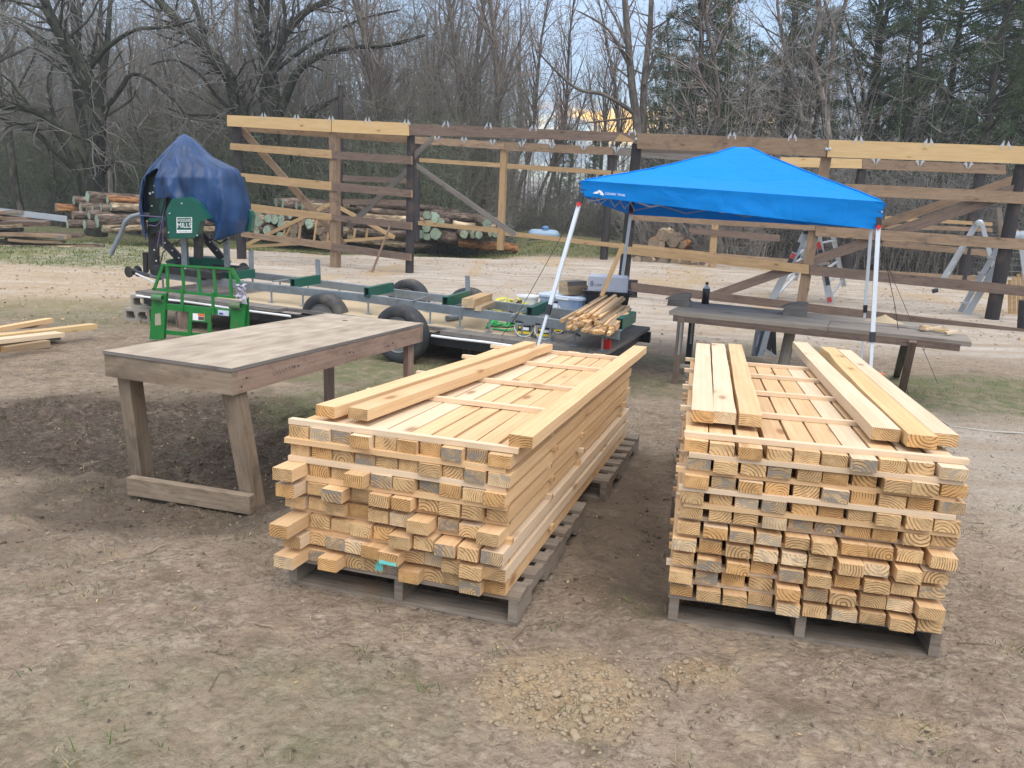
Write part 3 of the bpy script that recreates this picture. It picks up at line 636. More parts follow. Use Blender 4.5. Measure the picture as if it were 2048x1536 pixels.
def stack(f, rows, per, W, L, t, st, z0, nm, side_word, protr, seed, group, flushfront, paints, wl=PINE, special={}):
    rr = random.Random(seed); z = z0
    for k in range(rows):
        n = per[k]; wd = .0885; gap = (W-n*wd)/(n-1)
        a = rr.uniform(-.012, .012)
        shift = flushfront(k)
        for i in range(n):
            q = rr.random(); ei = 3 if q < .17 else 2 if q < .38 else 1 if q < .53 else 0
            pr = protr(k, i, rr); tt = t*rr.uniform(.94, 1.02); w_ = wd*rr.uniform(.95, 1.03)
            if (k, i) in special: pr, ei = special[(k, i)]
            aa = a+wd/2+i*(wd+gap)+rr.uniform(-.4, .4)*max(gap, .002)+shift*.2
            Lq = L*rr.uniform(.97, 1.0)
            mt, word = ENDS[ei]
            # rolls and skews a touch, as boards do on stickers
            ra = rr.uniform(-.004, .004)
            up = nz(f.w+f.e*rr.uniform(-.02, .02))
            lab = "%s board end, %s from %s in the %s row up, %s stack" % (word, ORD[i], side_word, ORD[k], nm)
            board(f(aa, -pr, z+tt/2), f(aa+ra, Lq-pr*.3, z+tt/2), w_, tt, up, PINE if rr.random() < .75 else PINE2, mt, lab, group, paints.get((k, i)))
        z += t
        if k < rows-1 or True:
            # stickers across the row
            for j, b in enumerate(STK[nm] if k < rows-1 else []):
                if b > L: continue
                j0 = rr.uniform(-.03, .02); j1 = rr.uniform(-.02, .03); bb = b+rr.uniform(-.02, .03) if j else (rr.uniform(-.012, .015) if k >= rows//2 else rr.uniform(.0, .05))
                lab = "thin pine sticker strip, %s from the front, on the %s row up, %s stack" % (ORD[j], ORD[k], nm)
                MB().bar(f(j0, bb, z+st/2), f(W+j1, bb, z+st/2), .032, st*.96, f.w, 0, 1).build("spacer_stick", [PINE2 if rr.random() < .3 else PINE, PENDO], **tagd(lab, "wood strip", "spacer strips in the lumber stacks"))
            z += st
    return z-st
STK = {"table-side": [.05, .62, 1.2, 1.8, 2.45], "canopy-side": [.05, .5, 1.0, 1.55, 2.1]}
# stack beside the plywood table
FL = Fr((-.92, 3.02, .0), (.98, -.27, 0), (.305, .952), .047)
pallet(FL, 0, 0, "weathered grey pallet under the front end of the table-side stack")
pallet(FL, .03, 1.62, "brown notched pallet under the rear of the table-side stack")
pL = {}
def protL(k, i, rr):
    return rr.choice([.0, .008, .015, .025, .03, .05, .075]) if k < 6 else rr.choice([.0, .0, .008, .03])
ztop = stack(FL, 8, [11, 11, 10, 10, 10, 10, 10, 10], .955, 2.78, .052, .023, .1285, "table-side", "the table", protL, 5, "boards of the table-side stack",
      lambda k: [.02, .025, .0, .02, .03, .03, .03, .0][k], {(0, 4): (.1, .5, -.3, .4), (1, 5): (-.4, .45, -.48, -.2)}, special={(2, 0): (.16, 2), (0, 0): (.12, 1), (5, 0): (.12, 0), (4, 0): (.1, 2)})
def top_board(f, c, t, front, rear, w, label, side, end, group, waney=0):
    """front and rear = photo pixels of the top centre of the board's two ends"""
    p = f.onw(*front, c+t); q = f.onw(*rear, c+t)
    return board(f(p[0], p[1], c+t/2), f(q[0], q[1], c+t/2), w, t, f.w, side, end, label, group, None, waney)
def top_layer(f, W, z, st, sticks, nm):
    for j, b in enumerate(sticks):
        lab = "thin pine sticker laid across the top deck, %s from the front, %s stack" % (ORD[j], nm)
        MB().bar(f(-.03 if j else -.005, b, z+st/2), f(W+.02, b, z+st/2), .034, st*.95, f.w, 0, 1, r=.8).build("spacer_stick", [PINE2, PENDO], **tagd(lab, "wood strip", "spacer strips in the lumber stacks"))
top_layer(FL, .96, ztop, .023, [.02, .72, 1.3, 2.0, 2.55], "table-side")
zt = ztop+.023
top_board(FL, zt, .048, (650, 812), (1060, 683), .094, "bark-edged loose board on top of the table-side stack, outermost toward the table", PINE, PENDO, "loose boards on top of the stacks", -1)
top_board(FL, zt, .048, (716, 817), (1100, 688), .094, "loose board second from the table on top of the table-side stack", PINE, PEND, "loose boards on top of the stacks", 1)
top_board(FL, zt, .048, (1042, 871), (1281, 692), .094, "loose board alone on the walkway edge on top of the table-side stack", PINE, PENDO, "loose boards on top of the stacks")
# stack below the canopy
FRR = Fr((.67, 2.83, .002), (1.02, -.2, 0), (.222, .975), .05)
pallet(FRR, 0, 0, "grey pallet under the front end of the canopy-side stack")
pallet(FRR, -.03, 1.25, "grey pallet under the rear end of the canopy-side stack")
def protR(k, i, rr): return rr.choice([.0, .01, .015, .03, .04])+(.03 if k < 5 and i > 3 else 0)
ztr = stack(FRR, 10, [10]*10, 1.0, 2.22, .0465, .0195, .1285, "canopy-side", "the walkway", protR, 9, "boards of the canopy-side stack",
      lambda k: [.0, .01, .015, .02, .02, .02, .025, .03, .03, .035][k], {}, wl=PINE)
top_layer(FRR, 1.0, ztr, .021, [.05, .55, 1.1, 1.65, 2.1], "canopy-side")
zt = ztr+.021
for fr, re, w_, lb, sd, wn_ in (((1405, 821), (1406, 687), .09, "pale loose board on the canopy-side stack, outermost toward the walkway", PINE2, 0), ((1450, 824), (1437, 687), .09, "wavy-edged loose board on the canopy-side stack, second from the walkway", PINE2, 1), ((1502, 829), (1470, 688), .09, "loose board on the canopy-side stack, third from the walkway", PINE, 0),
        ((1773, 857), (1600, 684), .105, "thick board with a pointed far end on the canopy-side stack", PINE2, 0), ((1846, 871), (1655, 694), .105, "wane-edged loose board between two others on the canopy-side stack", PINEY, -1), ((1893, 868), (1688, 699), .09, "loose board outermost from the walkway on the canopy-side stack", PINE2, 0)):
    top_board(FRR, zt, .05, fr, re, w_, lb, sd, ENDS[R.randrange(3)][0], "loose boards on top of the stacks", wn_)

# ------------------------------------------------------------------ plywood table
TC = [atZ(207.3, 700.8, .765), atZ(463.7, 736.7, .765), atZ(846.5, 646.1, .70), atZ(651.7, 626.7, .70)]
tb = thing("work_table", (np.mean([q[0] for q in TC]), np.mean([q[1] for q in TC]), float(zg(5.3))), "long low plywood table on lumber legs beside the lumber stack", "table")
nn = nz(np.cross(TC[1]-TC[0], TC[3]-TC[0]))
cen = sum(TC)/4
top = MB(); ex = nz(TC[2]-TC[1])
# plywood sheet with its own length-wise UV
b0 = len(top.v)
OUT = [q+nz(q-cen)*.006 for q in TC]
for q in OUT: top.v.append(q-nn*.018)
for q in OUT: top.v.append(q)
L_ = np.linalg.norm(TC[2]-TC[1]); W_ = np.linalg.norm(TC[1]-TC[0])
top.face((4, 5, 6, 7), 0, [(0, 0), (0, W_), (L_, W_), (L_, 0)], .4); top.face((3, 2, 1, 0), 0, [(0, 0), (L_, 0), (L_, W_), (0, W_)], .4)
for i in range(4): j = (i+1) % 4; top.face((i, j, 4+j, 4+i), 1, [(0, 0), (L_, 0), (L_, .018), (0, .018)], .2)
top.build("table_top", [PLYW, GREYW], tb)
ap = .12
for i in range(4):
    a, b = TC[i], TC[(i+1) % 4]; ins = nz(cen-(a+b)/2)*.021; d = nz(b-a)
    e0, e1 = (.0, .0) if i % 2 == 0 else (.04, .04)
    MB().bar(a+ins+d*e0-nn*(.018+ap/2+.002), b+ins-d*e1-nn*(.018+ap/2+.002), .038, ap, nn).build("apron", [TABW if i != 0 else MUDW, TABW], tb)
def tleg(top_, bot, w_, t_, m): MB().bar(bot, top_, w_, t_, nz(TC[1]-TC[0])).build("leg", [m], tb)
for i, (dx, base) in enumerate((((.07, .05), (286, 962)), ((.02, .07), (508, 1010)), (None, None), (None, None))):
    c = TC[i]; inw = nz(cen-c)
    P = c+nz(TC[(1, 0, 3, 2)[i]]-c)*.075+nz(TC[(3, 2, 1, 0)[i]]-c)*.085
    if base: Bp = G(*base)
    else: Bp = P.copy(); Bp[2] = float(zg(P[1]))-.01
    tleg(P-nn*(.03 if i > 1 else .06), Bp-A3(0, 0, .01), .089, .04 if i > 1 else .085, TABW if i > 1 else MUDW)
SB = [G(262, 988), G(506, 1026)]
MB().bar(SB[0]+A3(0, 0, .055), SB[1]+A3(0, 0, .05), .05, .1, (0, 0, 1)).build("foot_rail", [MUDW], tb)
# pencilled scrawl on the long apron, and nail heads
scr = MB(); a, b = TC[1], TC[2]; d = nz(b-a); outw = -nz(cen-(a+b)/2); outw = nz(np.cross(d, nn)); outw = outw if np.dot(outw, (a+b)/2-cen) > 0 else -outw
base = a+outw*.0025-nn*.1
base = a-nn*.09+nz((a+b)/2-cen)*.001
for s0 in range(6):
    x = .32+s0*.035; pts = [base+d*(x+.005*i)+nn*(.011*math.sin(i*1.3+s0*1.7)+.004+.003*s0) for i in range(8)]
    scr.tube(pts, .0007, 4)
scr.build("pencil_scrawl", [INK], tb)
nl = MB()
for x in (.06, .1, .52, .56, 1.1, 1.14, 1.6, 1.66, 2.1, 2.14): nl.lathe(a+d*(x+R.uniform(-.01, .01))-nn*R.uniform(.05, .11)+nz((a+b)/2-cen)*0, [(.004, -.003), (.004, .003)], 8, nz((a+b)/2-cen))
nl.build("nail_heads", [BLACK], tb)
kn = MB(); kc = atZ(690, 641, .7085); kn.lathe(kc, [(.022, .0), (.016, .002)], 12, nn); kn.build("knot_hole", [BLACK], tb)
# ------------------------------------------------------------------ sawmill trailer
TO = A3(.93, 7.71, 0); Td = nz(A3(-.90, .435, 0)); Tb = A3(.435, .90, 0); DZ = .15
def T(a, b, z): return TO+Td*a+Tb*b+A3(0, 0, z)
tr = thing("sawmill_trailer", T(3.4, 1, float(zg(9.5))), "low trailer with plank deck and sawmill track rails behind the plywood table", "trailer")
dk = MB(); a = .0
while a < 6.75:
    wd = .19+R.uniform(-.01, .012); b0 = .0 if (a+wd < 2.0 or a > 4.15) else .17
    dk.bar(T(a+wd/2, b0+R.uniform(-.012, .012), DZ-.022), T(a+wd/2+.1, 1.92+R.uniform(-.02, .02)-(.0 if (a < 2.2 or a > 4.35) else .2), DZ-.022), wd, .042); a += wd+.006
dk.build("deck", [DECKW], tr)
fm = MB()
for b in (.07, 1.82): fm.bar(T(.06, b, DZ-.115), T(6.8, b, DZ-.115), .05, .13)
for a in (.3, 1.2, 2.1, 3.1, 4.1, 5.1, 6.2): fm.bar(T(a, .1, DZ-.1), T(a+.08, 1.8, DZ-.1), .05, .08)
fm.bar(T(.03, .02, DZ-.09), T(.2, 1.9, DZ-.09), .06, .12)
fm.build("chassis", [BLACK], tr)
for a0, a1, b in ((.05, 2.05, -.025), (4.1, 6.85, -.025)):
    MB().tube([T(a0+(a1-a0)*k/6, b+.006*math.sin(k*2.1), DZ-.06-.004*math.sin(k*1.3)) for k in range(7)], .015, 8).build("edge_pipe", [WHITE], tr, smooth=True)
def wheel(cpt, r, wd, ax, parent, nm="wheel"):
    m = MB(); h = wd/2
    m.lathe(cpt, [(r*.6, -h*.8), (r*.66, -h), (r*.8, -h*1.06), (r*.93, -h*.95), (r*.985, -h*.72), (r, -h*.5), (r*.985, -h*.45), (r, -h*.38), (r, -h*.06), (r*.985, 0), (r, h*.06), (r, h*.38), (r*.985, h*.45), (r, h*.5), (r*.985, h*.72), (r*.93, h*.95), (r*.8, h*1.06), (r*.66, h), (r*.6, h*.8)], 40, ax)
    t = m.build(nm, [RUBBER], parent, smooth=True)
    q = MB(); q.lathe(cpt, [(r*.62, -h*.85), (r*.6, -h*.95), (r*.55, -h*.8), (r*.5, -h*.45), (r*.33, -h*.35), (r*.3, -h*.2), (r*.16, -h*.2), (r*.14, -h*.6), (.01, -h*.62)], 28, ax)
    q.lathe(cpt, [(.01, h*.5), (r*.5, h*.45), (r*.6, h*.95), (r*.62, h*.85)], 28, ax)
    q.build("rim", [RIM], t, smooth=True)
WC = []
for px in ((803, 724), (652, 690)):
    g = G(*px); WC.append(g); wheel(g+A3(0, 0, .325), .335, .2, Tb, tr)
for px in ((817, 555), (938, 572)):
    g = atZ(*px, DZ+.26); wheel(A3(g[0], g[1]+.1, float(zg(9.6))+.33), .335, .2, Tb, tr)
RZ = .385
def rail(pts, nm="track_rail"):
    P = [atZ(x, y, RZ) for x, y in pts]; m = MB()
    for p, q in zip(P[:-1], P[1:]):
        m.bar(p-A3(0, 0, .045), q-A3(0, 0, .045), .012, .09, r=.5); m.bar(p+Tb*.03, q+Tb*.03, .06, .011, r=.5)
    m.build(nm, [GALV], tr); return P
nr = rail([(300, 541), (520, 568), (716, 588), (900, 613), (1084, 636), (1240, 662)])
frl = rail([(372, 531), (540, 549), (716, 571), (891, 592), (1051, 611), (1150, 622)])
for P in (nr, frl):
    for p, q in zip(P[:-1], P[1:]):
        for k in (.12, .45, .8):
            c = p+(q-p)*k; lg = MB(); lg.bar(A3(c[0], c[1], DZ), A3(c[0], c[1], RZ-.03), .02, .02, (1, 0, 0)); lg.bar(A3(c[0], c[1], DZ+.004)-Td*.04, A3(c[0], c[1], DZ+.004)+Td*.04, .06, .008); lg.build("rail_leg", [GALV], tr)
for npx, fpx in (((455, 553), (506, 546)), ((585, 567), (637, 558)), ((733, 585), (783, 574)), ((890, 604), (935, 591)), ((1059, 625), (1093, 611)), ((1239, 648), (1266, 633))):
    p = atZ(*npx, .425); q = atZ(*fpx, .425); d = nz(q-p); s = nz(np.cross(d, A3(0, 0, 1))); m = MB()
    for sx in (-1, 1): m.bar(p+s*sx*.031, q+s*sx*.031, .007, .115, r=.4)
    m.bar(p+A3(0, 0, .054), q+A3(0, 0, .054), .062, .007, r=.5); m.bar(p-A3(0, 0, .054), q-A3(0, 0, .054), .062, .007, r=.5)
    m.bar(p+d*.05, p+d*.06, .056, .1, r=.2, m=1)  # black plate set back in the open end paints the hollow's shade
    m.build("log_bunk", [TEAL, BLACK], tr)
def vpost(bpx, tpx, z, wx, wt, mat, nm, parent, hollow=False):
    p = atZ(*bpx, z); q = atY(*tpx, p[1]); m = MB()
    if hollow:
        for s in (-1, 1): m.bar(p+A3(s*wx/2, 0, 0), q+A3(s*wx/2, 0, 0), .008, wt, (0, 1, 0), r=.5); m.bar(p+A3(0, s*wt/2, 0), q+A3(0, s*wt/2, -.02 if s < 0 else 0), wx, .008, (0, 1, 0), r=.5)
    else: m.bar(p, q, wx, wt, (0, 1, 0))
    return m.build(nm, [mat], parent)
for b_, t_, mt in (((637, 560), (635, 519), GALV), ((936, 594), (935, 552), GALV), ((503, 547), (502, 501), GALV), ((292, 545), (291, 505), BLACK)): vpost(b_, t_, .38, .05, .05, mt, "log_stop", tr, True)
for p, q in (((822, 603), (858, 592)), ((545, 563), (575, 559)), ((1022, 634), (1050, 618))): MB().tube([atZ(*p, .4), atZ(*q, .4)], .011, 6).build("clamp_rod", [GALV], tr)
tl = atZ(1211, 689, .19); MB().box(tl, Td*.05, Tb*.02, A3(0, 0, .055)).box(tl-Tb*.022, Td*.038, Tb*.004, A3(0, 0, .042), m=1).box(tl-Td*.052, Td*.003, Tb*.016, A3(0, 0, .04), m=1).build("tail_light", [REDP, REDP], tr)
MB().bar(tl+A3(0, 0, .05), tl+A3(0, 0, .15), .02, .02, (0, 1, 0)).build("light_bracket", [GALV], tr)
wr = atZ(268, 543, .28); MB().lathe(wr-Tb*.1, [(.03, 0), (.085, 0), (.085, .02), (.05, .02), (.05, .16), (.085, .16), (.085, .18), (.03, .18)], 18, Tb).tube([wr, atZ(320, 556, .28)], .03, 8).build("winch", [BLACK], tr, smooth=True)
MB().tube([atZ(272, 547, .27), atZ(312, 566, .25)], .014, 8).build("winch_handle", [WHITE], tr)
# props under the trailer
def stump(c, r, h, label):
    m = MB(); k = 7; m.tube([c+A3(0, 0, h*i/5) for i in range(6)], [r*(1+R.uniform(-.06, .06)) for i in range(6)], 14, 0, True, 1)
    return m.build("support_log", [BARK, LOGENDB], smooth=True, **tagd(label, "log block"))
g = G(347, 662); stump(g+A3(.05, .3, -.02), .13, DZ-.2-g[2], "bark-covered log block propping the trailer behind the green fork frame")
g = G(945, 716); stump(g+A3(0, .12, -.02), .13, DZ-.22-g[2], "bark-covered log block under the trailer deck behind the lumber stack")
MB().bar(g+A3(-.3, .1, DZ-.225-g[2]+.02), g+A3(.25, .14, DZ-.225-g[2]+.02), .16, .04).build("packing_board", [TABW], **tagd("short brown board packed between a log block and the trailer deck", "board"))
# sawdust lying on the deck
n_ = 70; P = []
for i in range(26):
    row = []
    for j in range(n_):
        a = .9+4.8*j/(n_-1); b = .2+1.5*i/25; e = min(i, 25-i)/6; e2 = min(j, n_-1-j)/6
        hgt = .045*max(0., float(fbm(np.array(a*2.2), np.array(b*2.2), 3, 5))-.36)*min(1, e, e2)
        row.append(T(a, b, DZ+.0+hgt-(.006 if min(e, e2) < .1 else 0)))
    P.append(row)
MB().grid(P).build("sawdust_layer", [SAWD], loc=T(3, 1, DZ), smooth='all', kind="stuff", label="tan sawdust covering the trailer deck between the rails", category="sawdust")
# ------------------------------------------------------------------ sawmill head under the blue tarp
cb_ = atZ(380, 540, .45); Ym = atZ(372, 533, .45)[1]+.25
ml = thing("portable_sawmill", A3(cb_[0], Ym, .38), "portable sawmill carriage half wrapped in a blue tarp on the trailer track", "sawmill")
cs = [atZ(311, 537, .43), atZ(432, 553, .43), atZ(500, 539, .43), atZ(372, 529, .43)]; bf = MB()
for i, j in ((0, 1), (3, 2), (0, 3), (1, 2)): bf.bar(cs[i], cs[j], .06, .085)
bf.build("carriage_frame", [BLACK], ml)
for p in (atZ(414, 549, .42), atZ(492, 534, .42), atZ(318, 540, .42)):
    MB().lathe(p-A3(.02, .05, 0), [(.02, 0), (.07, 0), (.07, .015), (.055, .02), (.055, .05), (.07, .055), (.07, .07), (.02, .075)], 18, (.3, -1, 0)).build("track_roller", [BLACK], ml, smooth=True)
vpost((397, 516), (397, 440), .6, .1, .1, BLACK, "black_post", ml)
vpost((371, 534), (367, 440), .45, .08, .07, GALV, "mast", ml); vpost((455, 534), (450, 440), .45, .07, .07, GALV, "mast", ml)
def ybar(p, q, Y, w, t, mat, nm, parent): return MB().bar(atY(*p, Y), atY(*q, Y), t, w, (0, 0, 1) if abs(p[0]-q[0]) > abs(p[1]-q[1]) else (1, 0, 0)).build(nm, [mat], parent)
ybar((309, 540), (305, 352), Ym-.02, .12, .1, BLACK, "black_post", ml)
ybar((316, 472), (371, 529), Ym-.1, .11, .06, BLACK, "brace", ml); ybar((406, 470), (452, 526), Ym+.12, .1, .06, BLACK, "brace", ml)
def yprism(px, Y, th, mat, nm, parent, m2=None): return MB().prism([atY(x, y, Y) for x, y in px], A3(0, th, 0), 0, 1 if m2 else 0).build(nm, [mat]+([m2] if m2 else []), parent)
yprism([(330, 522), (345, 517), (400, 514), (445, 518), (452, 527), (430, 533), (335, 530)], Ym+.05, .25, TEAL, "belt_tray", ml)
GUARD = [(332, 420), (344, 397.5), (379, 394), (397, 408), (415, 437), (399, 444), (393, 470), (389, 476), (338, 478)]
gd_ = yprism(GUARD, Ym-.64, .2, TEAL, "blade_guard", ml)
yprism([(353, 434.5), (384, 434.5), (384, 436), (354.2, 436), (354.2, 460), (382.8, 460), (382.8, 436), (384, 436), (384, 465.5), (353.5, 466)], Ym-.643, .002, LETW, "sign_border", gd_)
s0 = atY(355.3, 455.5, Ym-.645); sx_ = nz(atY(383, 455.2, Ym-.645)-s0); up_ = A3(0, 0, 1); ppm = (Ym-.645)/CF*1.02
text("MILLS", "sign_lettering", LETW, gd_, s0+up_*.0, sx_, up_, 9.2*ppm, 27*ppm, .002)
text("WOODLAND", "sign_lettering", LETW, gd_, s0+up_*11*ppm, sx_, up_, 5.4*ppm, 27*ppm, .002)
text("WOODLANDMILLS.COM", "sign_lettering", TEAL, gd_, s0-up_*8.6*ppm, sx_, up_, 2.6*ppm, 27*ppm, .004)
text("AAAAAAA", "sign_trees", simple("pale_green_print", srgb(120, 165, 140), .6), gd_, s0+up_*17.6*ppm, sx_, up_, 3.0*ppm, 27*ppm, .002)
yprism([(331, 420), (338, 478), (334, 478), (330, 424)], Ym-.60, .12, DKIN, "guard_side", ml)
for bx, by in ((364, 407), (338, 465), (340, 427), (395, 471)): MB().lathe(atY(bx, by, Ym-.642), [(.012, 0), (.012, .014), (.004, .016)], 8, (0, -1, 0)).build("bolt", [ALU], gd_)
yprism([(297, 356), (315, 345), (338, 342), (470, 352), (484, 400), (482, 425), (430, 430), (400, 420), (300, 470)], Ym-.14, .4, DKIN, "engine_housing", ml)
yprism([(318, 415), (330, 370), (338, 345), (341, 352), (330, 400), (322, 430)], Ym-.2, .03, TEAL, "inner_rib", ml)
yprism([(483, 410), (501, 422), (505, 433), (501, 462), (486, 465)], Ym-.02, .14, TEAL, "drive_guard", ml)
pp = [(222, 508), (232, 487), (241, 470), (246, 455), (252, 442), (264, 433), (280, 429), (303, 430)]
MB().tube([atY(x, y, Ym-.1) for x, y in pp], .034, 10).build("bent_push_pipe", [GALV], ml, smooth=True)
MB().tube([atY(255, 450, Ym-.1), atY(222, 456, Ym-.15)], .012, 6).build("pipe_lever", [BLACK], ml)
yprism([(296, 437), (334, 432), (334, 441), (298, 444)], Ym-.24, .06, TEAL, "handle_arm", ml)
for bx, by, dy in ((309, 372, -.2), (306, 385, -.2), (304, 412, -.2), (309, 500, -.3), (313, 522, -.3), (330, 486, -.17), (345, 501, -.17), (358, 516, -.17), (420, 484, .05), (434, 501, .05), (446, 518, .05), (398, 500, .1), (345, 547, -.34), (380, 551, -.34)):
    MB().lathe(atY(bx, by, Ym+dy), [(.013, 0), (.013, .012), (.006, .016)], 8, (0, -1, 0)).build("bolt", [ALU], ml)
MB().tube([atY(x, y, Ym-.2) for x, y in ((402, 470), (410, 484), (424, 478), (440, 487), (455, 478))], .012, 6).build("drive_hose", [BLKP], ml, smooth=True)
MB().tube([atY(x, y, Ym-.25) for x, y in ((320, 530), (326, 505), (338, 492), (352, 486), (362, 480))], .009, 6).build("control_cable", [BLKP], ml, smooth=True)
cd = MB()
for pts in (((280, 431), (325, 434), (326, 440), (326, 500)), ((338, 370), (325, 435), (314, 496)), ((324, 440), (312, 452), (298, 450))): cd.tube([atY(x, y, Ym-.4) for x, y in pts], .006, 5)
cd.build("tie_cord", [simple("purple_cord", (.16, .12, .26), .8)], ml)
MB().tube([atY(404, 420, Ym-.42), atY(447, 466, Ym-.3)], .006, 5).build("tarp_strap", [simple("olive_cord", (.25, .27, .17), .8)], ml)
LV = [(268, 367, 371), (272, 361, 378), (283, 352, 392), (300, 337, 408), (315, 325, 424), (330, 311, 455), (337, 306, 470), (345, 301, 476), (358, 294, 481), (380, 289, 488), (410, 288, 497), (440, 292, 500), (466, 298, 493), (485, 302, 488)]
lp = np.array([q[0] for q in LV]); lxl = np.array([q[1] for q in LV]); lxr = np.array([q[2] for q in LV])
HU = [0, .05, .062, .07, .12, .2, .235, .242, .3, .42, .51, .63, .775, .79, .81, .9, 1.0]; HP = [466, 476, 478, 353, 342, 338, 341, 396, 398, 394, 414, 432, 445, 470, 479, 470, 464]
def tarp_pt(u, v, front):
    hem = np.interp(u, HU, HP) if front else 440+14*math.sin(u*9)
    py = 268+(hem-268)*v**.85; xl, xr = np.interp(py, lp, lxl), np.interp(py, lp, lxr)
    px = xl+(xr-xl)*u; s = (py-268)/210
    hd = .50*min(1, (s/.42)**.75)+.04*s
    prof = max(0., 1-(2*u-1)**2)**.42
    rg_ = abs(math.sin(u*11+2.2*s+1.2*math.sin(s*4+u*3)))**.5-.6; fold = .07*s*rg_+.045*s*math.sin(u*27+s*6*math.sin(u*5))+.02*s*math.sin(u*53+s*9)+.04*(float(fbm(np.array(u*7.), np.array(s*5.), 3, 7 if front else 8))-.5)*min(1, s*4)
    crease = .05*math.exp(-((u-(.30+.55*(s-.3)))/.05)**2)*sstep(.25, .45, s) if front else 0
    Y = Ym+(-1 if front else 1)*(hd*prof+(fold+crease)*min(1, prof*1.5))
    q = atY(px, py, Ym); return A3(q[0]*(1+0*(Y-Ym)), Y, q[2])
tp = MB(); NU, NV = 120, 46
tp.grid([[tarp_pt(i/(NU-1), j/(NV-1), True) for i in range(NU)] for j in range(NV)])
tp.grid([[tarp_pt(i/(NU-1), j/(NV-1), False) for i in range(NU)] for j in range(NV)])
tpo = tp.build("blue_tarp", [TARP], loc=A3(cb_[0], Ym, .5), smooth='all', **tagd("faded blue plastic tarp tied over the sawmill head", "tarp"))
for gx_, gy_ in ((402, 415), (412, 394), (300, 387)): MB().lathe(atY(gx_, gy_, Ym-.47), [(.016, 0), (.016, .004), (.008, .005)], 10, (0, -1, 0)).build("grommet", [ALU], tpo)
md = tpo.modifiers.new("thickness", 'SOLIDIFY'); md.thickness = .003
# ------------------------------------------------------------------ things lying on the trailer
def tub(c, w_, d_, h, rot, lab, bodym, cat="tub"):
    t = thing("lidded_tub", c, lab, cat, "lidded screw tubs"); ca, sa = math.cos(rot), math.sin(rot); X_ = A3(ca, sa, 0); Y_ = A3(-sa, ca, 0)
    def ring(s, z): return [c+X_*(x*w_/2*s)+Y_*(y*d_/2*s)+A3(0, 0, z) for x, y in ((-1, -.8), (-.85, -1), (.85, -1), (1, -.8), (1, .8), (.85, 1), (-.85, 1), (-1, .8))]
    m = MB(); m.grid([ring(.86, 0), ring(.93, h*.5), ring(1., h)], loopx=True); m.face(range(0, 8)); m.build("tub_body", [bodym], t, smooth=True)
    q = MB(); q.grid([ring(1.02, h*.97), ring(1.05, h), ring(1.05, h*1.06), ring(.94, h*1.1)], loopx=True); q.face([24+i for i in range(8)]); q.build("lid", [BLKP], t)
    l = MB(); F0 = c-Y_*(d_/2*.925)-Y_*.004
    l.box(F0+A3(0, 0, h*.5), X_*w_*.36, Y_*.001, A3(0, 0, h*.30), m=0); l.box(F0+A3(0, 0, h*.30)-Y_*.002, X_*w_*.36, Y_*.001, A3(0, 0, h*.085), m=1); l.box(F0+X_*.02+A3(0, 0, h*.58)-Y_*.002, X_*w_*.16, Y_*.001, A3(0, 0, h*.1), m=2); l.box(F0-X_*w_*.24+A3(0, 0, h*.66)-Y_*.002, X_*w_*.06, Y_*.001, A3(0, 0, h*.07), m=1)
    l.build("label", [DKLAB, YEL, LETW], t)
    MB().tube([c+X_*(w_*.53*math.cos(k))-Y_*(d_*.55)+A3(0, 0, h*.75-h*.72*math.sin(k)) for k in np.linspace(0, math.pi, 10)], .004, 5).build("bail_handle", [LETW], t)
tub(atZ(1050, 671, DZ), .2, .2, .16, -.15, "grey lidded tub with yellow label, nearer the green strap", GREYP)
tub(atZ(1089, 676, DZ), .2, .2, .16, -.1, "grey lidded tub with yellow label, behind the tent leg", GREYP)
tub(atZ(1117, 666, DZ)+A3(0, .05, 0), .13, .13, .11, -.1, "small dark tub with yellow label beneath the stick bundle", DKIN)
def openbox(nm, FLp, FRp, dep, h, taper, mat, th=.006, rim=0.):
    e = FRp-FLp; e[2] = 0; W_ = np.linalg.norm(e); e = nz(e); d = A3(-e[1], e[0], 0); c = (FLp+FRp)/2+d*dep/2; c[2] = FLp[2]-h
    def ring(s, z, g=0.):
        r_ = []; 
        for x, y in ((-1, -.86), (-.9, -1), (.9, -1), (1, -.86), (1, .86), (.9, 1), (-.9, 1), (-1, .86)): r_.append(c+e*(x*(W_/2*s+g))+d*(y*(dep/2*s+g))+A3(0, 0, z))
        return r_
    return ring, c, e, d, W_
# clear storage tote
FLp, FRp = atZ(1076, 586, .47), atZ(1163, 597, .47)
ring, c, e, d, W_ = openbox("t", FLp, FRp, .46, .47-DZ, .9, BIN)
tt = thing("storage_tote", c, "bluish clear plastic storage tote with lid beside the white bucket", "tote"); m = MB(); H = .47-DZ
m.grid([ring(.9, 0), ring(.95, H*.5), ring(.98, H*.9)], loopx=True); m.face(range(8)); m.build("tote_body", [BIN], tt, smooth=True)
q = MB(); q.grid([ring(1.0, H*.87), ring(1.03, H*.9), ring(1.03, H*.97), ring(.97, H*1.02), ring(.9, H*1.0), ring(.86, H*.985)], loopx=True); q.face([40+i for i in range(8)]); q.build("lid", [simple("frosted_lid", (.52, .60, .72), .35)], tt)
MB().box(c-d*(.46/2*1.035)+A3(0, 0, H*.9)+e*.05, e*.09, d*.001, A3(0, 0, .012)).build("label_strip", [LETW], tt)
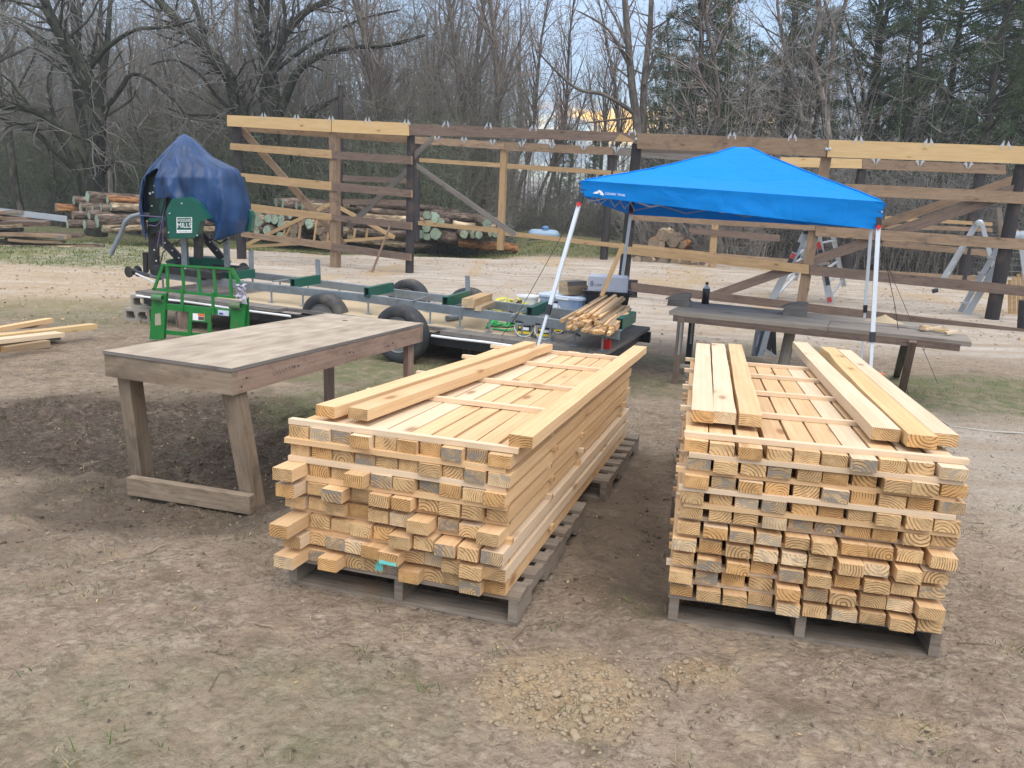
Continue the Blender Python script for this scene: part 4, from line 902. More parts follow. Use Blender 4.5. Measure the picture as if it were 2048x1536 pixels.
for k, lb in enumerate(("bottom", "middle", "top")):
    MB().bar(c+e*(.02-.005*k)-d*.17+A3(0, 0, H*1.03+.028+.056*k), c+e*(.10-.005*k)+d*(.2-.015*k)+A3(0, 0, H*1.03+.028+.056*k),   .17-.012*k, .053, m=0, me=1).build("offcut_board", [GREYW if k == 2 else PURLW, PENDP], **tagd("short thick plank, %s one of three piled on the clear tote" % lb, "board", "short planks on the tote"))
# black tote with white carton
FLp, FRp = atZ(1164, 581, .56), atZ(1262, 587, .56)
ring, c, e, d, W_ = openbox("t", FLp, FRp, .42, .56-DZ, .9, BLKP); H = .56-DZ
t2 = thing("black_tote", c, "deep black plastic tote holding a white carton on the trailer's rear", "tote"); m = MB()
m.grid([ring(.8, 0), ring(.88, H*.5), ring(.95, H*.93), ring(.97, H*.94), ring(1.03, H*.95), ring(1.04, H*1.0), ring(.98, H*1.01), ring(.93, H*.96), ring(.8, .02)], loopx=True); m.face(range(8)); m.face([64+i for i in range(8)]); m.build("tote_body", [BLKP], t2)
bx = thing("carton", c+A3(0, 0, H*.6), "open white cardboard carton with printed logo standing in the black tote", "box")
m = MB(); w2, d2, z0, z1 = W_*.40, .15, H*.55, H+.17; bc = c+e*.01-d*.03
for s in (-1, 1):
    m.box(bc+e*s*w2+A3(0, 0, (z0+z1)/2), e*.003, d*d2, A3(0, 0, (z1-z0)/2)); m.box(bc+d*s*d2+A3(0, 0, (z0+z1)/2), e*(w2-.004), d*.003, A3(0, 0, (z1-z0)/2))
m.box(bc+A3(0, 0, z0+.004), e*(w2-.004), d*(d2-.004), A3(0, 0, .003)); cartb = m.build("carton_body", [CARDW], bx)
MB().prism([bc+d*(-d2+.0)-e*w2*.98+A3(0, 0, z1+.001), bc+d*(-d2)+e*w2*.98+A3(0, 0, z1+.001), bc+d*(-d2+.07)+e*w2*.95+A3(0, 0, z1+.03), bc+d*(-d2+.07)-e*w2*.95+A3(0, 0, z1+.03)], A3(0, 0, .003)).build("flap", [CARDW], bx)
f0 = bc-d*(d2+.0045)-e*w2*.68+A3(0, 0, H+.06)
text("USP", "printed_lettering", INK, cartb, f0, e, A3(0, 0, 1), .03, .09, .001)
em = MB(); e0 = f0-e*.05+A3(0, 0, .0)
for zz in (0, .032): em.lathe(e0+e*.018+A3(0, 0, zz+.012), [(.010, 0), (.018, 0), (.018, .001), (.010, .001)], 14, -d, closed=True)
em.build("printed_emblem", [INK], cartb)
text("SNAPS OF STYLE", "printed_lettering", simple("faint_ink", (.36, .37, .42), .7), cartb, f0+e*.02-A3(0, 0, .06), e, A3(0, 0, 1), .022, .25, .001)
# white bucket, jug, blocks, straps
bk = atZ(1056, 594, .40); tb2 = thing("bucket", A3(bk[0], bk[1], DZ), "open white plastic bucket left of the clear tote on the trailer", "bucket"); m = MB()
m.lathe(A3(bk[0], bk[1], DZ), [(.115, 0), (.135, .25), (.15, .25), (.15, .27), (.137, .27), (.128, .255), (.11, .18), (.001, .18)], 24, ms=[0, 0, 0, 0, 0, 0, 1]); m.build("bucket_body", [WHITE, DKIN], tb2, smooth=True)
jg = atZ(1111, 629, .30); jo = thing("jug", A3(jg[0], jg[1], DZ+.02), "translucent milk jug with dark cap before the clear tote", "jug"); c0 = A3(jg[0], jg[1]+.05, DZ+.01); m = MB()
m.lathe(c0, [(.07, 0), (.078, .02), (.078, .15), (.06, .2), (.03, .25), (.022, .275)], 14); jb = m.build("jug_body", [JUG], jo, smooth=True)
MB().lathe(c0+A3(0, 0, .27), [(.025, 0), (.025, .025), (.0, .026)], 12).build("cap", [BLKP], jo)
MB().tube([c0+A3(.03, -.05, .24), c0+A3(.06, -.075, .2), c0+A3(.065, -.08, .14)], .012, 8).build("grip", [JUG], jo, smooth=True)
p, q = atZ(936, 607, .45), atZ(973, 594, .45); MB().bar(p, q, .15, .1, m=0, me=1).build("timber_block", [TANW, PENDP], **tagd("thick square timber block resting across the track rails", "timber block"))
p, q = atZ(956, 618, .40), atZ(984, 606, .40); MB().bar(p, q, .08, .045, m=0, me=1).build("timber_offcut", [PURLW, PENDP], **tagd("thin wood offcut beside the square timber block on the rails", "wood offcut"))
p, q = atZ(894, 637, .2), atZ(922, 633, .2); MB().tube([p, q], .035, 12).build("steel_pipe_stub", [GALV], smooth=True, **tagd("short steel pipe stub lying on the sawdusty deck under the rail", "pipe"))
def ribbon(pts, wd, th, m):
    pts = [np.asarray(p, float) for p in pts]; k = len(pts); rows = []
    for i, p in enumerate(pts):
        d = nz(pts[min(i+1, k-1)]-pts[max(i-1, 0)]); s = nz(np.cross(d, A3(.25*math.sin(i*1.1), .2*math.cos(i*.7), 1))); u = np.cross(s, d)
        rows.append([p-s*wd/2, p+s*wd/2, p+s*wd/2+u*th, p-s*wd/2+u*th, p-s*wd/2])
    m.grid(rows)
def heap(c, rx, ry, h, n, seed, wd):
    r = random.Random(seed); m = MB(); pts = []; a = r.random()*6
    for i in range(n):
        a += r.uniform(.35, 1.0)*(1 if i % 9 < 6 else -.6); q = .35+.65*r.random()
        pts.append(c+A3(math.cos(a)*rx*q, math.sin(a)*ry*q, .01+h*(1-q*.75)*(.4+.6*r.random())))
    fine = []
    for i in range(len(pts)-1):
        p0, p1, p2, p3 = pts[max(i-1, 0)], pts[i], pts[i+1], pts[min(i+2, len(pts)-1)]
        for t in np.linspace(0, 1, 6)[:-1]: fine.append(.5*((2*p1)+(p2-p0)*t+(2*p0-5*p1+4*p2-p3)*t*t+(3*p1-p0-3*p2+p3)*t**3))
    ribbon(fine, wd, .004, m); return m
heap(atZ(1016, 640, DZ)+A3(0, .30, .0), .36, .26, .36, 62, 3, .085).build("yellow_strap", [YSTRAP], smooth='all', **tagd("heap of yellow ratchet webbing between the track rails", "strap"))
heap(atZ(1024, 640, DZ)+A3(0, .12, .0), .2, .15, .33, 40, 5, .09).build("tan_strap", [TSTRAP], smooth='all', **tagd("tan webbing strap coiled among the yellow and green straps", "strap"))
m = heap(atZ(1000, 655, DZ)+A3(.04, .04, 0), .2, .09, .09, 26, 8, .05)
ribbon([atZ(975, 655, DZ+.02), atZ(985, 640, DZ+.07), atZ(1005, 634, DZ+.1), atZ(1028, 640, DZ+.1), atZ(1040, 655, DZ+.04), atZ(1015, 661, DZ+.02), atZ(985, 657, DZ+.015)], .05, .004, m)
m.build("green_strap", [GSTRAP], smooth='all', **tagd("bright green lifting sling piled at the deck edge by the tubs", "strap"))
# bundle of sticks
rs = random.Random(4)
for i in range(64):
    s = rs.random(); ly = rs.randint(0, 2) if s < .22 else rs.randint(0, 4) if s < .75 else rs.randint(0, 2)
    z0_ = .385+ly*.025; x0 = 1120+s*105+rs.uniform(-6, 6)+ly*2; y0 = 655+s*13-ly*7.5+rs.uniform(-2, 2)
    k = s+rs.uniform(-.08, .08); dx, dy = 84-56*k, -44+10*k; f_ = rs.uniform(.85, 1.15)
    p = atZ(x0, y0, z0_); q = atZ(x0+dx*f_, y0+dy*f_, z0_+.02+rs.uniform(-.02, .05)); w_ = rs.uniform(.026, .036)
    MB().bar(p, q, w_, w_*rs.uniform(.85, 1.1), (rs.uniform(-.3, .3), 0, 1), 0, 1).build("pine_stick", [PURLW if rs.random() < .55 else PINE, PENDO], **tagd("thin square pine stick in the loose bundle at the trailer's rear end", "stick", "sticks bundled on the trailer"))
p = atZ(1203, 592, .66); q = atY(1247, 487, p[1]+.05); MB().bar(p, q, .045, .02, (0, 1, 0), 0, 1).build("upright_lath", [TANW, PENDP], **tagd("long pale lath standing tilted out of the stick bundle", "lath"))
p, q = atZ(1130, 658, .17), atZ(1160, 671, .16); MB().tube([p, (p+q)/2+A3(0, 0, .01), q], .012, 6).build("pry_bar", [BLACK], **tagd("black pry bar lying on the deck under the stick bundle", "pry bar"))
# ------------------------------------------------------------------ green pallet-fork frame
B0 = A3(*G(302, 680)[:2], 0); fd = nz(A3(1, -.22, 0)); fn = A3(fd[1], -fd[0], 0)
def FP(x, y, off=0.): return onpl(x, y, B0+fn*off, fn)
fk = thing("pallet_fork_frame", B0+fd*.6+A3(0, 0, float(zg(9.3))), "bright green pallet fork frame standing before the trailer", "fork frame")
def fpr(px, nm, mat=GREEN, th=.012, off=0., par=None): return MB().prism([FP(x, y, off) for x, y in px], -fn*th).build(nm, [mat], par or fk)
def fbar(p, q, w_, nm, th=.02, off=0., mat=GREEN):
    a, b = FP(*p, off), FP(*q, off); return MB().bar(a, b, th, w_, nz(np.cross(fn, b-a))).build(nm, [mat], fk)
lp_ = fpr([(304, 587), (331, 587), (327, 679), (299, 679)], "side_plate", th=.02, off=.04); rp_ = fpr([(463, 608), (491.5, 601.5), (488, 653), (483, 668), (459, 668)], "side_plate", th=.02, off=.04)
for pts in ([(331, 587), (336, 584), (331, 676), (327, 679)], [(491.5, 601.5), (497, 594), (498, 660), (488, 660)]): fpr(pts, "plate_flange", off=-.02, th=.012)
fpr([(331, 608), (462, 619.5), (462, 631), (331, 620)], "cross_beam", off=.02, th=.05); ctr = fpr([(377, 623), (422, 627), (421, 646), (377, 642)], "center_plate", off=.035, th=.012)
fbar((380, 642), (379, 680), .05, "lower_strut", off=.02); fbar((420, 645), (418, 682), .05, "lower_strut", off=.02); fbar((327, 664), (462, 676), .05, "bottom_bar", off=0)
fbar((305, 578), (470, 595), .03, "guard_rail"); fbar((326, 529.5), (464, 538), .025, "top_rail"); fbar((326, 529), (308, 580), .035, "guard_side_bar"); fbar((463, 537), (483, 574), .045, "guard_side_bar"); fbar((483, 574), (491, 600), .045, "guard_side_bar")
for t_, b_ in (((334, 530), (336, 580)), ((364.5, 532), (368, 580)), ((397, 534), (401, 586)), ((427, 536), (432, 590)), ((460, 538), (463, 592))): fbar(t_, b_, .033, "upright_bar", off=-.01)
fbar((364, 578), (364.5, 622), .033, "drop_bar", off=.03); fbar((425, 585), (427, 628), .033, "drop_bar", off=.03)
for (x, y, p_) in ((317, 596, lp_), (473, 612, rp_)): MB().lathe(FP(x, y, .06)+fd*-.08, [(.03, 0), (.042, 0), (.042, .14), (.03, .14)], 12, fd, closed=True).build("hook_tube", [simple("worn_green_steel", (.06, .16, .07), .6, 0, .3, 8, ((.16, .09, .06), .8))], p_, smooth=True)
fpr([(310, 628), (321, 626), (322, 650), (310, 651)], "worn_patch", simple("worn_patch_paint", (.36, .32, .24), .7, 0, .25, 12), .001, .0425)
fpr([(385.5, 626.5), (409, 628), (408.5, 642), (385.5, 640)], "warning_decal", LETW, .001, .0385, ctr); fpr([(396, 627.3), (408.6, 628.1), (408.4, 633), (396, 632)], "decal_band", ORANGEP, .001, .0405, ctr); fpr([(396.5, 633), (408.2, 634), (408, 641), (396.5, 640)], "decal_picture", simple("decal_ink", (.12, .07, .07), .6), .001, .0405, ctr)
fpr([(436, 619.5), (458, 621.5), (457.5, 632), (436, 630)], "data_decal", simple("data_decal", (.55, .60, .72), .5), .001, .0225); fpr([(438, 625), (446, 625.7), (446, 629.5), (438, 629)], "decal_logo", simple("decal_blue", (.05, .08, .3), .5), .001, .025)
rg = MB(); rc = FP(484, 578, .05); r3 = random.Random(3)
for k in range(9):                                   # knotted cloth: crumpled tails hanging from a wrapped knot
    a = r3.uniform(-.9, .9); L = r3.uniform(.08, .2); P = []; w0 = r3.uniform(.025, .045); dx = r3.uniform(-.03, .03)
    for i in range(7):
        v = i/6; c = rc+fd*(dx+a*L*v*.55+.012*math.sin(v*7+k))-A3(0, 0, L*v*(1.1 if k < 6 else -.25)-.03)+fn*(.02*math.sin(v*5+k)+.01*k*.4)
        P.append([c+fd*(w0*(.4+v)*math.cos(t+k))+fn*(.014*math.sin(2*t+k)+.010*math.sin(t*5+v*4)) for t in np.linspace(0, math.pi, 7)])
    rg.grid(P)
rg.tube([rc+fd*(.034*math.cos(t))+fn*(.03*math.sin(t))+A3(0, 0, .012*math.sin(3*t)) for t in np.linspace(0, 6.28, 13)[:-1]], .016, 6, closed=True)
rg.build("tied_rag", [RAG], smooth='all', **tagd("pale lilac rag knotted on the green fork frame's corner", "rag"))
# concrete blocks under the trailer's front corner
def cinder(cen, ax, label):
    t = thing("concrete_block", cen, label, "concrete block", "concrete blocks under the trailer"); X_ = nz(ax); Y_ = A3(-X_[1], X_[0], 0); m = MB(); L, W2, H2 = .39, .19, .185
    # walls of a two-core block, cores run front to back
    for z in (.018, H2-.018): m.box(cen+A3(0, 0, z), X_*L/2, Y_*W2/2, A3(0, 0, .018))
    for x in (-L/2+.018, 0, L/2-.018): m.box(cen+X_*x+A3(0, 0, H2/2), X_*.018, Y_*(W2/2-.001), A3(0, 0, H2/2-.036))
    for cx in (-L/4, L/4):
        for sx in (-1, 1):
            for sz in (-1, 1):
                k = cen+X_*(cx+sx*(L/4-.018-.0))+A3(0, 0, H2/2+sz*(H2/2-.036)); m.prism([k, k-X_*sx*.035, k-A3(0, 0, sz*.035)], Y_*(W2-.004), 0); 
                for q in range(len(m.v)-6, len(m.v)): m.v[q] = m.v[q]-Y_*(W2/2-.002)
    m.build("block_body", [CONC], t)
g = G(282, 641); gb = A3(g[0], g[1], float(gz(g[0], g[1]))-.005); ax = A3(1, -.12, 0)
cinder(gb, ax, "grey two-hole concrete block on the ground under another block"); cinder(gb+A3(.09, .05, .188), A3(1, -.05, 0), "grey two-hole concrete block stacked on top, holding the trailer corner")
# ------------------------------------------------------------------ pop-up canopy
TFL, TFR = atY(1163, 362, 8.25), atY(1768, 404, 7.35)
td = nz(A3(*(TFR-TFL)[:2], 0)); ts = A3(-td[1], td[0], 0); TW = np.linalg.norm((TFR-TFL)[:2])
ez = 1.79; TFL = A3(TFL[0], TFL[1], ez+.045); TFR = A3(TFR[0], TFR[1], ez-.05); TBL = TFL+ts*TW; TBR = TFR+ts*TW; TBL[2] = ez-.06; TBR[2] = ez-.08; TBR = TBR+td*.22
tn = thing("pop_up_canopy", A3(*((TFL+TBR)/2)[:2], float(zg(9))), "bright blue pop-up canopy on slanting white legs over the plank bench", "canopy tent")
pk = atY(1487, 289, (TFL[1]+TBR[1])/2); tc_ = (TFL+TFR+TBL+TBR)/4; pk = A3(tc_[0], tc_[1], pk[2])
def cpt(u, v):                                        # roof over the square: u across, v front to back
    e = TFL*(1-u)*(1-v)+TFR*u*(1-v)+TBL*(1-u)*v+TBR*u*v
    s = max(abs(2*u-1), abs(2*v-1)); dgn = abs(abs(2*u-1)-abs(2*v-1))
    hgt = (pk[2]-e[2])*(1-s)**1.0*(.86+.14*(1-s)) if s < 1 else 0
    sag = -.075*math.sin(math.pi*min(1, (1-s)*1.05))*min(1, dgn*2.2)*(1 if s > .06 else s/.06)
    wr = .026*(float(fbm(np.array(u*7+3*v), np.array(v*7), 4, 4))-.5)*min(1, (1-s)*8)
    for cr_ in (.2, .4, .6, .8): wr -= .007*(math.exp(-((u-cr_-.02*math.sin(v*5))/.006)**2)+math.exp(-((v-cr_)/.006)**2))*min(1, (1-s)*6)
    tip = -.05*max(0, 1-s/.07)**2
    return e+A3(0, 0, hgt+sag+wr+tip-.015*max(0, (s-.93)/.07)**2*0)
NU = 121
us = [.5-.5*math.cos(math.pi*i/(NU-1))*1.0 for i in range(NU)]; us = [i/(NU-1) for i in range(NU)]
cm = MB(); cm.grid([[cpt(u, v) for u in us] for v in us])
roof = cm.build("canopy_roof", [CANOPY], tn, smooth='all')
for q_ in range(4):
    sm_ = [cpt(*((t if q_ in (0, 2) else 1-t), (t if q_ in (0, 1) else 1-t)))+A3(0, 0, .004) for t in np.linspace(.01, .5, 16)]
    MB().tube(sm_, .007, 5).build('ridge_seam', [CANOPY], tn, smooth=True)
def valance(a, b, outv, dropa, dropb, nm, seed, off=0.):
    P = []; n = 64
    for j in range(9):
        v = j/8; row = []
        for i in range(n):
            u = i/(n-1); p = a+(b-a)*u; drop = dropa+(dropb-dropa)*u
            sagv = .018*math.sin(math.pi*u)
            fl = .012*math.sin(u*8+seed)*v+.02*(float(fbm(np.array(u*11.), np.array(v*2.), 3, seed))-.5)*(.3+v)+.03*math.sin(math.pi*u)*v*0
            ce = min(u, 1-u); pucker = .014*math.exp(-(ce/.035)**2)*math.sin(v*22+seed)
            bul = .018*math.exp(-((v-.02)/.12)**2)
            row.append(p+outv*(fl+pucker+bul*.6+.012)+A3(0, 0, -drop*v-sagv*v*.3+.003+(.0 if v > 0 else -.004)))
        P.append(row)
    return MB().grid(P).build(nm, [CANOPY], tn, smooth='all')
vf = valance(TFL, TFR, -ts, .155, .255, "valance", 3); valance(TFR, TBR, td, .255, .27, "valance", 5); valance(TBR, TBL, ts, .27, .27, "valance", 7); valance(TBL, TFL, -td, .27, .155, "valance", 9)
# mountain mark and wordmark on the front valance
def VP(x, y, off=.042): return onpl(x, y, TFL-ts*off, ts)
def vpoly(px): return MB().prism([VP(x, y) for x, y in px], -ts*.001)
lm = MB(); 
for px in ([(1185.8, 387), (1190, 383.4), (1193.4, 383.4), (1198.5, 379.8), (1202.5, 381.8), (1197.6, 385.4), (1195.6, 387.6)], [(1202.5, 381.8), (1204.4, 383.6), (1208.4, 390.8), (1199.6, 389.6), (1201.8, 386.6), (1198, 386.2)]): lm.prism([VP(x, y) for x, y in px], -ts*.001)
lm.build("mountain_mark", [LETW], vf)
l0 = VP(1210.2, 389.2); lx = nz(VP(1251, 392.8)-l0); text("OZARK TRAIL", "brand_lettering", LETW, vf, l0, lx, A3(0, 0, 1), .022, np.linalg.norm(VP(1251, 392.8)-l0), .001)
LEGB = [G(1056, 762), G(1737, 822), None, None]
bl = TBL+ts*.13-td*.12; br = TBR+ts*.13+td*.12; LEGB[2] = A3(bl[0], bl[1], float(gz(bl[0], bl[1]))); LEGB[3] = A3(br[0], br[1], float(gz(br[0], br[1])))
LEGT = [TFL, TFR, TBL, TBR]; cxy = (TFL+TFR+TBL+TBR)/4
for k in range(4):
    b_, t_ = LEGB[k], LEGT[k]+nz((cxy-LEGT[k])*A3(1, 1, 0))*.045-A3(0, 0, .03); L = t_-b_; s = .36
    m = MB(); m.bar(b_+L*s, t_, .038, .038, td, r=.5); lg = m.build("leg", [TENTLEG], tn)
    MB().bar(b_, b_+L*(s+.05), .028, .028, td, r=.5).build("inner_leg", [TENTLEG], lg)
    MB().bar(b_+L*(s-.02), b_+L*(s+.03), .05, .05, td).build("leg_sleeve", [BLKP], lg); MB().bar(b_-A3(0, 0, .0), b_+A3(0, 0, .012), .08, .08, td).build("foot_plate", [BLKP], lg)
    MB().bar(t_-L*.11, t_-L*.098, .046, .048, td).bar(t_-L*.115-ts*.024, t_-L*.095-ts*.024, .022, .022, td).build("red_latch", [REDP], lg)
    MB().bar(t_-L*.10, t_-L*.02, .046, .046, td).build("slider_bracket", [BLKP], lg)
for k, (i, j) in enumerate(((0, 1), (1, 3), (3, 2), (2, 0))):     # scissor trusses under the eaves
    a, b = LEGT[i], LEGT[j]; ins = nz(((cxy-(a+b)/2)*A3(1, 1, 0)))*.06; hi, lo = -.04, -.21
    P = [a+(b-a)*q+ins for q in (0.02, .25, .5, .75, .98)]
    for q in range(4):
        z0, z1 = (hi, lo) if q % 2 == 0 else (lo, hi)
        MB().bar(P[q]+A3(0, 0, z0), P[q+1]+A3(0, 0, z1), .009, .016, (0, 0, 1)).build("truss_bar", [TRUSSM], tn); MB().bar(P[q]+A3(0, 0, z1)+ins*.25, P[q+1]+A3(0, 0, z0)+ins*.25, .009, .016, (0, 0, 1)).build("truss_bar", [TRUSSM], tn)
for k in range(4): MB().tube([LEGT[k]+A3(0, 0, -.09), (LEGT[k]+pk)/2-A3(0, 0, .12), pk-A3(0, 0, .12)], .01, 6).build("roof_pole", [TENTLEG], tn)
def cord(pts, label, r=.0035, mat=ROPE): return MB().tube(pts, r, 5).build("guy_cord", [mat], **tagd(label, "cord", "canopy guy cords"))
cord([atY(1756, 450, 7.4), atY(1790, 612, 7.6), atY(1806, 725, 7.8), G(1818, 800)], "dark guy cord slanting from the canopy's near right corner to the grass")
cord([atY(1735, 440, 10.1), atY(1800, 590, 10.0), G(1876, 768)], "dark guy cord running from the canopy's rear corner past the bench end")
cord([atY(1165, 395, 8.3), atY(1105, 505, 8.3), atY(1035, 630, 8.0), G(965, 722)], "thin guy cord from the canopy's near left corner across the trailer")
hl = [G(*q) for q in ((1880, 842), (1900, 855), (1940, 861), (1985, 866), (2040, 869), (2100, 875))]; MB().tube([q+A3(0, 0, .012) for q in hl], .009, 8).build("garden_hose", [HOSE], smooth=True, **tagd("pale hose lying on the ground beyond the canopy-side stack", "hose"))
ob = LEGB[1]+A3(.06, -.05, 0); ob = onpl(1751, 747, LEGB[1]-ts*.07, ts); m = MB(); m.lathe(ob-A3(0, 0, .03), [(.012, 0), (.03, .01), (.036, .028), (.03, .046), (.012, .056)], 14); m.tube([ob+td*-.03, ob+td*.075], .01, 6); m.build("ratchet_strap", [ORANGEP], smooth=True, **tagd("small orange ratchet ball hooked at the canopy leg behind the boards", "ratchet"))
# ------------------------------------------------------------------ plank bench under the canopy
BZ = .52
bA, bB, bC, bD = atZ(1338, 622, BZ), atZ(1944, 683, BZ), atZ(1932, 668, BZ), atZ(1352, 600, BZ)
bw = .30; bx_ = nz(bB-bA); by_ = A3(-bx_[1], bx_[0], 0)
bn = thing("plank_bench", A3(*((bA+bB)/2)[:2], float(zg(7.5))), "long grey plank bench on bolted steel-and-wood legs under the canopy", "bench")
BL = np.linalg.norm(bB-bA); bd_ = float(np.dot(bD-bA, by_)); pw = bd_/2-.012
MB().bar(bA+by_*(pw/2)+A3(0, 0, -.02), bA+bx_*BL*.56+by_*(pw/2)-A3(0, 0, .02), pw, .045, ws=wob(8, .004)).build("plank", [BENCHW], bn)
MB().bar(bA+bx_*(BL*.56+.006)+by_*(pw/2+.01)+A3(0, 0, -.022), bA+bx_*BL+by_*(pw/2)-A3(0, 0, .03), pw, .045, ws=wob(8, .004)).build("plank", [BENCHW], bn)
MB().bar(bA+by_*(bd_-pw/2)+A3(0, 0, -.02), bA+bx_*BL*.94+by_*(bd_-pw/2)-A3(0, 0, .02), pw, .045, ws=wob(8, .004)).build("plank", [BENCHW], bn)
MB().bar(bA+bx_*.05+by_*.02-A3(0, 0, .07), bA+bx_*BL*.97+by_*.02-A3(0, 0, .07), .04, .07).build("side_rail", [DARKW], bn)
for bp, tpx in (((1350, 769), (1352, 624)), ((1374, 748), (1376, 618))):
    g = G(*bp); t_ = onpl(tpx[0], tpx[1]+4, g, nz(g*A3(1, 1, 0))); t_ = A3(g[0], g[1], BZ-.04); MB().bar(g-A3(0, 0, .01), t_, .06, .06, by_).build("bench_leg", [DARKW if bp[1] > 760 else BLACK], bn)
    MB().bar(A3(g[0]-.0, g[1]-.034, .1), A3(g[0], g[1]-.034, BZ-.08), .025, .006, (0, 1, 0)).build("leg_strap", [GALV], bn)
for (x, y), (x2, y2) in (((1800, 800), (1826, 682)), ((1793, 752), (1812, 680))):
    g = G(x, y); t_ = atZ(x2, y2, BZ-.05); MB().bar(g, A3(t_[0], t_[1], BZ-.05), .07, .05, by_).build("bench_leg", [DARKW if y > 770 else BLACK], bn)
g = G(1574, 738); t_ = atZ(1590, 652, BZ-.05); MB().tube([A3(t_[0]-.05, t_[1]+.1, float(zg(t_[1]))-.01), A3(t_[0], t_[1]+.1, BZ-.04)], [.06, .055], 10).build("center_post", [BENCHW], bn, smooth=True)
g = G(1352, 722); MB().bar(G(1350, 769)+A3(.02, .04, .2), G(1350, 769)+A3(.62, -.14, .2), .1, .03).build("lower_shelf", [BENCHW], bn)
g = G(1378, 752); MB().abox(g[0]-.05, g[0]+.1, g[1], g[1]+.1, g[2], g[2]+.1).build("footing_block", [CONC], **tagd("small grey block on the ground behind the bench's near leg", "block"))
bt = atZ(1410, 608, BZ+.0); bo = thing("bottle", A3(bt[0], bt[1], BZ), "dark bottle with clear neck and black cap standing on the plank bench", "bottle")
bh = atY(1412, 564, bt[1])[2]-BZ; k = bh
MB().lathe(A3(bt[0], bt[1], BZ), [(.04, 0), (.043, .01), (.043, k*.66), (.038, k*.72)], 18).build("bottle_body", [DKLIQ], bo, smooth=True); MB().lathe(A3(bt[0], bt[1], BZ), [(.038, k*.72), (.02, k*.82), (.015, k*.9)], 18).build("neck", [CLEARG], bo, smooth=True); MB().lathe(A3(bt[0], bt[1], BZ), [(.018, k*.89), (.018, k), (0, k)], 14).build("cap", [BLKP], bo)
def wedge(px, label):
    c = atZ(*px, BZ); a = nz(bx_+by_*.1); b_ = A3(-a[1], a[0], 0); m = MB()
    m.prism([c-a*.12+A3(0, 0, .0), c+a*.13, c+a*.13+A3(0, 0, .07), c-a*.11+A3(0, 0, .07)], b_*.16, 0)
    m.prism([c-a*.15+A3(0, 0, .072), c+a*.12+A3(0, 0, .072), c+a*.13+A3(0, 0, .15), c+a*.03+A3(0, 0, .148), c-a*.08+A3(0, 0, .115)], b_*.13, 0)
    m.build("wood_wedge", [GREYW], **tagd(label, "wood block", "grey wood blocks on the bench"))
wedge((1355, 613), "grey tapered wood block at the bench end beside the bottle"); wedge((1588, 632), "grey tapered wood block at the bench's middle joint")
sdm = MB(); c = atZ(1768, 644, BZ); P = []
for i in range(9):
    q = i/8; P.append([c+bx_*(math.cos(t)*.2*q)+by_*(math.sin(t)*.09*q)+A3(0, 0, .075*(1-q)**1.3+.008*R.random()*(1-q)) for t in np.linspace(0, 2*math.pi, 20)[:-1]])
sdm.grid(P, loopx=True).build("sawdust_pile", [SAWD], smooth='all', kind="stuff", label="small cone of yellow sawdust on the plank bench", category="sawdust")
for k, (x, y, L, w_, a, lb, mt) in enumerate(((1850, 658, .12, .05, .5, "tan wood scrap standing highest in the scrap heap on the bench end", PINE), (1866, 661, .14, .04, -.3, "pale wood scrap lying in the middle of the bench-end scrap heap", PINE2), (1884, 664, .12, .04, -.5, "yellow wood scrap in the bench-end heap, third from the bottle", PINEY), (1900, 668, .1, .04, .2, "greenish-tipped wood scrap at the outer end of the bench-end heap", PINE2), (1846, 660, .09, .04, 1.0, "bark-edged wood scrap nearest the bottle in the bench-end heap", BARKP))):
    c = atZ(x, y, BZ+.01); d = A3(math.cos(a), math.sin(a), .15*(k % 2)); MB().bar(c-d*L/2+A3(0, 0, .015+.012*(k == 0)), c+d*L/2+A3(0, 0, .02+.01*k*(k < 2)), w_, .022, m=0, me=1).build("wood_scrap", [mt, PENDP], **tagd(lb, "wood scrap", "wood scraps on the bench end"))
# folded aluminium work stand half hidden behind the stack
g = G(1530, 735); Yb = g[1]+.3; ws_ = thing("folding_stand", A3(g[0], Yb, float(zg(Yb))), "grey aluminium folding stand behind the plank bench and stack", "work stand")
yprism([(1517, 640), (1536, 640), (1520, 712), (1504, 712)], Yb, .05, GALV, "stand_leg", ws_); yprism([(1536, 641), (1546, 643), (1528, 712), (1516, 712)], Yb-.06, .05, ALU, "stand_leg", ws_)
yprism([(1540, 665), (1557, 655), (1560, 658), (1552, 664), (1553, 712), (1545, 712), (1546, 690), (1540, 705), (1535, 700)], Yb-.02, .05, BLACK, "hinge_bracket", ws_); yprism([(1542, 659), (1556, 653), (1560, 656), (1547, 664)], Yb-.04, .12, ALU, "step", ws_); yprism([(1527, 700), (1532, 697), (1556, 713), (1548, 714)], Yb-.07, .03, ALU, "spreader", ws_)
yprism([(1517, 672), (1519, 668), (1514, 692), (1512, 694)], Yb-.003, .002, LETW, "printed_mark", ws_)
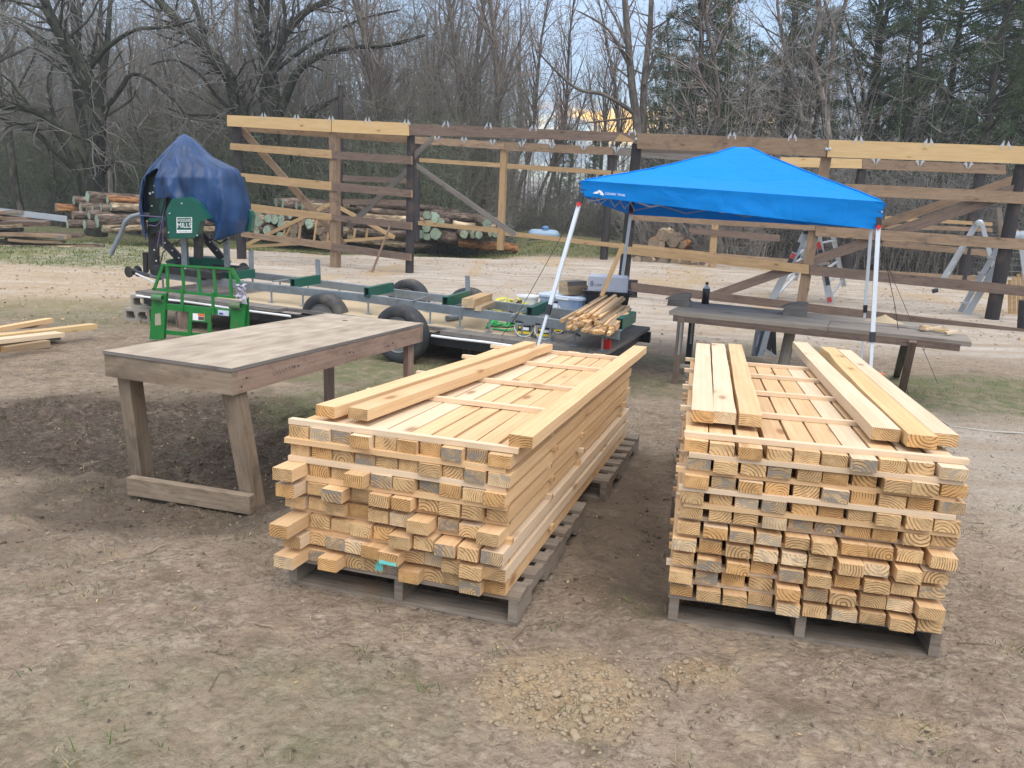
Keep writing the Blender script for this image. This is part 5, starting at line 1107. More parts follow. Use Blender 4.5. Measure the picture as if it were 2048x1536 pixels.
# ------------------------------------------------------------------ pole shed frame
SA, SB_ = G(671, 534), G(1985, 640); sd_ = nz(A3(*(SB_-SA)[:2], 0)); sn = A3(sd_[1], -sd_[0], 0)
ZF = float(zg(20))
def SP(x, y, off=0.): return onpl(x, y, SA+sn*off, sn)             # on the front wall plane (off = toward the camera)
SBk = G(1205, 520)
def BP(x, y, off=0.): return onpl(x, y, SBk+sn*off, sn)             # on the rear wall plane
sh = thing("pole_shed_frame", A3(*((SA+SB_)/2)[:2], ZF), "open timber pole-shed frame of posts, girts and header beams before the woods", "shed frame")
def sboard(f, t0, t1, b0, b1, mat, nm="girt", off=.03, th=.045, me=PENDO):
    """t0,t1 = top edge ends, b0,b1 = bottom edge ends, in photo pixels"""
    a, b, c, d = f(*t0, off), f(*t1, off), f(*b1, off), f(*b0, off)
    return MB().prism([d, c, b, a], -sn*th, 0, 0).build(nm, [mat], sh) if False else _sb(a, b, c, d, mat, nm, th, me)
def _sb(a, b, c, d, mat, nm, th, me):
    m = MB(); L = np.linalg.norm(b-a); W_ = np.linalg.norm(a-d); r = R.random(); o = r*37; b0 = len(m.v); m.v += [d, c, b, a]; m.v += [q-sn*th for q in (d, c, b, a)]
    uvf = [(o, o), (L+o, o), (L+o, W_+o), (o, W_+o)]; m.face((b0, b0+1, b0+2, b0+3), 0, uvf, r); m.face((b0+7, b0+6, b0+5, b0+4), 0, uvf, r)
    uve = [(o, o), (L+o, o), (L+o, th+o), (o, th+o)]; m.face((b0+4, b0+5, b0+1, b0), 0, uve, r); m.face((b0+3, b0+2, b0+6, b0+7), 0, uve, r)
    q = [(-W_/2, -th/2), (W_/2, -th/2), (W_/2, th/2), (-W_/2, th/2)]; m.face((b0+1, b0+5, b0+6, b0+2), 1, q, r); m.face((b0+4, b0, b0+3, b0+7), 1, q, r)
    return m.build(nm, [mat, me], sh)
def spost(f, bpx, tpx, w_, mat, rnd=False, off=-.1, nm="post"):
    b_ = f(*bpx, off); b_ = A3(b_[0], b_[1], min(b_[2], ZF+.05)-.1) if bpx[1] > 500 else b_; t_ = f(*tpx, off)
    if rnd: return MB().tube([b_-A3(0, 0, .05), b_+(t_-b_)*.5, t_], [w_/2*1.05, w_/2, w_/2*.92], 12).build(nm, [mat], sh, smooth=True)
    return MB().bar(b_-A3(0, 0, .05), t_, w_, w_, sn).build(nm, [mat], sh)
SW = lambda p: p*18.5/CF
for bpx, tpx, w_, mt, rd_ in (((483, 504), (474, 252), .24, POSTW, True), ((671, 531), (669, 262), .2, BROWNW, False), ((819, 551), (822, 262), .2, POSTW, True), ((1244, 590), (1274, 288), .24, POSTW, True), ((1600, 618), (1655, 300), .2, BROWNW, False), ((1983, 640), (2044, 330), .25, POSTW, True)):
    spost(SP, bpx, tpx, w_, mt, rd_)
hb = []
for t0, t1, b0, b1, mt in (((454, 230), (662, 239), (454, 252), (662, 264), PINEY), ((663.5, 239), (818, 246), (663.5, 264), (818, 271), PINEY), ((820, 247), (1272, 266), (820, 270), (1272, 284), DARKW), ((1274, 266), (1657, 279), (1274, 297), (1651, 313), BROWNW), ((1658.5, 279.5), (2090, 294), (1654, 314), (2090, 329), PINEY)):
    sboard(SP, t0, t1, b0, b1, mt, "header_beam", .08, .05)
for t0, t1, b0, b1, mt in (((480, 254), (818, 271.5), (480, 262), (818, 287), BROWNW), ((1283, 298), (1500, 304), (1283, 305), (1500, 311), GREYW)): sboard(SP, t0, t1, b0, b1, mt, "inner_beam", -.28, .045)
GI = [((460, 286), (663, 300), (460, 299), (663, 317), TANW), ((664, 302), (823, 312), (664, 317), (823, 329), DARKW), ((470, 345), (663, 364), (470, 361), (663, 381), TANW), ((664, 364), (823, 380), (664, 381), (823, 395), DARKW),
    ((480, 405), (663, 428), (480, 421), (663, 441), TANW), ((664, 429), (823, 445), (664, 441), (823, 460), DARKW), ((482, 463), (663, 485), (482, 473), (663, 500), BROWNW), ((664, 486), (821, 508), (664, 501), (821, 522), DARKW),
    ((1690, 367), (2090, 386), (1690, 390), (2090, 410), BROWNW), ((1258, 424), (1630, 452), (1258, 440), (1630, 461), BROWNW), ((1631, 452), (2090, 481), (1631, 472), (2090, 503), BROWNW), ((1244, 492), (1618, 530), (1244, 507), (1618, 548), TANW), ((1619, 530), (2090, 576), (1619, 550), (2090, 597), DARKW),
    ]
for t0, t1, b0, b1, mt in (((1262, 565), (1600, 605), (1262, 583), (1600, 621), DARKW), ((1601, 605.5), (2090, 663), (1601, 622), (2090, 685), DARKW)): sboard(SP, t0, t1, b0, b1, mt, 'girt', 1.45, .05)
for bx_0, by_0, tx_0, ty_0 in ((2043, 700, 2052, 600), (1262, 612, 1265, 560)):
    gg_ = SP(bx_0, by_0, 1.33); MB().tube([A3(gg_[0], gg_[1], ZF-.1), SP(tx_0, ty_0, 1.33)], [.12, .11], 10).build('stub_post', [POSTW], sh, smooth=True)
for t0, t1, b0, b1, mt in GI: sboard(SP, t0, t1, b0, b1, mt, "girt", .05, .045)
for t0, t1, b0, b1, mt, off in (((484, 252), (692, 487), (476, 262), (678, 490), BROWNW, -.24), ((833, 326), (1034, 467), (833, 337), (1026, 474), GREYW, .02), ((823, 325), (690, 452), (829, 333), (700, 458), GREYW, -.5), ((868, 268), (826, 306), (868, 279), (826, 320), GREYW, -.5),
    ((1420, 585), (2060, 358), (1433, 598), (2060, 384), DARKW, -.02), ((1700, 462), (2026, 352), (1706, 478), (2026, 368), BROWNW, -.9)):
    sboard(SP, t0, t1, b0, b1, mt, "diagonal_brace", off, .045)
for x, y in ((527, 233), (593, 236), (662, 239), (735, 242.5), (813, 246), (892, 250), (977, 253.5), (1067, 257.5), (1265, 266), (1464, 273), (1585, 277), (1717, 281.5), (1857, 286.5), (2011, 292)):
    c = SP(x, y, .06); m = MB()
    for s in (-1, 1): m.prism([c+sd_*(s*.02), c+sd_*(s*.09), c+sd_*(s*.03)+A3(0, 0, .10)], -sn*.004); m.prism([c+sd_*(s*.055)-A3(0, 0, .05)+sn*.025, c+sd_*(s*.085)-A3(0, 0, .05)+sn*.025, c+sd_*(s*.085)+sn*.025, c+sd_*(s*.055)+sn*.025], -sn*.003)
    m.build("rafter_tie", [TIEM], sh)
for x, y in ((1272, 281), (1653, 301), (1660, 301), (819, 251)):
    c = SP(x, y-3, .085); MB().lathe(c, [(.03, 0), (.03, .008), (.018, .01), (.018, .02), (0, .022)], 10, sn).build("carriage_bolt", [ALU], sh)
sboard(SP, (1240, 267.5), (1271, 282), (1228, 282.5), (1270, 283.5), TANW, "patch_board", .086, .004)
# rear wall and inner members
for bpx, tpx, w_, mt, rd_ in (((1001, 497), (1009, 290), .2, TANW, False), ((1207, 520), (1224, 303), .26, POSTW, True), ((1422, 540), (1432, 440), .2, TANW, False), ((681, 470), (681, 171), .2, POSTW, True), ((833, 480), (834, 285), .22, POSTW, True), ((1690, 560), (1725, 330), .28, POSTW, True), ((1925, 570), (1962, 345), .32, POSTW, True), ((1640, 420), (1652, 300), .2, POSTW, True)):
    spost(BP, bpx, tpx, w_, mt, rd_, -.1)
for t0, t1, b0, b1, mt in (((830, 273), (1009, 284), (830, 287), (1009, 299), BROWNW), ((1010, 284), (1226, 294), (1010, 301), (1226, 310), BROWNW), ((1227, 294), (1560, 316), (1227, 310), (1560, 336), GREYW), ((1561, 314), (1724, 318), (1561, 333), (1724, 337), PINEY), ((1725, 318), (2012, 330), (1725, 338), (2012, 349), BROWNW)):
    sboard(BP, t0, t1, b0, b1, mt, "rear_beam", .08, .05)
for t0, t1, b0, b1, mt in (((838, 316), (1000, 326), (838, 324), (1000, 335), TANW), ((1014, 327), (1222, 341), (1014, 337), (1222, 350), TANW), ((1226, 342), (1300, 347), (1226, 350), (1300, 355), TANW), ((836, 442), (995, 456), (836, 450), (995, 466), TANW), ((1010, 462), (1245, 488), (1010, 471), (1245, 497), TANW), ((1258, 487), (1420, 505), (1258, 495), (1420, 514), TANW), ((1430, 506), (1660, 525), (1430, 513), (1660, 532), BROWNW),
        ((1378, 455), (1560, 470), (1378, 467), (1560, 483), DARKW), ((685, 350), (815, 357), (685, 362), (815, 367), DARKW), ((685, 398), (815, 400), (685, 409), (815, 411), DARKW), ((1760, 480), (1975, 500), (1760, 492), (1975, 513), BROWNW), ((1760, 541), (1960, 553), (1760, 549), (1960, 562), BROWNW), ((1770, 432), (1985, 445), (1770, 440), (1985, 452), TANW), ((1770, 447), (1985, 456), (1770, 457), (1985, 464), BROWNW)):
    sboard(BP, t0, t1, b0, b1, mt, "rear_girt", .05, .045)
for x, y in ((874, 275), (928, 279), (985, 283), (1043, 287), (1104, 290), (1167, 293), (1233, 297), (1752, 320), (1840, 324), (1937, 329)):
    c = BP(x, y, .10); m = MB()
    for s in (-1, 1): m.prism([c+sd_*(s*.02), c+sd_*(s*.13), c+sd_*(s*.06)+A3(0, 0, .09)], -sn*.004); m.prism([c+sd_*(s*.01)-A3(0, 0, .13), c+sd_*(s*.10), c+sd_*(s*.03)], -sn*.003)
    m.build("rafter_tie", [TIEM], sh)
# end wall at the right edge
sboard(SP, (1994, 415), (2003, 415), (2000, 478), (2012, 478), GREYW, "end_board", -2.2, .05); sboard(SP, (2005, 445), (2048, 465), (2005, 462), (2048, 482), TANW, "end_board", -2.0, .05)
for k in range(5):
    x = 2016+k*9; sboard(SP, (x, 560-k*6), (x+7, 560-k*6), (x+1, 640+k*9), (x+8, 640+k*9), TANW, "end_board", -1.2, .03)
# pole, lath and truss around the shed
a, b = SP(733, 573, .35), SP(780, 452, .1); MB().tube([a, b], [.03, .025], 8).build("leaning_pole", [BROWNW], smooth=True, **tagd("thin brown pole leaning on the dark lowest girts of the shed frame", "pole"))
tz = thing("roof_truss", BP(600, 490, 1.4), "pale unfinished roof truss standing on the sand behind the shed's end post", "truss")
def TP(x, y, off=1.4): return BP(x, y, off)
def tbar(p, q, w_=.09, o=0.): MB().bar(TP(*p, 1.4+o), TP(*q, 1.4+o), .045, w_, np.cross(sn, TP(*q)-TP(*p)), 0, 1).build("chord" if w_ > .08 else "web", [TANW, PENDP], tz)
tbar((494, 489), (664, 407), .13); tbar((664, 407), (789, 475), .13, .06); tbar((494, 493), (640, 485), .1, .07); tbar((640, 485), (789, 474), .1, .01)
for p, q in (((571, 455), (566, 474)), ((602, 441), (598, 478)), ((634, 440), (628, 483)), ((662, 425), (655, 482)), ((711, 458), (707, 480)), ((736, 457), (732, 478)), ((586, 448), (560, 489))): tbar(p, q, .075, -.05)
# ------------------------------------------------------------------ ladders
LADS = simple("ladder_sticker", (.04, .04, .045), .4); LADR = simple("ladder_red_sticker", (.5, .05, .04), .4)
def rail2(t, p, q, w_, mat=ALU, nm="side_rail"): MB().bar(p, q, w_*.45, w_, np.cross(sn, q-p)).build(nm, [mat], t)
Lf = -.45
a = thing("step_ladder", SP(1600, 610, Lf), "open aluminium step ladder with red and black stickers inside the shed frame", "ladder")
def LP(x, y, o=0.): return SP(x, y, Lf-o)
rail2(a, LP(1532, 622), LP(1614, 462), .15); rail2(a, LP(1662, 614), LP(1634, 462), .14); rail2(a, LP(1590, 560, 1.6), LP(1622, 462, .5), .1); rail2(a, LP(1688, 572, 1.6), LP(1664, 462, .5), .1)
MB().bar(LP(1606, 464), LP(1640, 466), .3, .06).build("hinge_cap", [BLACK], a)
for k in range(5):
    f = .12+.18*k; l0 = LP(1532, 622)+(LP(1614, 462)-LP(1532, 622))*f; l1 = LP(1590, 560, 1.6)+(LP(1622, 462, .5)-LP(1590, 560, 1.6))*f; r0 = LP(1662, 614)+(LP(1634, 462)-LP(1662, 614))*f; r1 = LP(1688, 572, 1.6)+(LP(1664, 462, .5)-LP(1688, 572, 1.6))*f
    MB().bar(l0, l1, .05, .03).build("rung", [ALU], a); MB().bar(r0, r1, .05, .03).build("rung", [ALU], a)
def sticker(p, q, w_, mat, par): MB().bar(p+sn*.06, q+sn*.06, .006, w_, np.cross(sn, q-p)).build("sticker", [mat], par)
for (x0, y0), (x1, y1), mt in (((1598, 480), (1590, 500), LADS), ((1589, 503), (1584, 512), LADR), ((1584, 513), (1578, 524), LADS)): sticker(LP(x0-1, y0+4), LP(x1-1, y1+4), .09, mt, a)
for (x0, y0), (x1, y1), mt in (((1636, 484), (1640, 498), LADR), ((1640, 499), (1643, 508), LADS), ((1649, 530), (1656, 570), LADS), ((1658, 594), (1660, 604), LADR)): sticker(LP(x0, y0), LP(x1, y1), .08, mt, a)
b = thing("tall_step_ladder", SP(1950, 560, -2.0), "tall aluminium folding ladder standing open far inside the shed", "ladder")
def L2(x, y, o=0.): return SP(x, y, -2.2-o)
rail2(b, L2(1872, 578), L2(1953, 445), .085); rail2(b, L2(2000, 580), L2(1963, 445), .085); rail2(b, L2(1890, 560, .5), L2(1955, 448, .3), .08); MB().lathe(L2(1958, 446, -.05), [(.075, 0), (.075, .06), (.04, .07)], 16, sn).build("hinge", [ALU], b)
for k in range(4):
    f = .15+.2*k; p0 = L2(1872, 578)+(L2(1953, 445)-L2(1872, 578))*f; p1 = L2(1890, 560, .5)+(L2(1955, 448, .3)-L2(1890, 560, .5))*f; MB().bar(p0, p1, .05, .03).build("rung", [ALU], b)
MB().tube([L2(1866, 583)+sd_*-.02, L2(1876, 580)], .05, 8).build("foot", [BLKP], b)
cL = thing("broad_ladder", SP(1960, 600, -.3), "broad aluminium ladder section leaning at the shed's right post", "ladder")
def L3(x, y, o=0.): return SP(x, y, -.5-o)
rail2(cL, L3(1922, 648), L3(2030, 470), .12); rail2(cL, L3(1908, 645, .35), L3(2012, 468, .35), .10)
for k in range(6):
    f = .06+.17*k; p0 = L3(1922, 648)+(L3(2030, 470)-L3(1922, 648))*f; p1 = L3(1908, 645, .35)+(L3(2012, 468, .35)-L3(1908, 645, .35))*f; MB().bar(p0-sd_*.1, p1-sd_*.06, .07, .04).build("rung", [ALU], cL)
for x in (2030, 2044): MB().lathe(L3(x, 472, -.1), [(.1, 0), (.1, .05), (.03, .06)], 18, sn).build("hinge", [ALU], cL)
rail2(cL, L3(2042, 474), L3(2060, 600), .12)
# extension ladder on the slab pile
y0 = 22.6; e_ = thing("extension_ladder", atY(60, 430, y0), "long aluminium extension ladder lying on the slab-wood pile", "ladder")
for s in (0, .42): MB().bar(atY(-60, 415, y0+s), atY(134, 438, y0+s), .03, .17).build("side_rail", [ALU], e_)
for k in range(13):
    p = atY(-60, 415, y0)+(atY(134, 438, y0)-atY(-60, 415, y0))*(.04+k*.076); MB().tube([p, p+A3(0, .42, 0)], .022, 6).build("rung", [BLACK], e_)
p = atY(20, 425, y0-.02); MB().bar(p-A3(.14, 0, -.015), p+A3(.14, 0, -.017), .004, .1).build("yellow_sticker", [YEL], e_)
# ------------------------------------------------------------------ log piles
def log(end, r, ax, L, label, group, bark=BARK, endm=LOGEND, sq=1., name="log"):
    end = np.asarray(end, float); ax = nz(ax); t = thing(name, end-A3(0, 0, r), label, "log", group); m = MB(); k = 9; ph = R.random()*6; p_ = []
    rr = []
    for i in range(k): p_.append(end+ax*L*i/(k-1)+A3(0, 0, .03*math.sin(i*.8+ph))); rr.append(r*(1-.12*i/(k-1))*(1+R.uniform(-.05, .05)))
    n = 16; b0 = 0; m.tube(p_, rr, n, 0, True, 0)
    nv = np.array(m.v).reshape(k, n, 3); ln = 1+.10*np.array([R.uniform(-1, 1) for _ in range(n)])
    for i in range(k):
        for j in range(n): nv[i, j] = p_[i]+(nv[i, j]-p_[i])*ln[j]*(1+R.uniform(-.03, .03))
    m.v = [q for q in nv.reshape(-1, 3)]; m.build("bark", [bark], t, smooth='all')
    q = MB(); pts = [end-ax*.006+(nv[0, j]-p_[0])*.93 for j in range(n)]; q.v = list(pts)+[end-ax*.006]
    e1 = nz(np.cross(ax, A3(0, 0, 1))); e2 = np.cross(e1, ax)
    uv = [(np.dot(pp_-end, e1)*.3, np.dot(pp_-end, e2)*.3) for pp_ in q.v]
    for j in range(n): j2 = (j+1) % n; q.face((j, j2, n), 0, [uv[j], uv[j2], uv[n]], .5)
    q.build("cut_end", [endm], t)
    return t
def rowword(i): return ORD[i] if i < 12 else "last"
LA = [(175, 393.6, 23.6, "topmost log with tall pale-green end on the left log pile", BARK), (147.7, 401.8, 15, "short-ended log high at the outer end of the left log pile", BARK), (185.6, 403.8, 15, "pale-barked log directly under the topmost log of the left pile", BARKP), (215, 399.7, 16.5, "rust-red rotten log beside the topmost log of the left pile", BARKO), (161, 415.6, 18, "log below the short-ended one in the left log pile", BARK), (170.8, 421, 18, "log wedged in the middle of the left pile, green end edge-on", BARK), (185, 419.5, 17, "log in the middle row of the left pile under the pale-barked one", BARK),
    (201, 415.6, 17, "oval green-ended log in the middle row of the left pile", BARK), (221.5, 414, 16, "scaly-barked thick log in the middle row toward the sawmill", BARKP), (178, 431.5, 17, "log with tilted green end low in the left pile", BARK), (194, 442.8, 26, "biggest green-ended log low in the left pile", BARK), (135, 449, 15.5, "lowest log at the outer end of the left pile", BARK), (169, 449, 19, "dark-barked bottom log beside the biggest log of the left pile", BARK), (204, 456, 15.5, "split bottom log with yellow straw at its end in the left pile", BARKP), (112, 416, 16, "unpainted orange-barked log sticking out of the left pile", BARKO), (146, 432, 15, "grey-barked log between the ladder tip and the left pile", BARK)]
for i, (x, y, hgt, lb, bk_) in enumerate(LA):
    Y = 26.5+(.0 if y > 440 else .35 if y > 425 else .6 if y > 408 else .9)+.05*(i % 3); q = atY(x, y, Y)
    log(q, hgt/2*Y/CF*1.02, A3(.70, .71+.06*R.uniform(-1, 1), -.03 if i == 0 else R.uniform(-.02, .02)), 4.2+R.uniform(-.4, .4), lb, "logs of the left pile", bk_, LOGENDB if i in (14, 15) else LOGEND)
LB = [(515, 443, 23), (534, 461, 19), (536, 437, 17), (549, 438, 19), (563, 451, 19), (563, 437, 15), (516, 427, 17), (540, 427, 12), (556, 426, 14), (513, 462, 15), (587, 459, 21), (602, 445, 15), (618, 447, 20), (552, 405, 18), (565, 407, 18), (593, 412, 13), (604, 412, 15), (639, 462, 16), (646, 474, 18), (586, 474, 17), (560, 472, 17), (578, 430, 16), (630, 428, 18), (660, 448, 20), (672, 466, 20)]
LBW = ["largest green log end at the outer edge of the central pile by the sawmill tarp", "green log end under the largest one in the central pile", "green log end touching the largest one's upper right, central pile", "split green log end in the second place of the central pile's middle row", "round green log end below the tan girt, central pile's centre", "small green log end above the round one below the tan girt", "green log end above the largest one, half behind the tarp", "green log end peeping under the tan girt, second from the tarp", "green log end peeping under the tan girt, third from the tarp", "half-hidden green log end lowest beside the tarp, central pile", "brown unpainted log end under the truss's outer web", "brown-ended log just above the truss chord, central pile", "green-ended log above the truss between its outer webs", "first of two green log ends on top of the central pile, above the girt", "second of two green log ends on top of the central pile, above the girt", "green log end behind the diagonal brace on top of the pile", "pale green log end inside the diagonal brace on top of the pile", "brown log end inside the roof truss's middle opening", "brown log end low inside the roof truss by the brown post", "brown bottom log end under the truss's outer web", "green bottom log end behind the truss chord's outer tip", "green log end under the tan girt near the brace", "green log end right beside the brace below the girt", "brown log end between the truss and the shed's brown post", "green bottom log end beside the shed's brown post"]
for i, (x, y, hgt) in enumerate(LB):
    Y = BP(x, 470, -.55)[1]+(.0 if y > 450 else .2 if y > 430 else .5); q = atY(x, y, Y); col = "brown" if i in (10, 11, 17, 18, 19, 23) else "sea-green"
    lv = "bottom" if y > 455 else "lower" if y > 440 else "middle" if y > 420 else "top"
    log(q, hgt/2*Y/CF*1.05, A3(.35 if y > 420 else .8, .94 if y > 420 else .6, 0), 3.2, LBW[i], "logs of the central pile behind the shed bay", BARK if i % 4 else BARKP, LOGENDB if col == "brown" else LOGEND)
LCC = [(700, 404, 15, 4.2, BARK, "long dark log lying on top behind the shed's brown post"), (712, 418, 15, 3.6, BARK, "dark long log second from top behind the shed's brown post"), (722, 433, 15, 3.4, BARKP, "pale peeled log lying sideways behind the lower dark girt"), (700, 448, 14, 3.8, BARK, "dark sideways log between the girts behind the leaning pole"), (705, 462, 15, 3.8, BARK, "sideways log low behind the leaning pole"), (695, 478, 14, 3.4, BARKP, "sideways bottom log behind the leaning pole"), (880, 432, 18, 2.4, BARK, "dark log lying sideways right of the dark double post"), (878, 472, 24, 1.3, BARK, "short dark log low beside the dark double post"), (917, 485, 15, 2.2, BARKO, "rusty-barked log lowest beside the tan rear post"), (960, 492, 12, 1.4, BARKO, "stubby bark log on the sand under the tan rear post"), (905, 448, 14, 1.6, BARKP, "flaky-barked sideways log over the green-ended ones")]
for i, (x, y, hgt, L, bk_, lb) in enumerate(LCC):
    Y = BP(x, 470, -.9)[1]+(.0 if y > 455 else .35)+.1*(i % 2); q = atY(x, y, Y); log(q, hgt/2*Y/CF*1.05, A3(.98, .12, -.05), L, lb, "logs of the central pile behind the shed bay", bk_, LOGENDB)
LD = [(854, 430, 18), (868, 435, 22), (842, 468, 16), (853, 456, 17), (854, 473, 16), (871, 468, 23), (882, 443, 14), (928, 469, 16), (948, 469, 16), (958, 470, 15), (974, 447, 19), (982, 468, 12), (991, 469, 12)]
LDW = ["pale green round end high beside the dark double post", "largest green round end beside the dark double post", "small green end low against the dark double post", "green end midway beside the dark double post", "green end in the lower row beside the double post", "broad dark-ringed end low beside the double post", "small green end above the broad dark-ringed one", "green log end left of a close pair near the rear post", "green log end, first of the close pair near the rear post", "green log end, second of the close pair near the rear post", "thick green log end high, nearest the tan rear post", "thin green log end, low before the tan rear post", "thin green log end touching the tan rear post"]
for i, (x, y, hgt) in enumerate(LD):
    Y = BP(x, 470, -.5)[1]+.08*(i % 3); q = atY(x, y, Y); log(q, hgt/2*Y/CF*1.05, A3(-.25 if x > 900 else .2, .96, 0), 2.6, LDW[i], "logs of the central pile behind the shed bay", BARK, LOGEND)
LE = [(1274, 520, 16, "first log of the right pile's bottom row beside the round post", 0), (1295, 521, 22, "widest pale log end in the right pile's bottom row", 0), (1325, 524, 19, "reddish log end third along the right pile's bottom row", 0), (1350, 527, 20, "grey log end fourth along the right pile's bottom row", 0), (1372, 529, 17, "fifth log end along the right pile's bottom row", 0), (1389, 531, 14, "sixth log end along the right pile's bottom row", 0), (1404, 533, 12, "last small log end of the right pile's bottom row", 0), (1326, 472, 26, "huge rough stump log on top of the right log pile", 1), (1346, 481, 26, "thick grey-ended log on top of the right pile before the stump", 1), (1306, 486, 22, "red-streaked split log on the right pile's upper row", 2), (1322, 490, 16, "grey log end tucked under the big ones in the right pile", 1), (1363, 490, 16, "short reddish log at the upper right of the right pile", 2), (1310, 505, 18, "log hidden behind the tan girt in the right pile", 1), (1340, 506, 18, "log behind the tan girt under the thick grey-ended log", 1)]
for i, (x, y, hgt, lb, k) in enumerate(LE):
    Y = 25.7+(.3 if y < 510 else 0)+.06*(i % 2); q = atY(x, y, Y); log(q, hgt/2*Y/CF*1.05, A3(.3+.1*R.uniform(-1, 1), .95, 0), 1.2+R.random()*.6, lb, "logs of the right pile", BARKO if k == 2 else BARKP if i % 2 else BARK, LOGENDB)
# slab-wood pile at the left edge and lumber on the ground
rl = random.Random(12)
for i in range(42):
    x0 = rl.uniform(-120, 20); lvl = i//6; y = 493-lvl*10.5-rl.uniform(0, 6); Y = 22.2+rl.uniform(-.4, .9); L = rl.uniform(70, 190) if lvl < 3 else rl.uniform(40, 110)
    if i in (0, 1, 2, 5): L = 260-30*i
    p, q = atY(x0, y, Y), atY(x0+L, y+L*.02+rl.uniform(-3, 3), Y+rl.uniform(-.3, .3))
    MB().bar(p, q, rl.uniform(.18, .3), rl.uniform(.06, .11), (0, rl.uniform(-.3, .3), 1), ws=wob(5, .03)).build("bark_board", [(BARK, BROWNW, GREYW, DARKW, BARKP)[i % 5]], **tagd("rough bark-edged slab board in the grey pile under the long ladder", "rough board", "rough boards under the ladder"))
pl_ = [((-80, 672), (100, 640), .10, .05, PINE, "light plank topmost in the small lumber pile by the frame edge"), ((-80, 684), (188, 652), .12, .06, PINEY, "long orange plank sticking furthest out of the small lumber pile"), ((-80, 690), (120, 668), .16, .045, PINE2, "wide pale plank under the long orange one"), ((-80, 696), (110, 674), .2, .05, GREYW, "grey weathered plank low in the small lumber pile"), ((-80, 662), (96, 650), .08, .04, PURLW, "narrow dark-ended plank at the back of the small lumber pile"), ((-80, 678), (112, 663), .12, .05, PINE, "tan plank in the middle of the small lumber pile")]
for k, (p_, q_, w_, t_, mt, lb) in enumerate(pl_):
    z = .13+.03*k if k < 3 else .06+.03*(k-3); a_, b_ = G(*p_, z), G(*q_, z); MB().bar(a_, b_, w_, t_, m=0, me=1).build("plank", [mt, PENDO], **tagd(lb, "plank", "small lumber pile"))
for k, (x, y) in enumerate(((40, 698), (-30, 700))):
    a_ = G(x, y, .03); MB().bar(a_-A3(.12, .1, 0), a_+A3(.1, .35, 0), .09, .08, m=0, me=1).build("bearer_block", [PURLW, PENDO], **tagd("short wood bearer under the small lumber pile, %s" % ("nearer the plywood table" if k == 0 else "at the photo's edge"), "wood block"))
# propane tank far behind
c = atY(1090, 470, 34.); lx_ = 1.05; pt = thing("propane_tank", c-A3(0, 0, .3), "pale blue domed propane tank on the far grass behind the shed", "tank")
m = MB(); m.lathe(c-A3(.75, 0, .0), [(.0, 0), (.1, .02), (.18, .08), (.225, .17), (.24, .28), (.24, 1.1), (.225, 1.2), (.18, 1.29), (.1, 1.36), (0, 1.38)], 20, (1, 0, 0)); m.build("tank_shell", [TANKM], pt, smooth='all'); MB().lathe(c+A3(0, 0, .22), [(.16, 0), (.16, .1), (.1, .16), (0, .17)], 14).build("valve_dome", [simple("tank_dome", (.12, .25, .5), .4)], pt, smooth=True)
for s in (-.5, .5): MB().abox(c[0]+s-.06, c[0]+s+.06, c[1]-.2, c[1]+.2, c[2]-.6, c[2]-.24).build("support", [CONC], pt)
# ------------------------------------------------------------------ trees, brush and woods
def segmesh(S, n):
    S = np.asarray(S, float); p0, p1, r0, r1 = S[:, :3], S[:, 3:6], S[:, 6], S[:, 7]
    d = p1-p0; d /= (np.linalg.norm(d, axis=1, keepdims=True)+1e-9)
    a = np.cross(d, np.where(np.abs(d[:, 2:3]) > .9, [[1., 0, 0]], [[0, 0, 1.]])); a /= (np.linalg.norm(a, axis=1, keepdims=True)+1e-9); c = np.cross(d, a)
    t = 2*np.pi*np.arange(n)/n; ring = a[:, None]*np.cos(t)[None, :, None]+c[:, None]*np.sin(t)[None, :, None]
    V = np.stack([p0[:, None]+ring*r0[:, None, None], p1[:, None]+ring*r1[:, None, None]], 1).reshape(-1, 3)
    b = (np.arange(len(S))*2*n)[:, None]; j = np.arange(n)[None]; j2 = (j+1) % n
    F = np.stack([b+j, b+j2, b+n+j2, b+n+j], -1).reshape(-1, 4); return V, F
def rot_about(v, k, a): k = nz(k); return v*math.cos(a)+np.cross(k, v)*math.sin(a)+k*np.dot(k, v)*(1-math.cos(a))
def perp(d, rr):
    a = np.cross(d, A3(rr.uniform(-1, 1), rr.uniform(-1, 1), rr.uniform(-1, 1))); return nz(a)
def branch(S, p, d, L, r, lvl, P, rr):
    """one limb as a wandering chain of segments, with side limbs"""
    n = max(2, int(L/P['seg'][lvl])); st = L/n; pts = [p]; rad = [r]
    for i in range(n):
        d = nz(d+A3(rr.gauss(0, 1), rr.gauss(0, 1), rr.gauss(0, 1))*P['gn'][lvl]+A3(0, 0, P['up'][lvl])); q = p+d*st; r1 = r*(1-(1-P['tap'][lvl])*(i+1)/n)
        S.append((*p, *q, rad[-1], max(r1, .0016), lvl)); p = q; pts.append(p); rad.append(max(r1, .0016))
        if lvl < P['max']:
            f = (i+1)/n
            if f > P['bare'][lvl]:
                for _ in range(P['nb'][lvl] if rr.random() < P['pb'][lvl] else 0):
                    an = rr.uniform(*P['ang'][lvl]); dd = rot_about(d, perp(d, rr), an); LL = L*P['len'][lvl]*rr.uniform(.6, 1.15)*(1.15-.6*f); branch(S, p, dd, LL, max(.0018, rad[-1]*P['rr'][lvl]), lvl+1, P, rr)
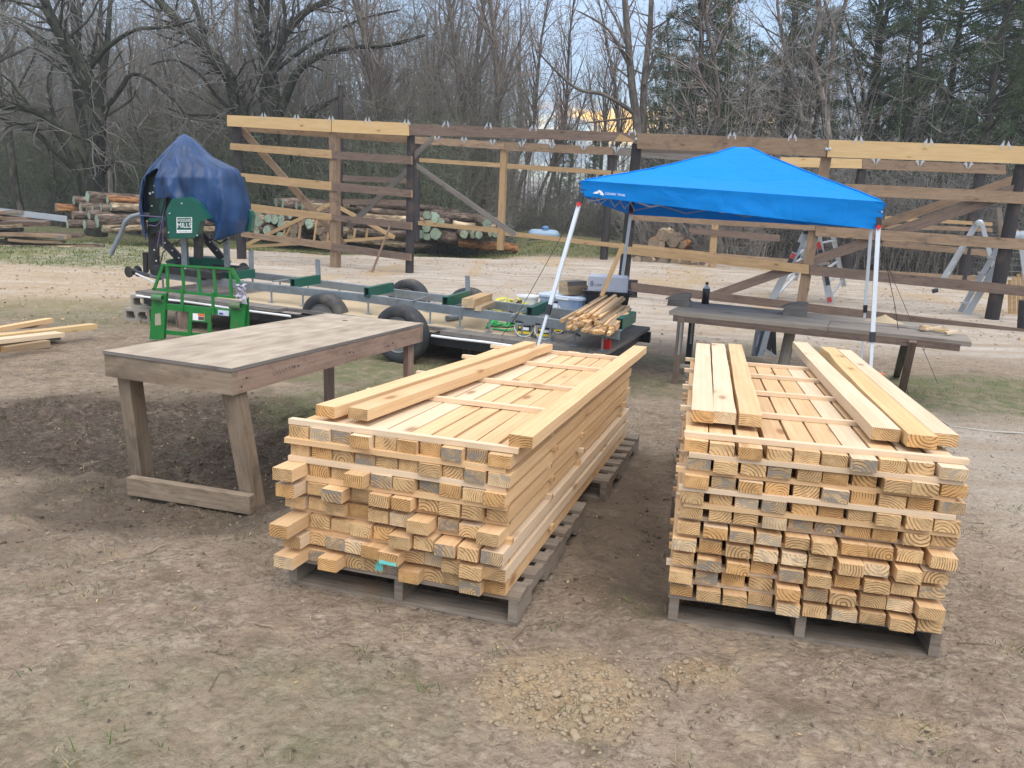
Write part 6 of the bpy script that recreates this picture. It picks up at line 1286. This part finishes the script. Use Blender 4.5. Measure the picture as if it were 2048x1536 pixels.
TREEP = dict(max=4, seg=[.7, .5, .35, .25, .2], gn=[.07, .12, .16, .2, .2], up=[.05, .05, .04, .03, .02], tap=[.25, .25, .3, .4, .5], bare=[.3, .15, .1, .1, 0], nb=[2, 1, 1, 1, 0], pb=[.9, .85, .85, .8, 0], ang=[(.5, 1.0), (.5, 1.0), (.5, 1.1), (.4, 1.0), (.4, 1)], len=[.34, .5, .5, .55, .5], rr=[.5, .6, .6, .65, .6])
TWIGM = simple("twig_bark", (.175, .165, .152), .9, 0, .25, 2.); TWIGP = simple("reddish_twig_bark", (.225, .18, .165), .9, 0, .25, 2.); TWIGL = simple("pale_twig_bark", (.32, .295, .265), .9, 0, .25, 2.)
BUDM = leafmat("tree_buds", (.17, .115, .06), (.25, .19, .095), (.22, .10, .07), .8, .3)
CEDM = leafmat("cedar_foliage", (.048, .082, .040), (.100, .142, .064), (.15, .15, .085), .75, .3)
BRUSHM = leafmat("brush_leaf", (.07, .098, .045), (.118, .142, .075), (.17, .155, .105), .8, .2)
def trunk_crown(S, root, tm=TRUNKM, cm_=TWIGM, cut=.035, buds=0, rr=None, nbig=8, uvs=True):
    S = np.asarray(S); big = S[:, 6] > cut; o0 = np.array(WL[root.name])
    A = S[big]; V, F = segmesh(A, nbig); o = npmesh("trunk", V-o0, F, tm, root, smooth=True)
    # bark coordinates: along the limb and round it
    L = np.linalg.norm(A[:, 3:6]-A[:, :3], axis=1); u0 = np.concatenate([[0], np.cumsum(L)[:-1]]); w_ = A[:, 6]*6.28/nbig
    uv = np.zeros((len(A), nbig, 4, 2)); j = np.arange(nbig)[None]
    uv[:, :, 0, 0] = uv[:, :, 1, 0] = u0[:, None]; uv[:, :, 2, 0] = uv[:, :, 3, 0] = (u0+L)[:, None]; uv[:, :, 0, 1] = uv[:, :, 3, 1] = j*w_[:, None]; uv[:, :, 1, 1] = uv[:, :, 2, 1] = (j+1)*w_[:, None]
    o.data.uv_layers.new(name="UVMap").data.foreach_set("uv", uv.astype(np.float32).ravel())
    B = S[~big]; V, F = segmesh(B, 3); c = npmesh("crown", V-o0, F, cm_, root)
    if buds:
        T_ = B[B[:, 6] < .008]; k = min(len(T_)*2, buds); i = NR.randint(0, len(T_), k); f = NR.rand(k)[:, None]; p = T_[i, :3]*(1-f)+T_[i, 3:6]*f+NR.randn(k, 3)*.015; s = (.012+.03*NR.rand(k)**2)[:, None]
        a = NR.randn(k, 3); a /= np.linalg.norm(a, axis=1, keepdims=True); b = np.cross(a, NR.randn(k, 3)); b /= np.linalg.norm(b, axis=1, keepdims=True)
        V = np.stack([p-a*s, p+b*s*.6, p+a*s, p-b*s*.6], 1).reshape(-1, 3); F = np.arange(k*4).reshape(-1, 4); npmesh("buds", V-o0, F, BUDM, root, attr=NR.rand(k))
def chain(px, Y, r0, r1, rr, dY=0.):
    """limb along photo pixels, at depth Y drifting by dY"""
    k = len(px); P = [atY(x, y, Y+dY*i/(k-1)) for i, (x, y) in enumerate(px)]; out = []
    for i in range(k-1):
        p_, p0, p1, p2 = P[max(i-1, 0)], P[i], P[i+1], P[min(i+2, k-1)]
        for t in (0, .25, .5, .75): out.append(.5*((2*p0)+(p1-p_)*t+(2*p_-5*p0+4*p1-p2)*t*t+(3*p0-p_-3*p1+p2)*t**3))
    out.append(P[-1]); n = len(out); return out, [r0+(r1-r0)*i/(n-1) for i in range(n)]
SUBP = dict(max=4, seg=[.5, .45, .35, .28, .2], gn=[.1, .13, .17, .2, .2], up=[.03, .02, .01, 0., 0.], tap=[.3, .25, .3, .4, .5], bare=[.1, .12, .1, .05, 0], nb=[1, 1, 1, 1, 0], pb=[.8, .8, .8, .6, 0], ang=[(.5, 1.1)]*5, len=[.5, .52, .52, .5, .5], rr=[.55, .6, .6, .6, .6])
def hero(limbs, Y, base, name, label, seed, subs=(.9, 3.2), group=None, tm=TRUNKM, cmat=TWIGM, buds=0, subr=.28, bare=.3):
    rr = random.Random(seed); b = atY(*base, Y); b[2] = float(gz(b[0], b[1])); t = thing(name, b, label, "tree", group); S = []
    for px, r0, r1, dY in limbs:
        pts, rad = chain(px, Y, r0, r1, rr, dY); n = len(pts)
        for i in range(n-1):
            S.append((*pts[i], *pts[i+1], rad[i], rad[i+1], 0))
            if i > n*bare:
                for _ in range(2 if rr.random() < .6 else 1):
                    d = nz(pts[i+1]-pts[i]); dd = rot_about(d, perp(d, rr), rr.uniform(.5, 1.2)); L = rr.uniform(*subs); branch(S, pts[i+1], dd, L, max(.008, min(.05, rad[i]*subr)), 2, SUBP, rr)
    trunk_crown(S, t, tm, cmat, .03, buds, rr, 9); return t
Yh = 30.2
hero([([(193, 470), (191, 386), (190, 342), (195, 239), (172, 147), (130, 85), (95, 17), (70, -60)], .42, .12, -1.), ([(180, 400), (155, 325), (102, 239), (45, 215), (-20, 212)], .3, .09, -1.5), ([(180, 370), (110, 300), (50, 250), (-10, 235)], .16, .05, 1.), ([(172, 147), (130, 113), (68, 68), (0, 30), (-40, 10)], .14, .05, 1.), ([(192, 260), (205, 160), (215, 80), (222, -20)], .17, .07, 1.5), ([(190, 330), (160, 230), (150, 140), (160, 40), (150, -40)], .18, .06, 2.), ([(171, 147), (215, 95), (270, 60), (330, 55), (390, 40)], .10, .03, -1.), ([(195, 239), (240, 180), (262, 150), (300, 160), (360, 215), (385, 245)], .10, .025, -.8), ([(205, 345), (222, 322), (228, 324)], .12, .06, -.3)],
     Yh, (191, 470), "leaning_tree", "dark many-stemmed leaning tree behind the left log pile", 3, (1.2, 3.6), None, HEROM)
hero([([(540, 470), (537, 393), (533, 350), (523, 307), (485, 239), (468, 188), (454, 147), (403, 85), (359, 44), (314, -3), (280, -50)], .40, .13, -1.), ([(454, 147), (425, 110), (410, 78), (393, 17), (380, -40)], .15, .08, .8), ([(538, 380), (545, 300), (537, 239), (533, 147), (526, 68), (530, 0), (532, -60)], .38, .17, .6), ([(540, 300), (553, 239), (548, 170), (543, 130), (564, 79), (608, 27), (650, 3), (690, -30)], .25, .10, 1.2), ([(545, 390), (564, 352), (588, 280), (615, 239), (640, 215), (690, 190)], .22, .06, -1.), ([(555, 235), (581, 171), (601, 137), (643, 109), (697, 96), (780, 90), (850, 70)], .20, .05, -1.5), ([(526, 68), (505, 30), (500, -30)], .14, .08, 0), ([(485, 239), (440, 200), (400, 150), (350, 120), (300, 130)], .09, .03, -1.2), ([(523, 307), (440, 235), (380, 230), (330, 215)], .08, .03, -.8), ([(564, 79), (570, 30), (560, -40)], .1, .05, 0), ([(540, 150), (620, 90), (720, 40), (800, 20)], .1, .03, .8)],
     34.2, (539, 472), "spreading_tree", "big spreading mossy-limbed tree behind the shed's first bay", 8, (1.2, 3.8), None, HEROM)
hero([([(1278, 480), (1275, 265), (1265, 180), (1258, 100), (1250, 0), (1245, -60)], .2, .10, 0), ([(1284, 480), (1285, 265), (1290, 150), (1300, 60), (1304, -40)], .18, .09, .4), ([(1268, 225), (1210, 190), (1160, 180), (1122, 152), (1072, 100)], .09, .03, -1.), ([(1262, 140), (1225, 70), (1190, 40), (1130, 10)], .07, .02, -1.), ([(1258, 100), (1232, 40), (1205, -10)], .07, .03, .6), ([(1288, 170), (1320, 90), (1345, 20)], .07, .03, .5), ([(1272, 235), (1225, 240), (1180, 245), (1130, 250)], .05, .02, .5)],
     33., (1280, 470), "twin_trunk_tree", "bare twin-trunked tree standing behind the canopy's left shoulder", 15, (1.0, 3.0), None, TRUNKG, TWIGP, 900)
hero([([(1690, 470), (1660, 300), (1645, 200), (1625, 110), (1640, 40), (1630, -40)], .17, .08, 0), ([(1645, 200), (1665, 110), (1668, 60), (1690, 10), (1700, -40)], .11, .06, .5), ([(1668, 60), (1655, 20), (1640, -30)], .07, .04, 0)], 31., (1690, 470), "forked_bare_tree", "bare forked tree between the cedars right of the canopy peak", 17, (.8, 2.2), None, TRUNKG, TWIGM, 0)
# bare woodland trees: a few kinds, copied
KINDS = []
for k in range(7):
    rr = random.Random(100+k); P = dict(TREEP); H = (15, 13, 16, 12, 14, 10, 9)[k]
    if k in (2, 4): P = dict(P, ang=[(.3, .6), (.35, .7), (.4, .9), (.4, 1.), (.4, 1)], up=[.06, .09, .07, .05, .02])
    if k in (5, 6): P = dict(P, bare=[.12, .1, .1, .1, 0], gn=[.12, .15, .18, .2, .2])
    o = thing("bare_tree", (0, 0, 0), "x", "tree", None); S = []; r0 = (.19, .15, .21, .13, .17, .10, .09)[k]
    branch(S, A3(0, 0, -.2), nz(A3(rr.uniform(-.08, .08), rr.uniform(-.08, .08), 1)), H, r0, 0, P, rr)
    trunk_crown(S, o, TRUNKG if k in (1, 3, 4) else TRUNKM, (TWIGM, TWIGP, TWIGM, TWIGL, TWIGP, TWIGM, TWIGL)[k], .03, 2600 if k in (1, 4, 5) else 0, rr, 7); KINDS.append(o)
KW = ["tall straight", "slender", "tall narrow", "thin pale", "upswept budding", "low crooked budding", "small pale crooked"]
used = set()
def put_tree(k, x, Y, s, a, label, group="bare trees of the wood"):
    o = KINDS[k] if k not in used else copy_tree(KINDS[k]); used.add(k)
    o.location = (x, Y, float(gz(x, Y))); o.rotation_euler = (0, 0, a); o.scale = (s, s, s*R.uniform(.92, 1.1)); o["label"] = label; o["group"] = group; WL[o.name] = tuple(o.location)
rt = random.Random(77); TP_ = []
for i in range(30):
    px = -60+1100*(i+rt.uniform(.1, .9))/30; Y = rt.choice([35, 36.5, 38, 41, 45, 49]); TP_.append((px, Y, "left"))
for i in range(11): TP_.append((1000+24*i+rt.uniform(-8, 8), rt.choice([44, 50, 57, 64]), "gap"))
for i in range(17): TP_.append((1330+44*i+rt.uniform(-15, 15), rt.choice([32, 34.5, 38, 43]), "right"))
near_w = ["behind the far log pile", "deeper in the wood", "at the wood's front edge"]
seen = {}
for i, (px, Y, z) in enumerate(TP_):
    k = rt.choice([0, 1, 3, 3, 4, 5, 6]) if z != "gap" else rt.choice([1, 3, 4, 4, 6])
    if z == "right": k = rt.choice([0, 3, 6, 5, 1])
    if z == "left" and px > 640: k = rt.choice([4, 6, 3, 4, 5])
    p = atY(px, 400, Y)
    where = ("above the slab-wood pile", "above the left log pile", "right of the leaning tree", "above the sawmill tarp", "above the shed's yellow header", "behind the shed's second bay", "above the shed's dark header", "over the open gap", "just left of the twin-trunked tree", "beyond the canopy's left shoulder", "above the canopy peak", "among the first cedars", "behind the shed's grey header", "among the right-hand cedars", "above the far right header", "at the photo's right edge")[min(15, int(sum(px > q for q in (60, 180, 290, 420, 560, 700, 830, 1010, 1130, 1300, 1430, 1530, 1640, 1760, 1900))))]
    dep = "nearest row" if Y < 36 else "second row" if Y < 40 else "third row" if Y < 46 else "far row"
    lab = "%s bare tree %s, %s" % (KW[k], where, dep); c = seen.get(lab, 0); seen[lab] = c+1
    if c: lab = "%s bare tree %s, %s, %s one" % (KW[k], where, dep, ORD[c])
    put_tree(k, p[0], Y, rt.uniform(.85, 1.2)*(1. if z != "gap" else .85), rt.uniform(0, 6.28), lab)
for k in range(7):
    if k not in used: put_tree(k, atY(1210, 400, 60)[0], 60, .8, 1., KW[k]+" bare tree standing alone in the open gap, far row")
# cedars
CK = []
def cedar(seed, H, Rm, dens, low):
    rr = random.Random(seed); o = thing("cedar_tree", (0, 0, 0), "x", "tree", None); S = []; n = 14; lean = rr.uniform(-.05, .05)
    tp = [A3(lean*H*(i/n)**1.5+.1*math.sin(i*.9+seed), .08*math.cos(i*1.1), H*i/n-.1) for i in range(n+1)]
    for i in range(n): S.append((*tp[i], *tp[i+1], .17*(1-i/n)**.8+.02, .17*(1-(i+1)/n)**.8+.015, 0))
    C_ = []
    nb = int(H*dens)
    for b in range(nb):
        h = low+(H-low)*rr.random()**.9; f = h/H; i = min(n-1, int(f*n)); p = tp[i]+(tp[i+1]-tp[i])*(f*n-i); a = rr.random()*6.283
        L = Rm*(1-f)**.7*rr.uniform(.45, 1.15)*(1.+.35*math.sin(a*2+seed))+.3; el = rr.uniform(.05, .55)
        d = A3(math.cos(a)*math.cos(el), math.sin(a)*math.cos(el), math.sin(el)); k = max(3, int(L/.35)); q = p; r = .02+.012*L
        for j in range(k):
            d = nz(d+A3(rr.gauss(0, .12), rr.gauss(0, .12), rr.gauss(.03, .1))); q2 = q+d*L/k; S.append((*q, *q2, r*(1-j/k*.7), r*(1-(j+1)/k*.7), 1)); q = q2
            if j >= k*.3:
                for _ in range(2): C_.append((*(q+A3(rr.gauss(0, .14), rr.gauss(0, .14), rr.gauss(.03, .1))), .10+.16*rr.random(), *d))
                if rr.random() < .6:
                    sd = rot_about(d, perp(d, rr), rr.uniform(.5, 1.)); q3 = q+sd*rr.uniform(.25, .6); S.append((*q, *q3, r*.35, .004, 1)); C_.append((*q3, .10+.14*rr.random(), *sd))
    for b in range(int(H*2.2)):                       # dead bare lower branches
        h = rr.uniform(.6, low+2.5); f = h/H; i = min(n-1, int(f*n)); p = tp[i]; a = rr.random()*6.283; branch(S, A3(p[0], p[1], h), nz(A3(math.cos(a), math.sin(a), rr.uniform(-.1, .5))), rr.uniform(.8, 2.2), .016, 2, SUBP, rr)
    S = np.array([s[:9] for s in S]); V, F = segmesh(S[S[:, 6] > .012], 6); npmesh("trunk", V, F, TRUNKM, o, smooth=True); V, F = segmesh(S[S[:, 6] <= .012], 3); 
    if len(V): npmesh("dead_branches", V, F, TWIGM, o, tags=dict(kind="stuff"))
    C_ = np.array(C_); m = 44; k = len(C_)*m; c = np.repeat(C_, m, 0); g = NR.randn(k, 3); g /= np.linalg.norm(g, axis=1, keepdims=True); pos = c[:, :3]+g*c[:, 3:4]*(NR.rand(k, 1)**.5)*np.array([1, 1, .75])
    a = g*.7+c[:, 4:7]*.5+np.array([0, 0, .35])+NR.randn(k, 3)*.3; a /= np.linalg.norm(a, axis=1, keepdims=True); b = np.cross(a, NR.randn(k, 3)); b /= np.linalg.norm(b, axis=1, keepdims=True); s = (.03+.045*NR.rand(k))[:, None]
    V = np.stack([pos-b*s*.28, pos+b*s*.28, pos+a*s*1.5], 1).reshape(-1, 3); F = np.arange(k*3).reshape(-1, 3)
    cl = np.repeat(np.clip(NR.rand(len(C_))*.75, 0, 1), m)*.8+NR.rand(k)*.25
    npmesh("crown", V, F, CEDM, o, attr=np.clip(cl, 0, .85)); return o
CK = [cedar(1, 13, 2.5, 11, 2.2), cedar(2, 11, 1.9, 12, 1.2), cedar(3, 14, 3.2, 10, 3.0), cedar(4, 9, 1.7, 12, .6)]
cu_ = set()
CP_ = [(1378, 33, 0, 1.02, "tall dark cedar directly behind the canopy's peak, left of the gap"), (1440, 34.5, 1, 1.05, "narrow cedar close right of the tall one behind the canopy peak"), (1478, 37, 3, 1.0, "small cedar just above the grey shed header"), (1545, 36, 1, .95, "mid-sized cedar over the joint of the grey and yellow headers"), (1602, 33.5, 3, 1.05, "short bushy cedar standing before the forked bare tree"), (1728, 34, 2, .95, "broad cedar right of the forked bare tree"), (1800, 31.5, 0, .95, "dense cedar above the yellow header's middle"), (1868, 33, 2, 1.05, "broad open-branched cedar with visible trunk over the yellow header"), (1935, 30.5, 1, 1.1, "narrow near cedar second from the photo's right edge"), (1995, 32.5, 2, 1.1, "huge dark cedar at the photo's right edge"), (2070, 31, 0, 1.1, "cedar cut off by the photo's right edge"),
       (1320, 39, 3, 1.1, "small cedar beside the twin-trunked tree"), (860, 36, 3, .62, "low cedar bush behind the shed's dark header"), (960, 39, 3, .6, "low cedar bush at the wood's edge near the open gap"), (1120, 62, 3, .8, "dark far cedar in the open gap by the white house"), (1180, 58, 1, .55, "small far cedar in the open gap")]
for px, Y, k, s, lb in CP_:
    o = CK[k] if k not in cu_ else copy_tree(CK[k]); cu_.add(k); p = atY(px, 400, Y); o.location = (p[0], Y, float(gz(p[0], Y))); o.rotation_euler = (0, 0, R.uniform(0, 6.28)); o.scale = (s, s, s); o["label"] = lb; o["group"] = "cedars at the wood's edge"
# brush under the trees: uncountable stems and small leaves
def brush(name, spots, n_st, n_lf, hmin, hmax, label, leafm=BRUSHM, twm=TWIGM, lsz=.045, nt=2, tl=1., lean=.28):
    xs, ys = spots(n_st); S = []; zs = gz(xs, ys)
    h = hmin+(hmax-hmin)*NR.rand(n_st)**1.5; d = NR.randn(n_st, 2)*lean
    p0 = np.stack([xs, ys, zs-.1], -1); k = 4; r = .006+.012*NR.rand(n_st)
    prev = p0
    for i in range(k):
        f = (i+1)/k; q = p0+np.stack([d[:, 0]*h*f**1.5, d[:, 1]*h*f**1.5, h*f], -1)+NR.randn(n_st, 3)*.05*np.array([1, 1, .2]); S.append(np.concatenate([prev, q, (r*(1-i/k*.8))[:, None], (r*(1-(i+1)/k*.8))[:, None]], 1)); prev = q
        for _ in range(nt):
            dd = NR.randn(n_st, 3)*np.array([1, 1, .5])+np.array([0, 0, .5]); dd /= np.linalg.norm(dd, axis=1, keepdims=True); L = (.25+.6*NR.rand(n_st))*(h/hmax)*tl; e = q+dd*L[:, None]; S.append(np.concatenate([q, e, (r*.5)[:, None], np.full((n_st, 1), .0025)], 1))
    S = np.concatenate(S); V, F = segmesh(S, 3)
    o = npmesh(name, V, F, twm, tags=dict(kind="stuff", label=label, category="brush"))
    if n_lf:
        i = NR.randint(0, len(S), n_lf); f = NR.rand(n_lf, 1); p = S[i, :3]*(1-f)+S[i, 3:6]*f+NR.randn(n_lf, 3)*.1; s = lsz*(.5+NR.rand(n_lf, 1)); a = NR.randn(n_lf, 3); a /= np.linalg.norm(a, axis=1, keepdims=True); b = np.cross(a, NR.randn(n_lf, 3)); b /= np.linalg.norm(b, axis=1, keepdims=True)
        V = np.stack([p-a*s, p-b*s*.5, p+a*s, p+b*s*.5], 1).reshape(-1, 3); npmesh("leaves", V, np.arange(n_lf*4).reshape(-1, 4), leafm, o, attr=NR.rand(n_lf))
def strip(x0f, x1f, Y0, Y1, skew=0.):
    def f(n):
        u = NR.rand(n); dy = (Y1-Y0)*NR.rand(n)**1.2; xr = x0f+u*(x1f-x0f)
        if not skew: ys = Y0+dy; return xr*ys, ys
        # starts behind the rear wall line of the shed (a straight line on the ground)
        L0 = BP(1000, 480, -skew); k = sn[0]*1., sn[1]; yl = (np.dot(sn[:2], L0[:2]))/(sn[0]*xr+sn[1]); ys = np.maximum(yl, Y0)+dy; return xr*ys, ys
    return f
def xf(px): return (px-1024)/CF*1.02
TWIGG = simple("greenish_twig_bark", (.15, .165, .115), .9, 0, .25, 2.)
brush("undergrowth", strip(xf(-120), xf(900), 30., 37, 2.6), 13000, 210000, .5, 5.2, "grey-green leafy undergrowth filling the wood behind the log piles", BRUSHM, TWIGG)
brush("low_undergrowth", strip(xf(-120), xf(1010), 29.6, 34, 2.2), 6000, 50000, .2, 1.6, "low tangled brush along the wood's front edge")
brush("thicket", strip(xf(1245), xf(2250), 26., 33, 2.6), 9500, 60000, .5, 3.8, "dark bare thicket behind the shed under the cedars", leafmat("thicket_leaf", (.022, .034, .018), (.05, .062, .03), (.10, .085, .055), .8, .15))
brush("pale_stems", strip(xf(1240), xf(1500), 26., 27.5, 2.2), 800, 0, 1.0, 2.6, "pale thin sapling stems standing behind the right log pile", BRUSHM, TWIGL)
TWIGO = simple("olive_twig_bark", (.18, .168, .14), .9, 0, .25, 2.)
brush("tall_saplings", strip(xf(-120), xf(1010), 33., 47, 4.), 4200, 60000, 4., 12., "soft haze of tall fine-twigged saplings through the left and centre wood", leafmat("sapling_bud", (.15, .115, .065), (.21, .17, .09), (.13, .15, .07), .8, .3), TWIGO, .03, 7, 2.2, .12)
brush("cedar_saplings", strip(xf(1290), xf(2250), 30., 40, 5.), 1300, 16000, 3., 9., "fine bare saplings threaded between the cedars", leafmat("bare_bud", (.13, .105, .07), (.18, .14, .09), None, .8, .3), TWIGL, .03, 6, 2., .14)
brush("gap_brush", strip(xf(860), xf(1260), 40, 56), 2600, 16000, .5, 3.2, "thin brush around the open gap in the trees")
# far wood that reads as one mass
def far_wood(name, n, x0, x1, Y0, Y1, label, seed, hh=(9, 15)):
    rr = random.Random(seed); base = []
    for k in range(3):
        S = []; P = dict(TREEP, max=3, seg=[1.2, .9, .7, .5, .4], pb=[.85, .8, .6, .5, 0]); branch(S, A3(0, 0, 0), A3(0, 0, 1.), 12, .16, 0, P, rr); S = np.array(S)[:, :8]; S[:, 6:8] = np.maximum(S[:, 6:8], .009); base.append(S)
    al = []
    for i in range(n):
        S = base[i % 3].copy(); a = rr.random()*6.28; s = rr.uniform(*hh)/12; c, q = math.cos(a), math.sin(a); Y = rr.uniform(Y0, Y1); x = rr.uniform(x0, x1)*Y
        for o in (0, 3): X_ = S[:, o]*c-S[:, o+1]*q; S[:, o+1] = (S[:, o]*q+S[:, o+1]*c)*s+Y; S[:, o] = X_*s+x; S[:, o+2] = S[:, o+2]*s+float(gz(x, Y))
        S[:, 6:8] *= s; al.append(S)
    V, F = segmesh(np.concatenate(al), 3); npmesh(name, V, F, TWIGM, tags=dict(kind="stuff", label=label, category="woods"))
far_wood("far_woods", 330, xf(-150), xf(960), 48, 80, "far grey mass of bare trees behind the left half", 5)
far_wood("distant_woods", 150, xf(1260), xf(2250), 46, 75, "far mass of bare trees behind the cedars", 6)
far_wood("gap_woods", 70, xf(900), xf(1330), 85, 120, "thin far line of bare trees beyond the open gap", 7, (8, 12))
# white house in the gap and wire fence at the right
hp = atY(1112, 398, 118); hz_ = float(gz(hp[0], 118)); ho = thing("house", (hp[0], 118, hz_), "distant low white house seen through the open gap in the trees", "house")
m = MB(); m.abox(hp[0]-6, hp[0]+6, 118, 124, hz_-.2, hz_+2.4); m.build("wall", [simple("white_siding", (.62, .62, .6), .7, 0, .08, 1.)], ho)
MB().prism([(hp[0]-6.4, 117.6, hz_+2.4), (hp[0]-6.4, 124.4, hz_+2.4), (hp[0]-6.4, 121, hz_+4.2)], (12.8, 0, 0)).build("roof", [simple("grey_roof", (.22, .21, .21), .8)], ho)
for dx in (-4, -1, 2.5): MB().abox(hp[0]+dx, hp[0]+dx+1, 117.95, 117.99, hz_+.9, hz_+1.9).build("window", [simple("dark_glass", (.03, .035, .04), .2)], ho)
fp0, fp1 = atY(1760, 470, 27.6), atY(2120, 500, 25.0); fo = thing("wire_fence", A3(fp0[0], fp0[1], ZF), "woven wire fence on thin posts behind the shed's right end", "fence")
for k in range(5):
    p = fp0+(fp1-fp0)*k/4; MB().tube([A3(p[0], p[1], ZF-.1), A3(p[0], p[1], ZF+1.45)], .05, 8).build("fence_post", [GREYW], fo)
wm_ = MB()
for z in (.25, .45, .65, .85, 1.05, 1.25, 1.4): wm_.tube([A3(fp0[0], fp0[1]-.06, ZF+z), A3(*((fp0+fp1)/2)[:2], ZF+z-.02)-A3(0, .06, 0), A3(fp1[0], fp1[1]-.06, ZF+z)], .006, 4)
for k in range(44): p = fp0+(fp1-fp0)*(k+.5)/44; wm_.tube([A3(p[0], p[1]-.06, ZF+.25), A3(p[0], p[1]-.06, ZF+1.4)], .004, 3)
wm_.build("wire_mesh", [GALV], fo)
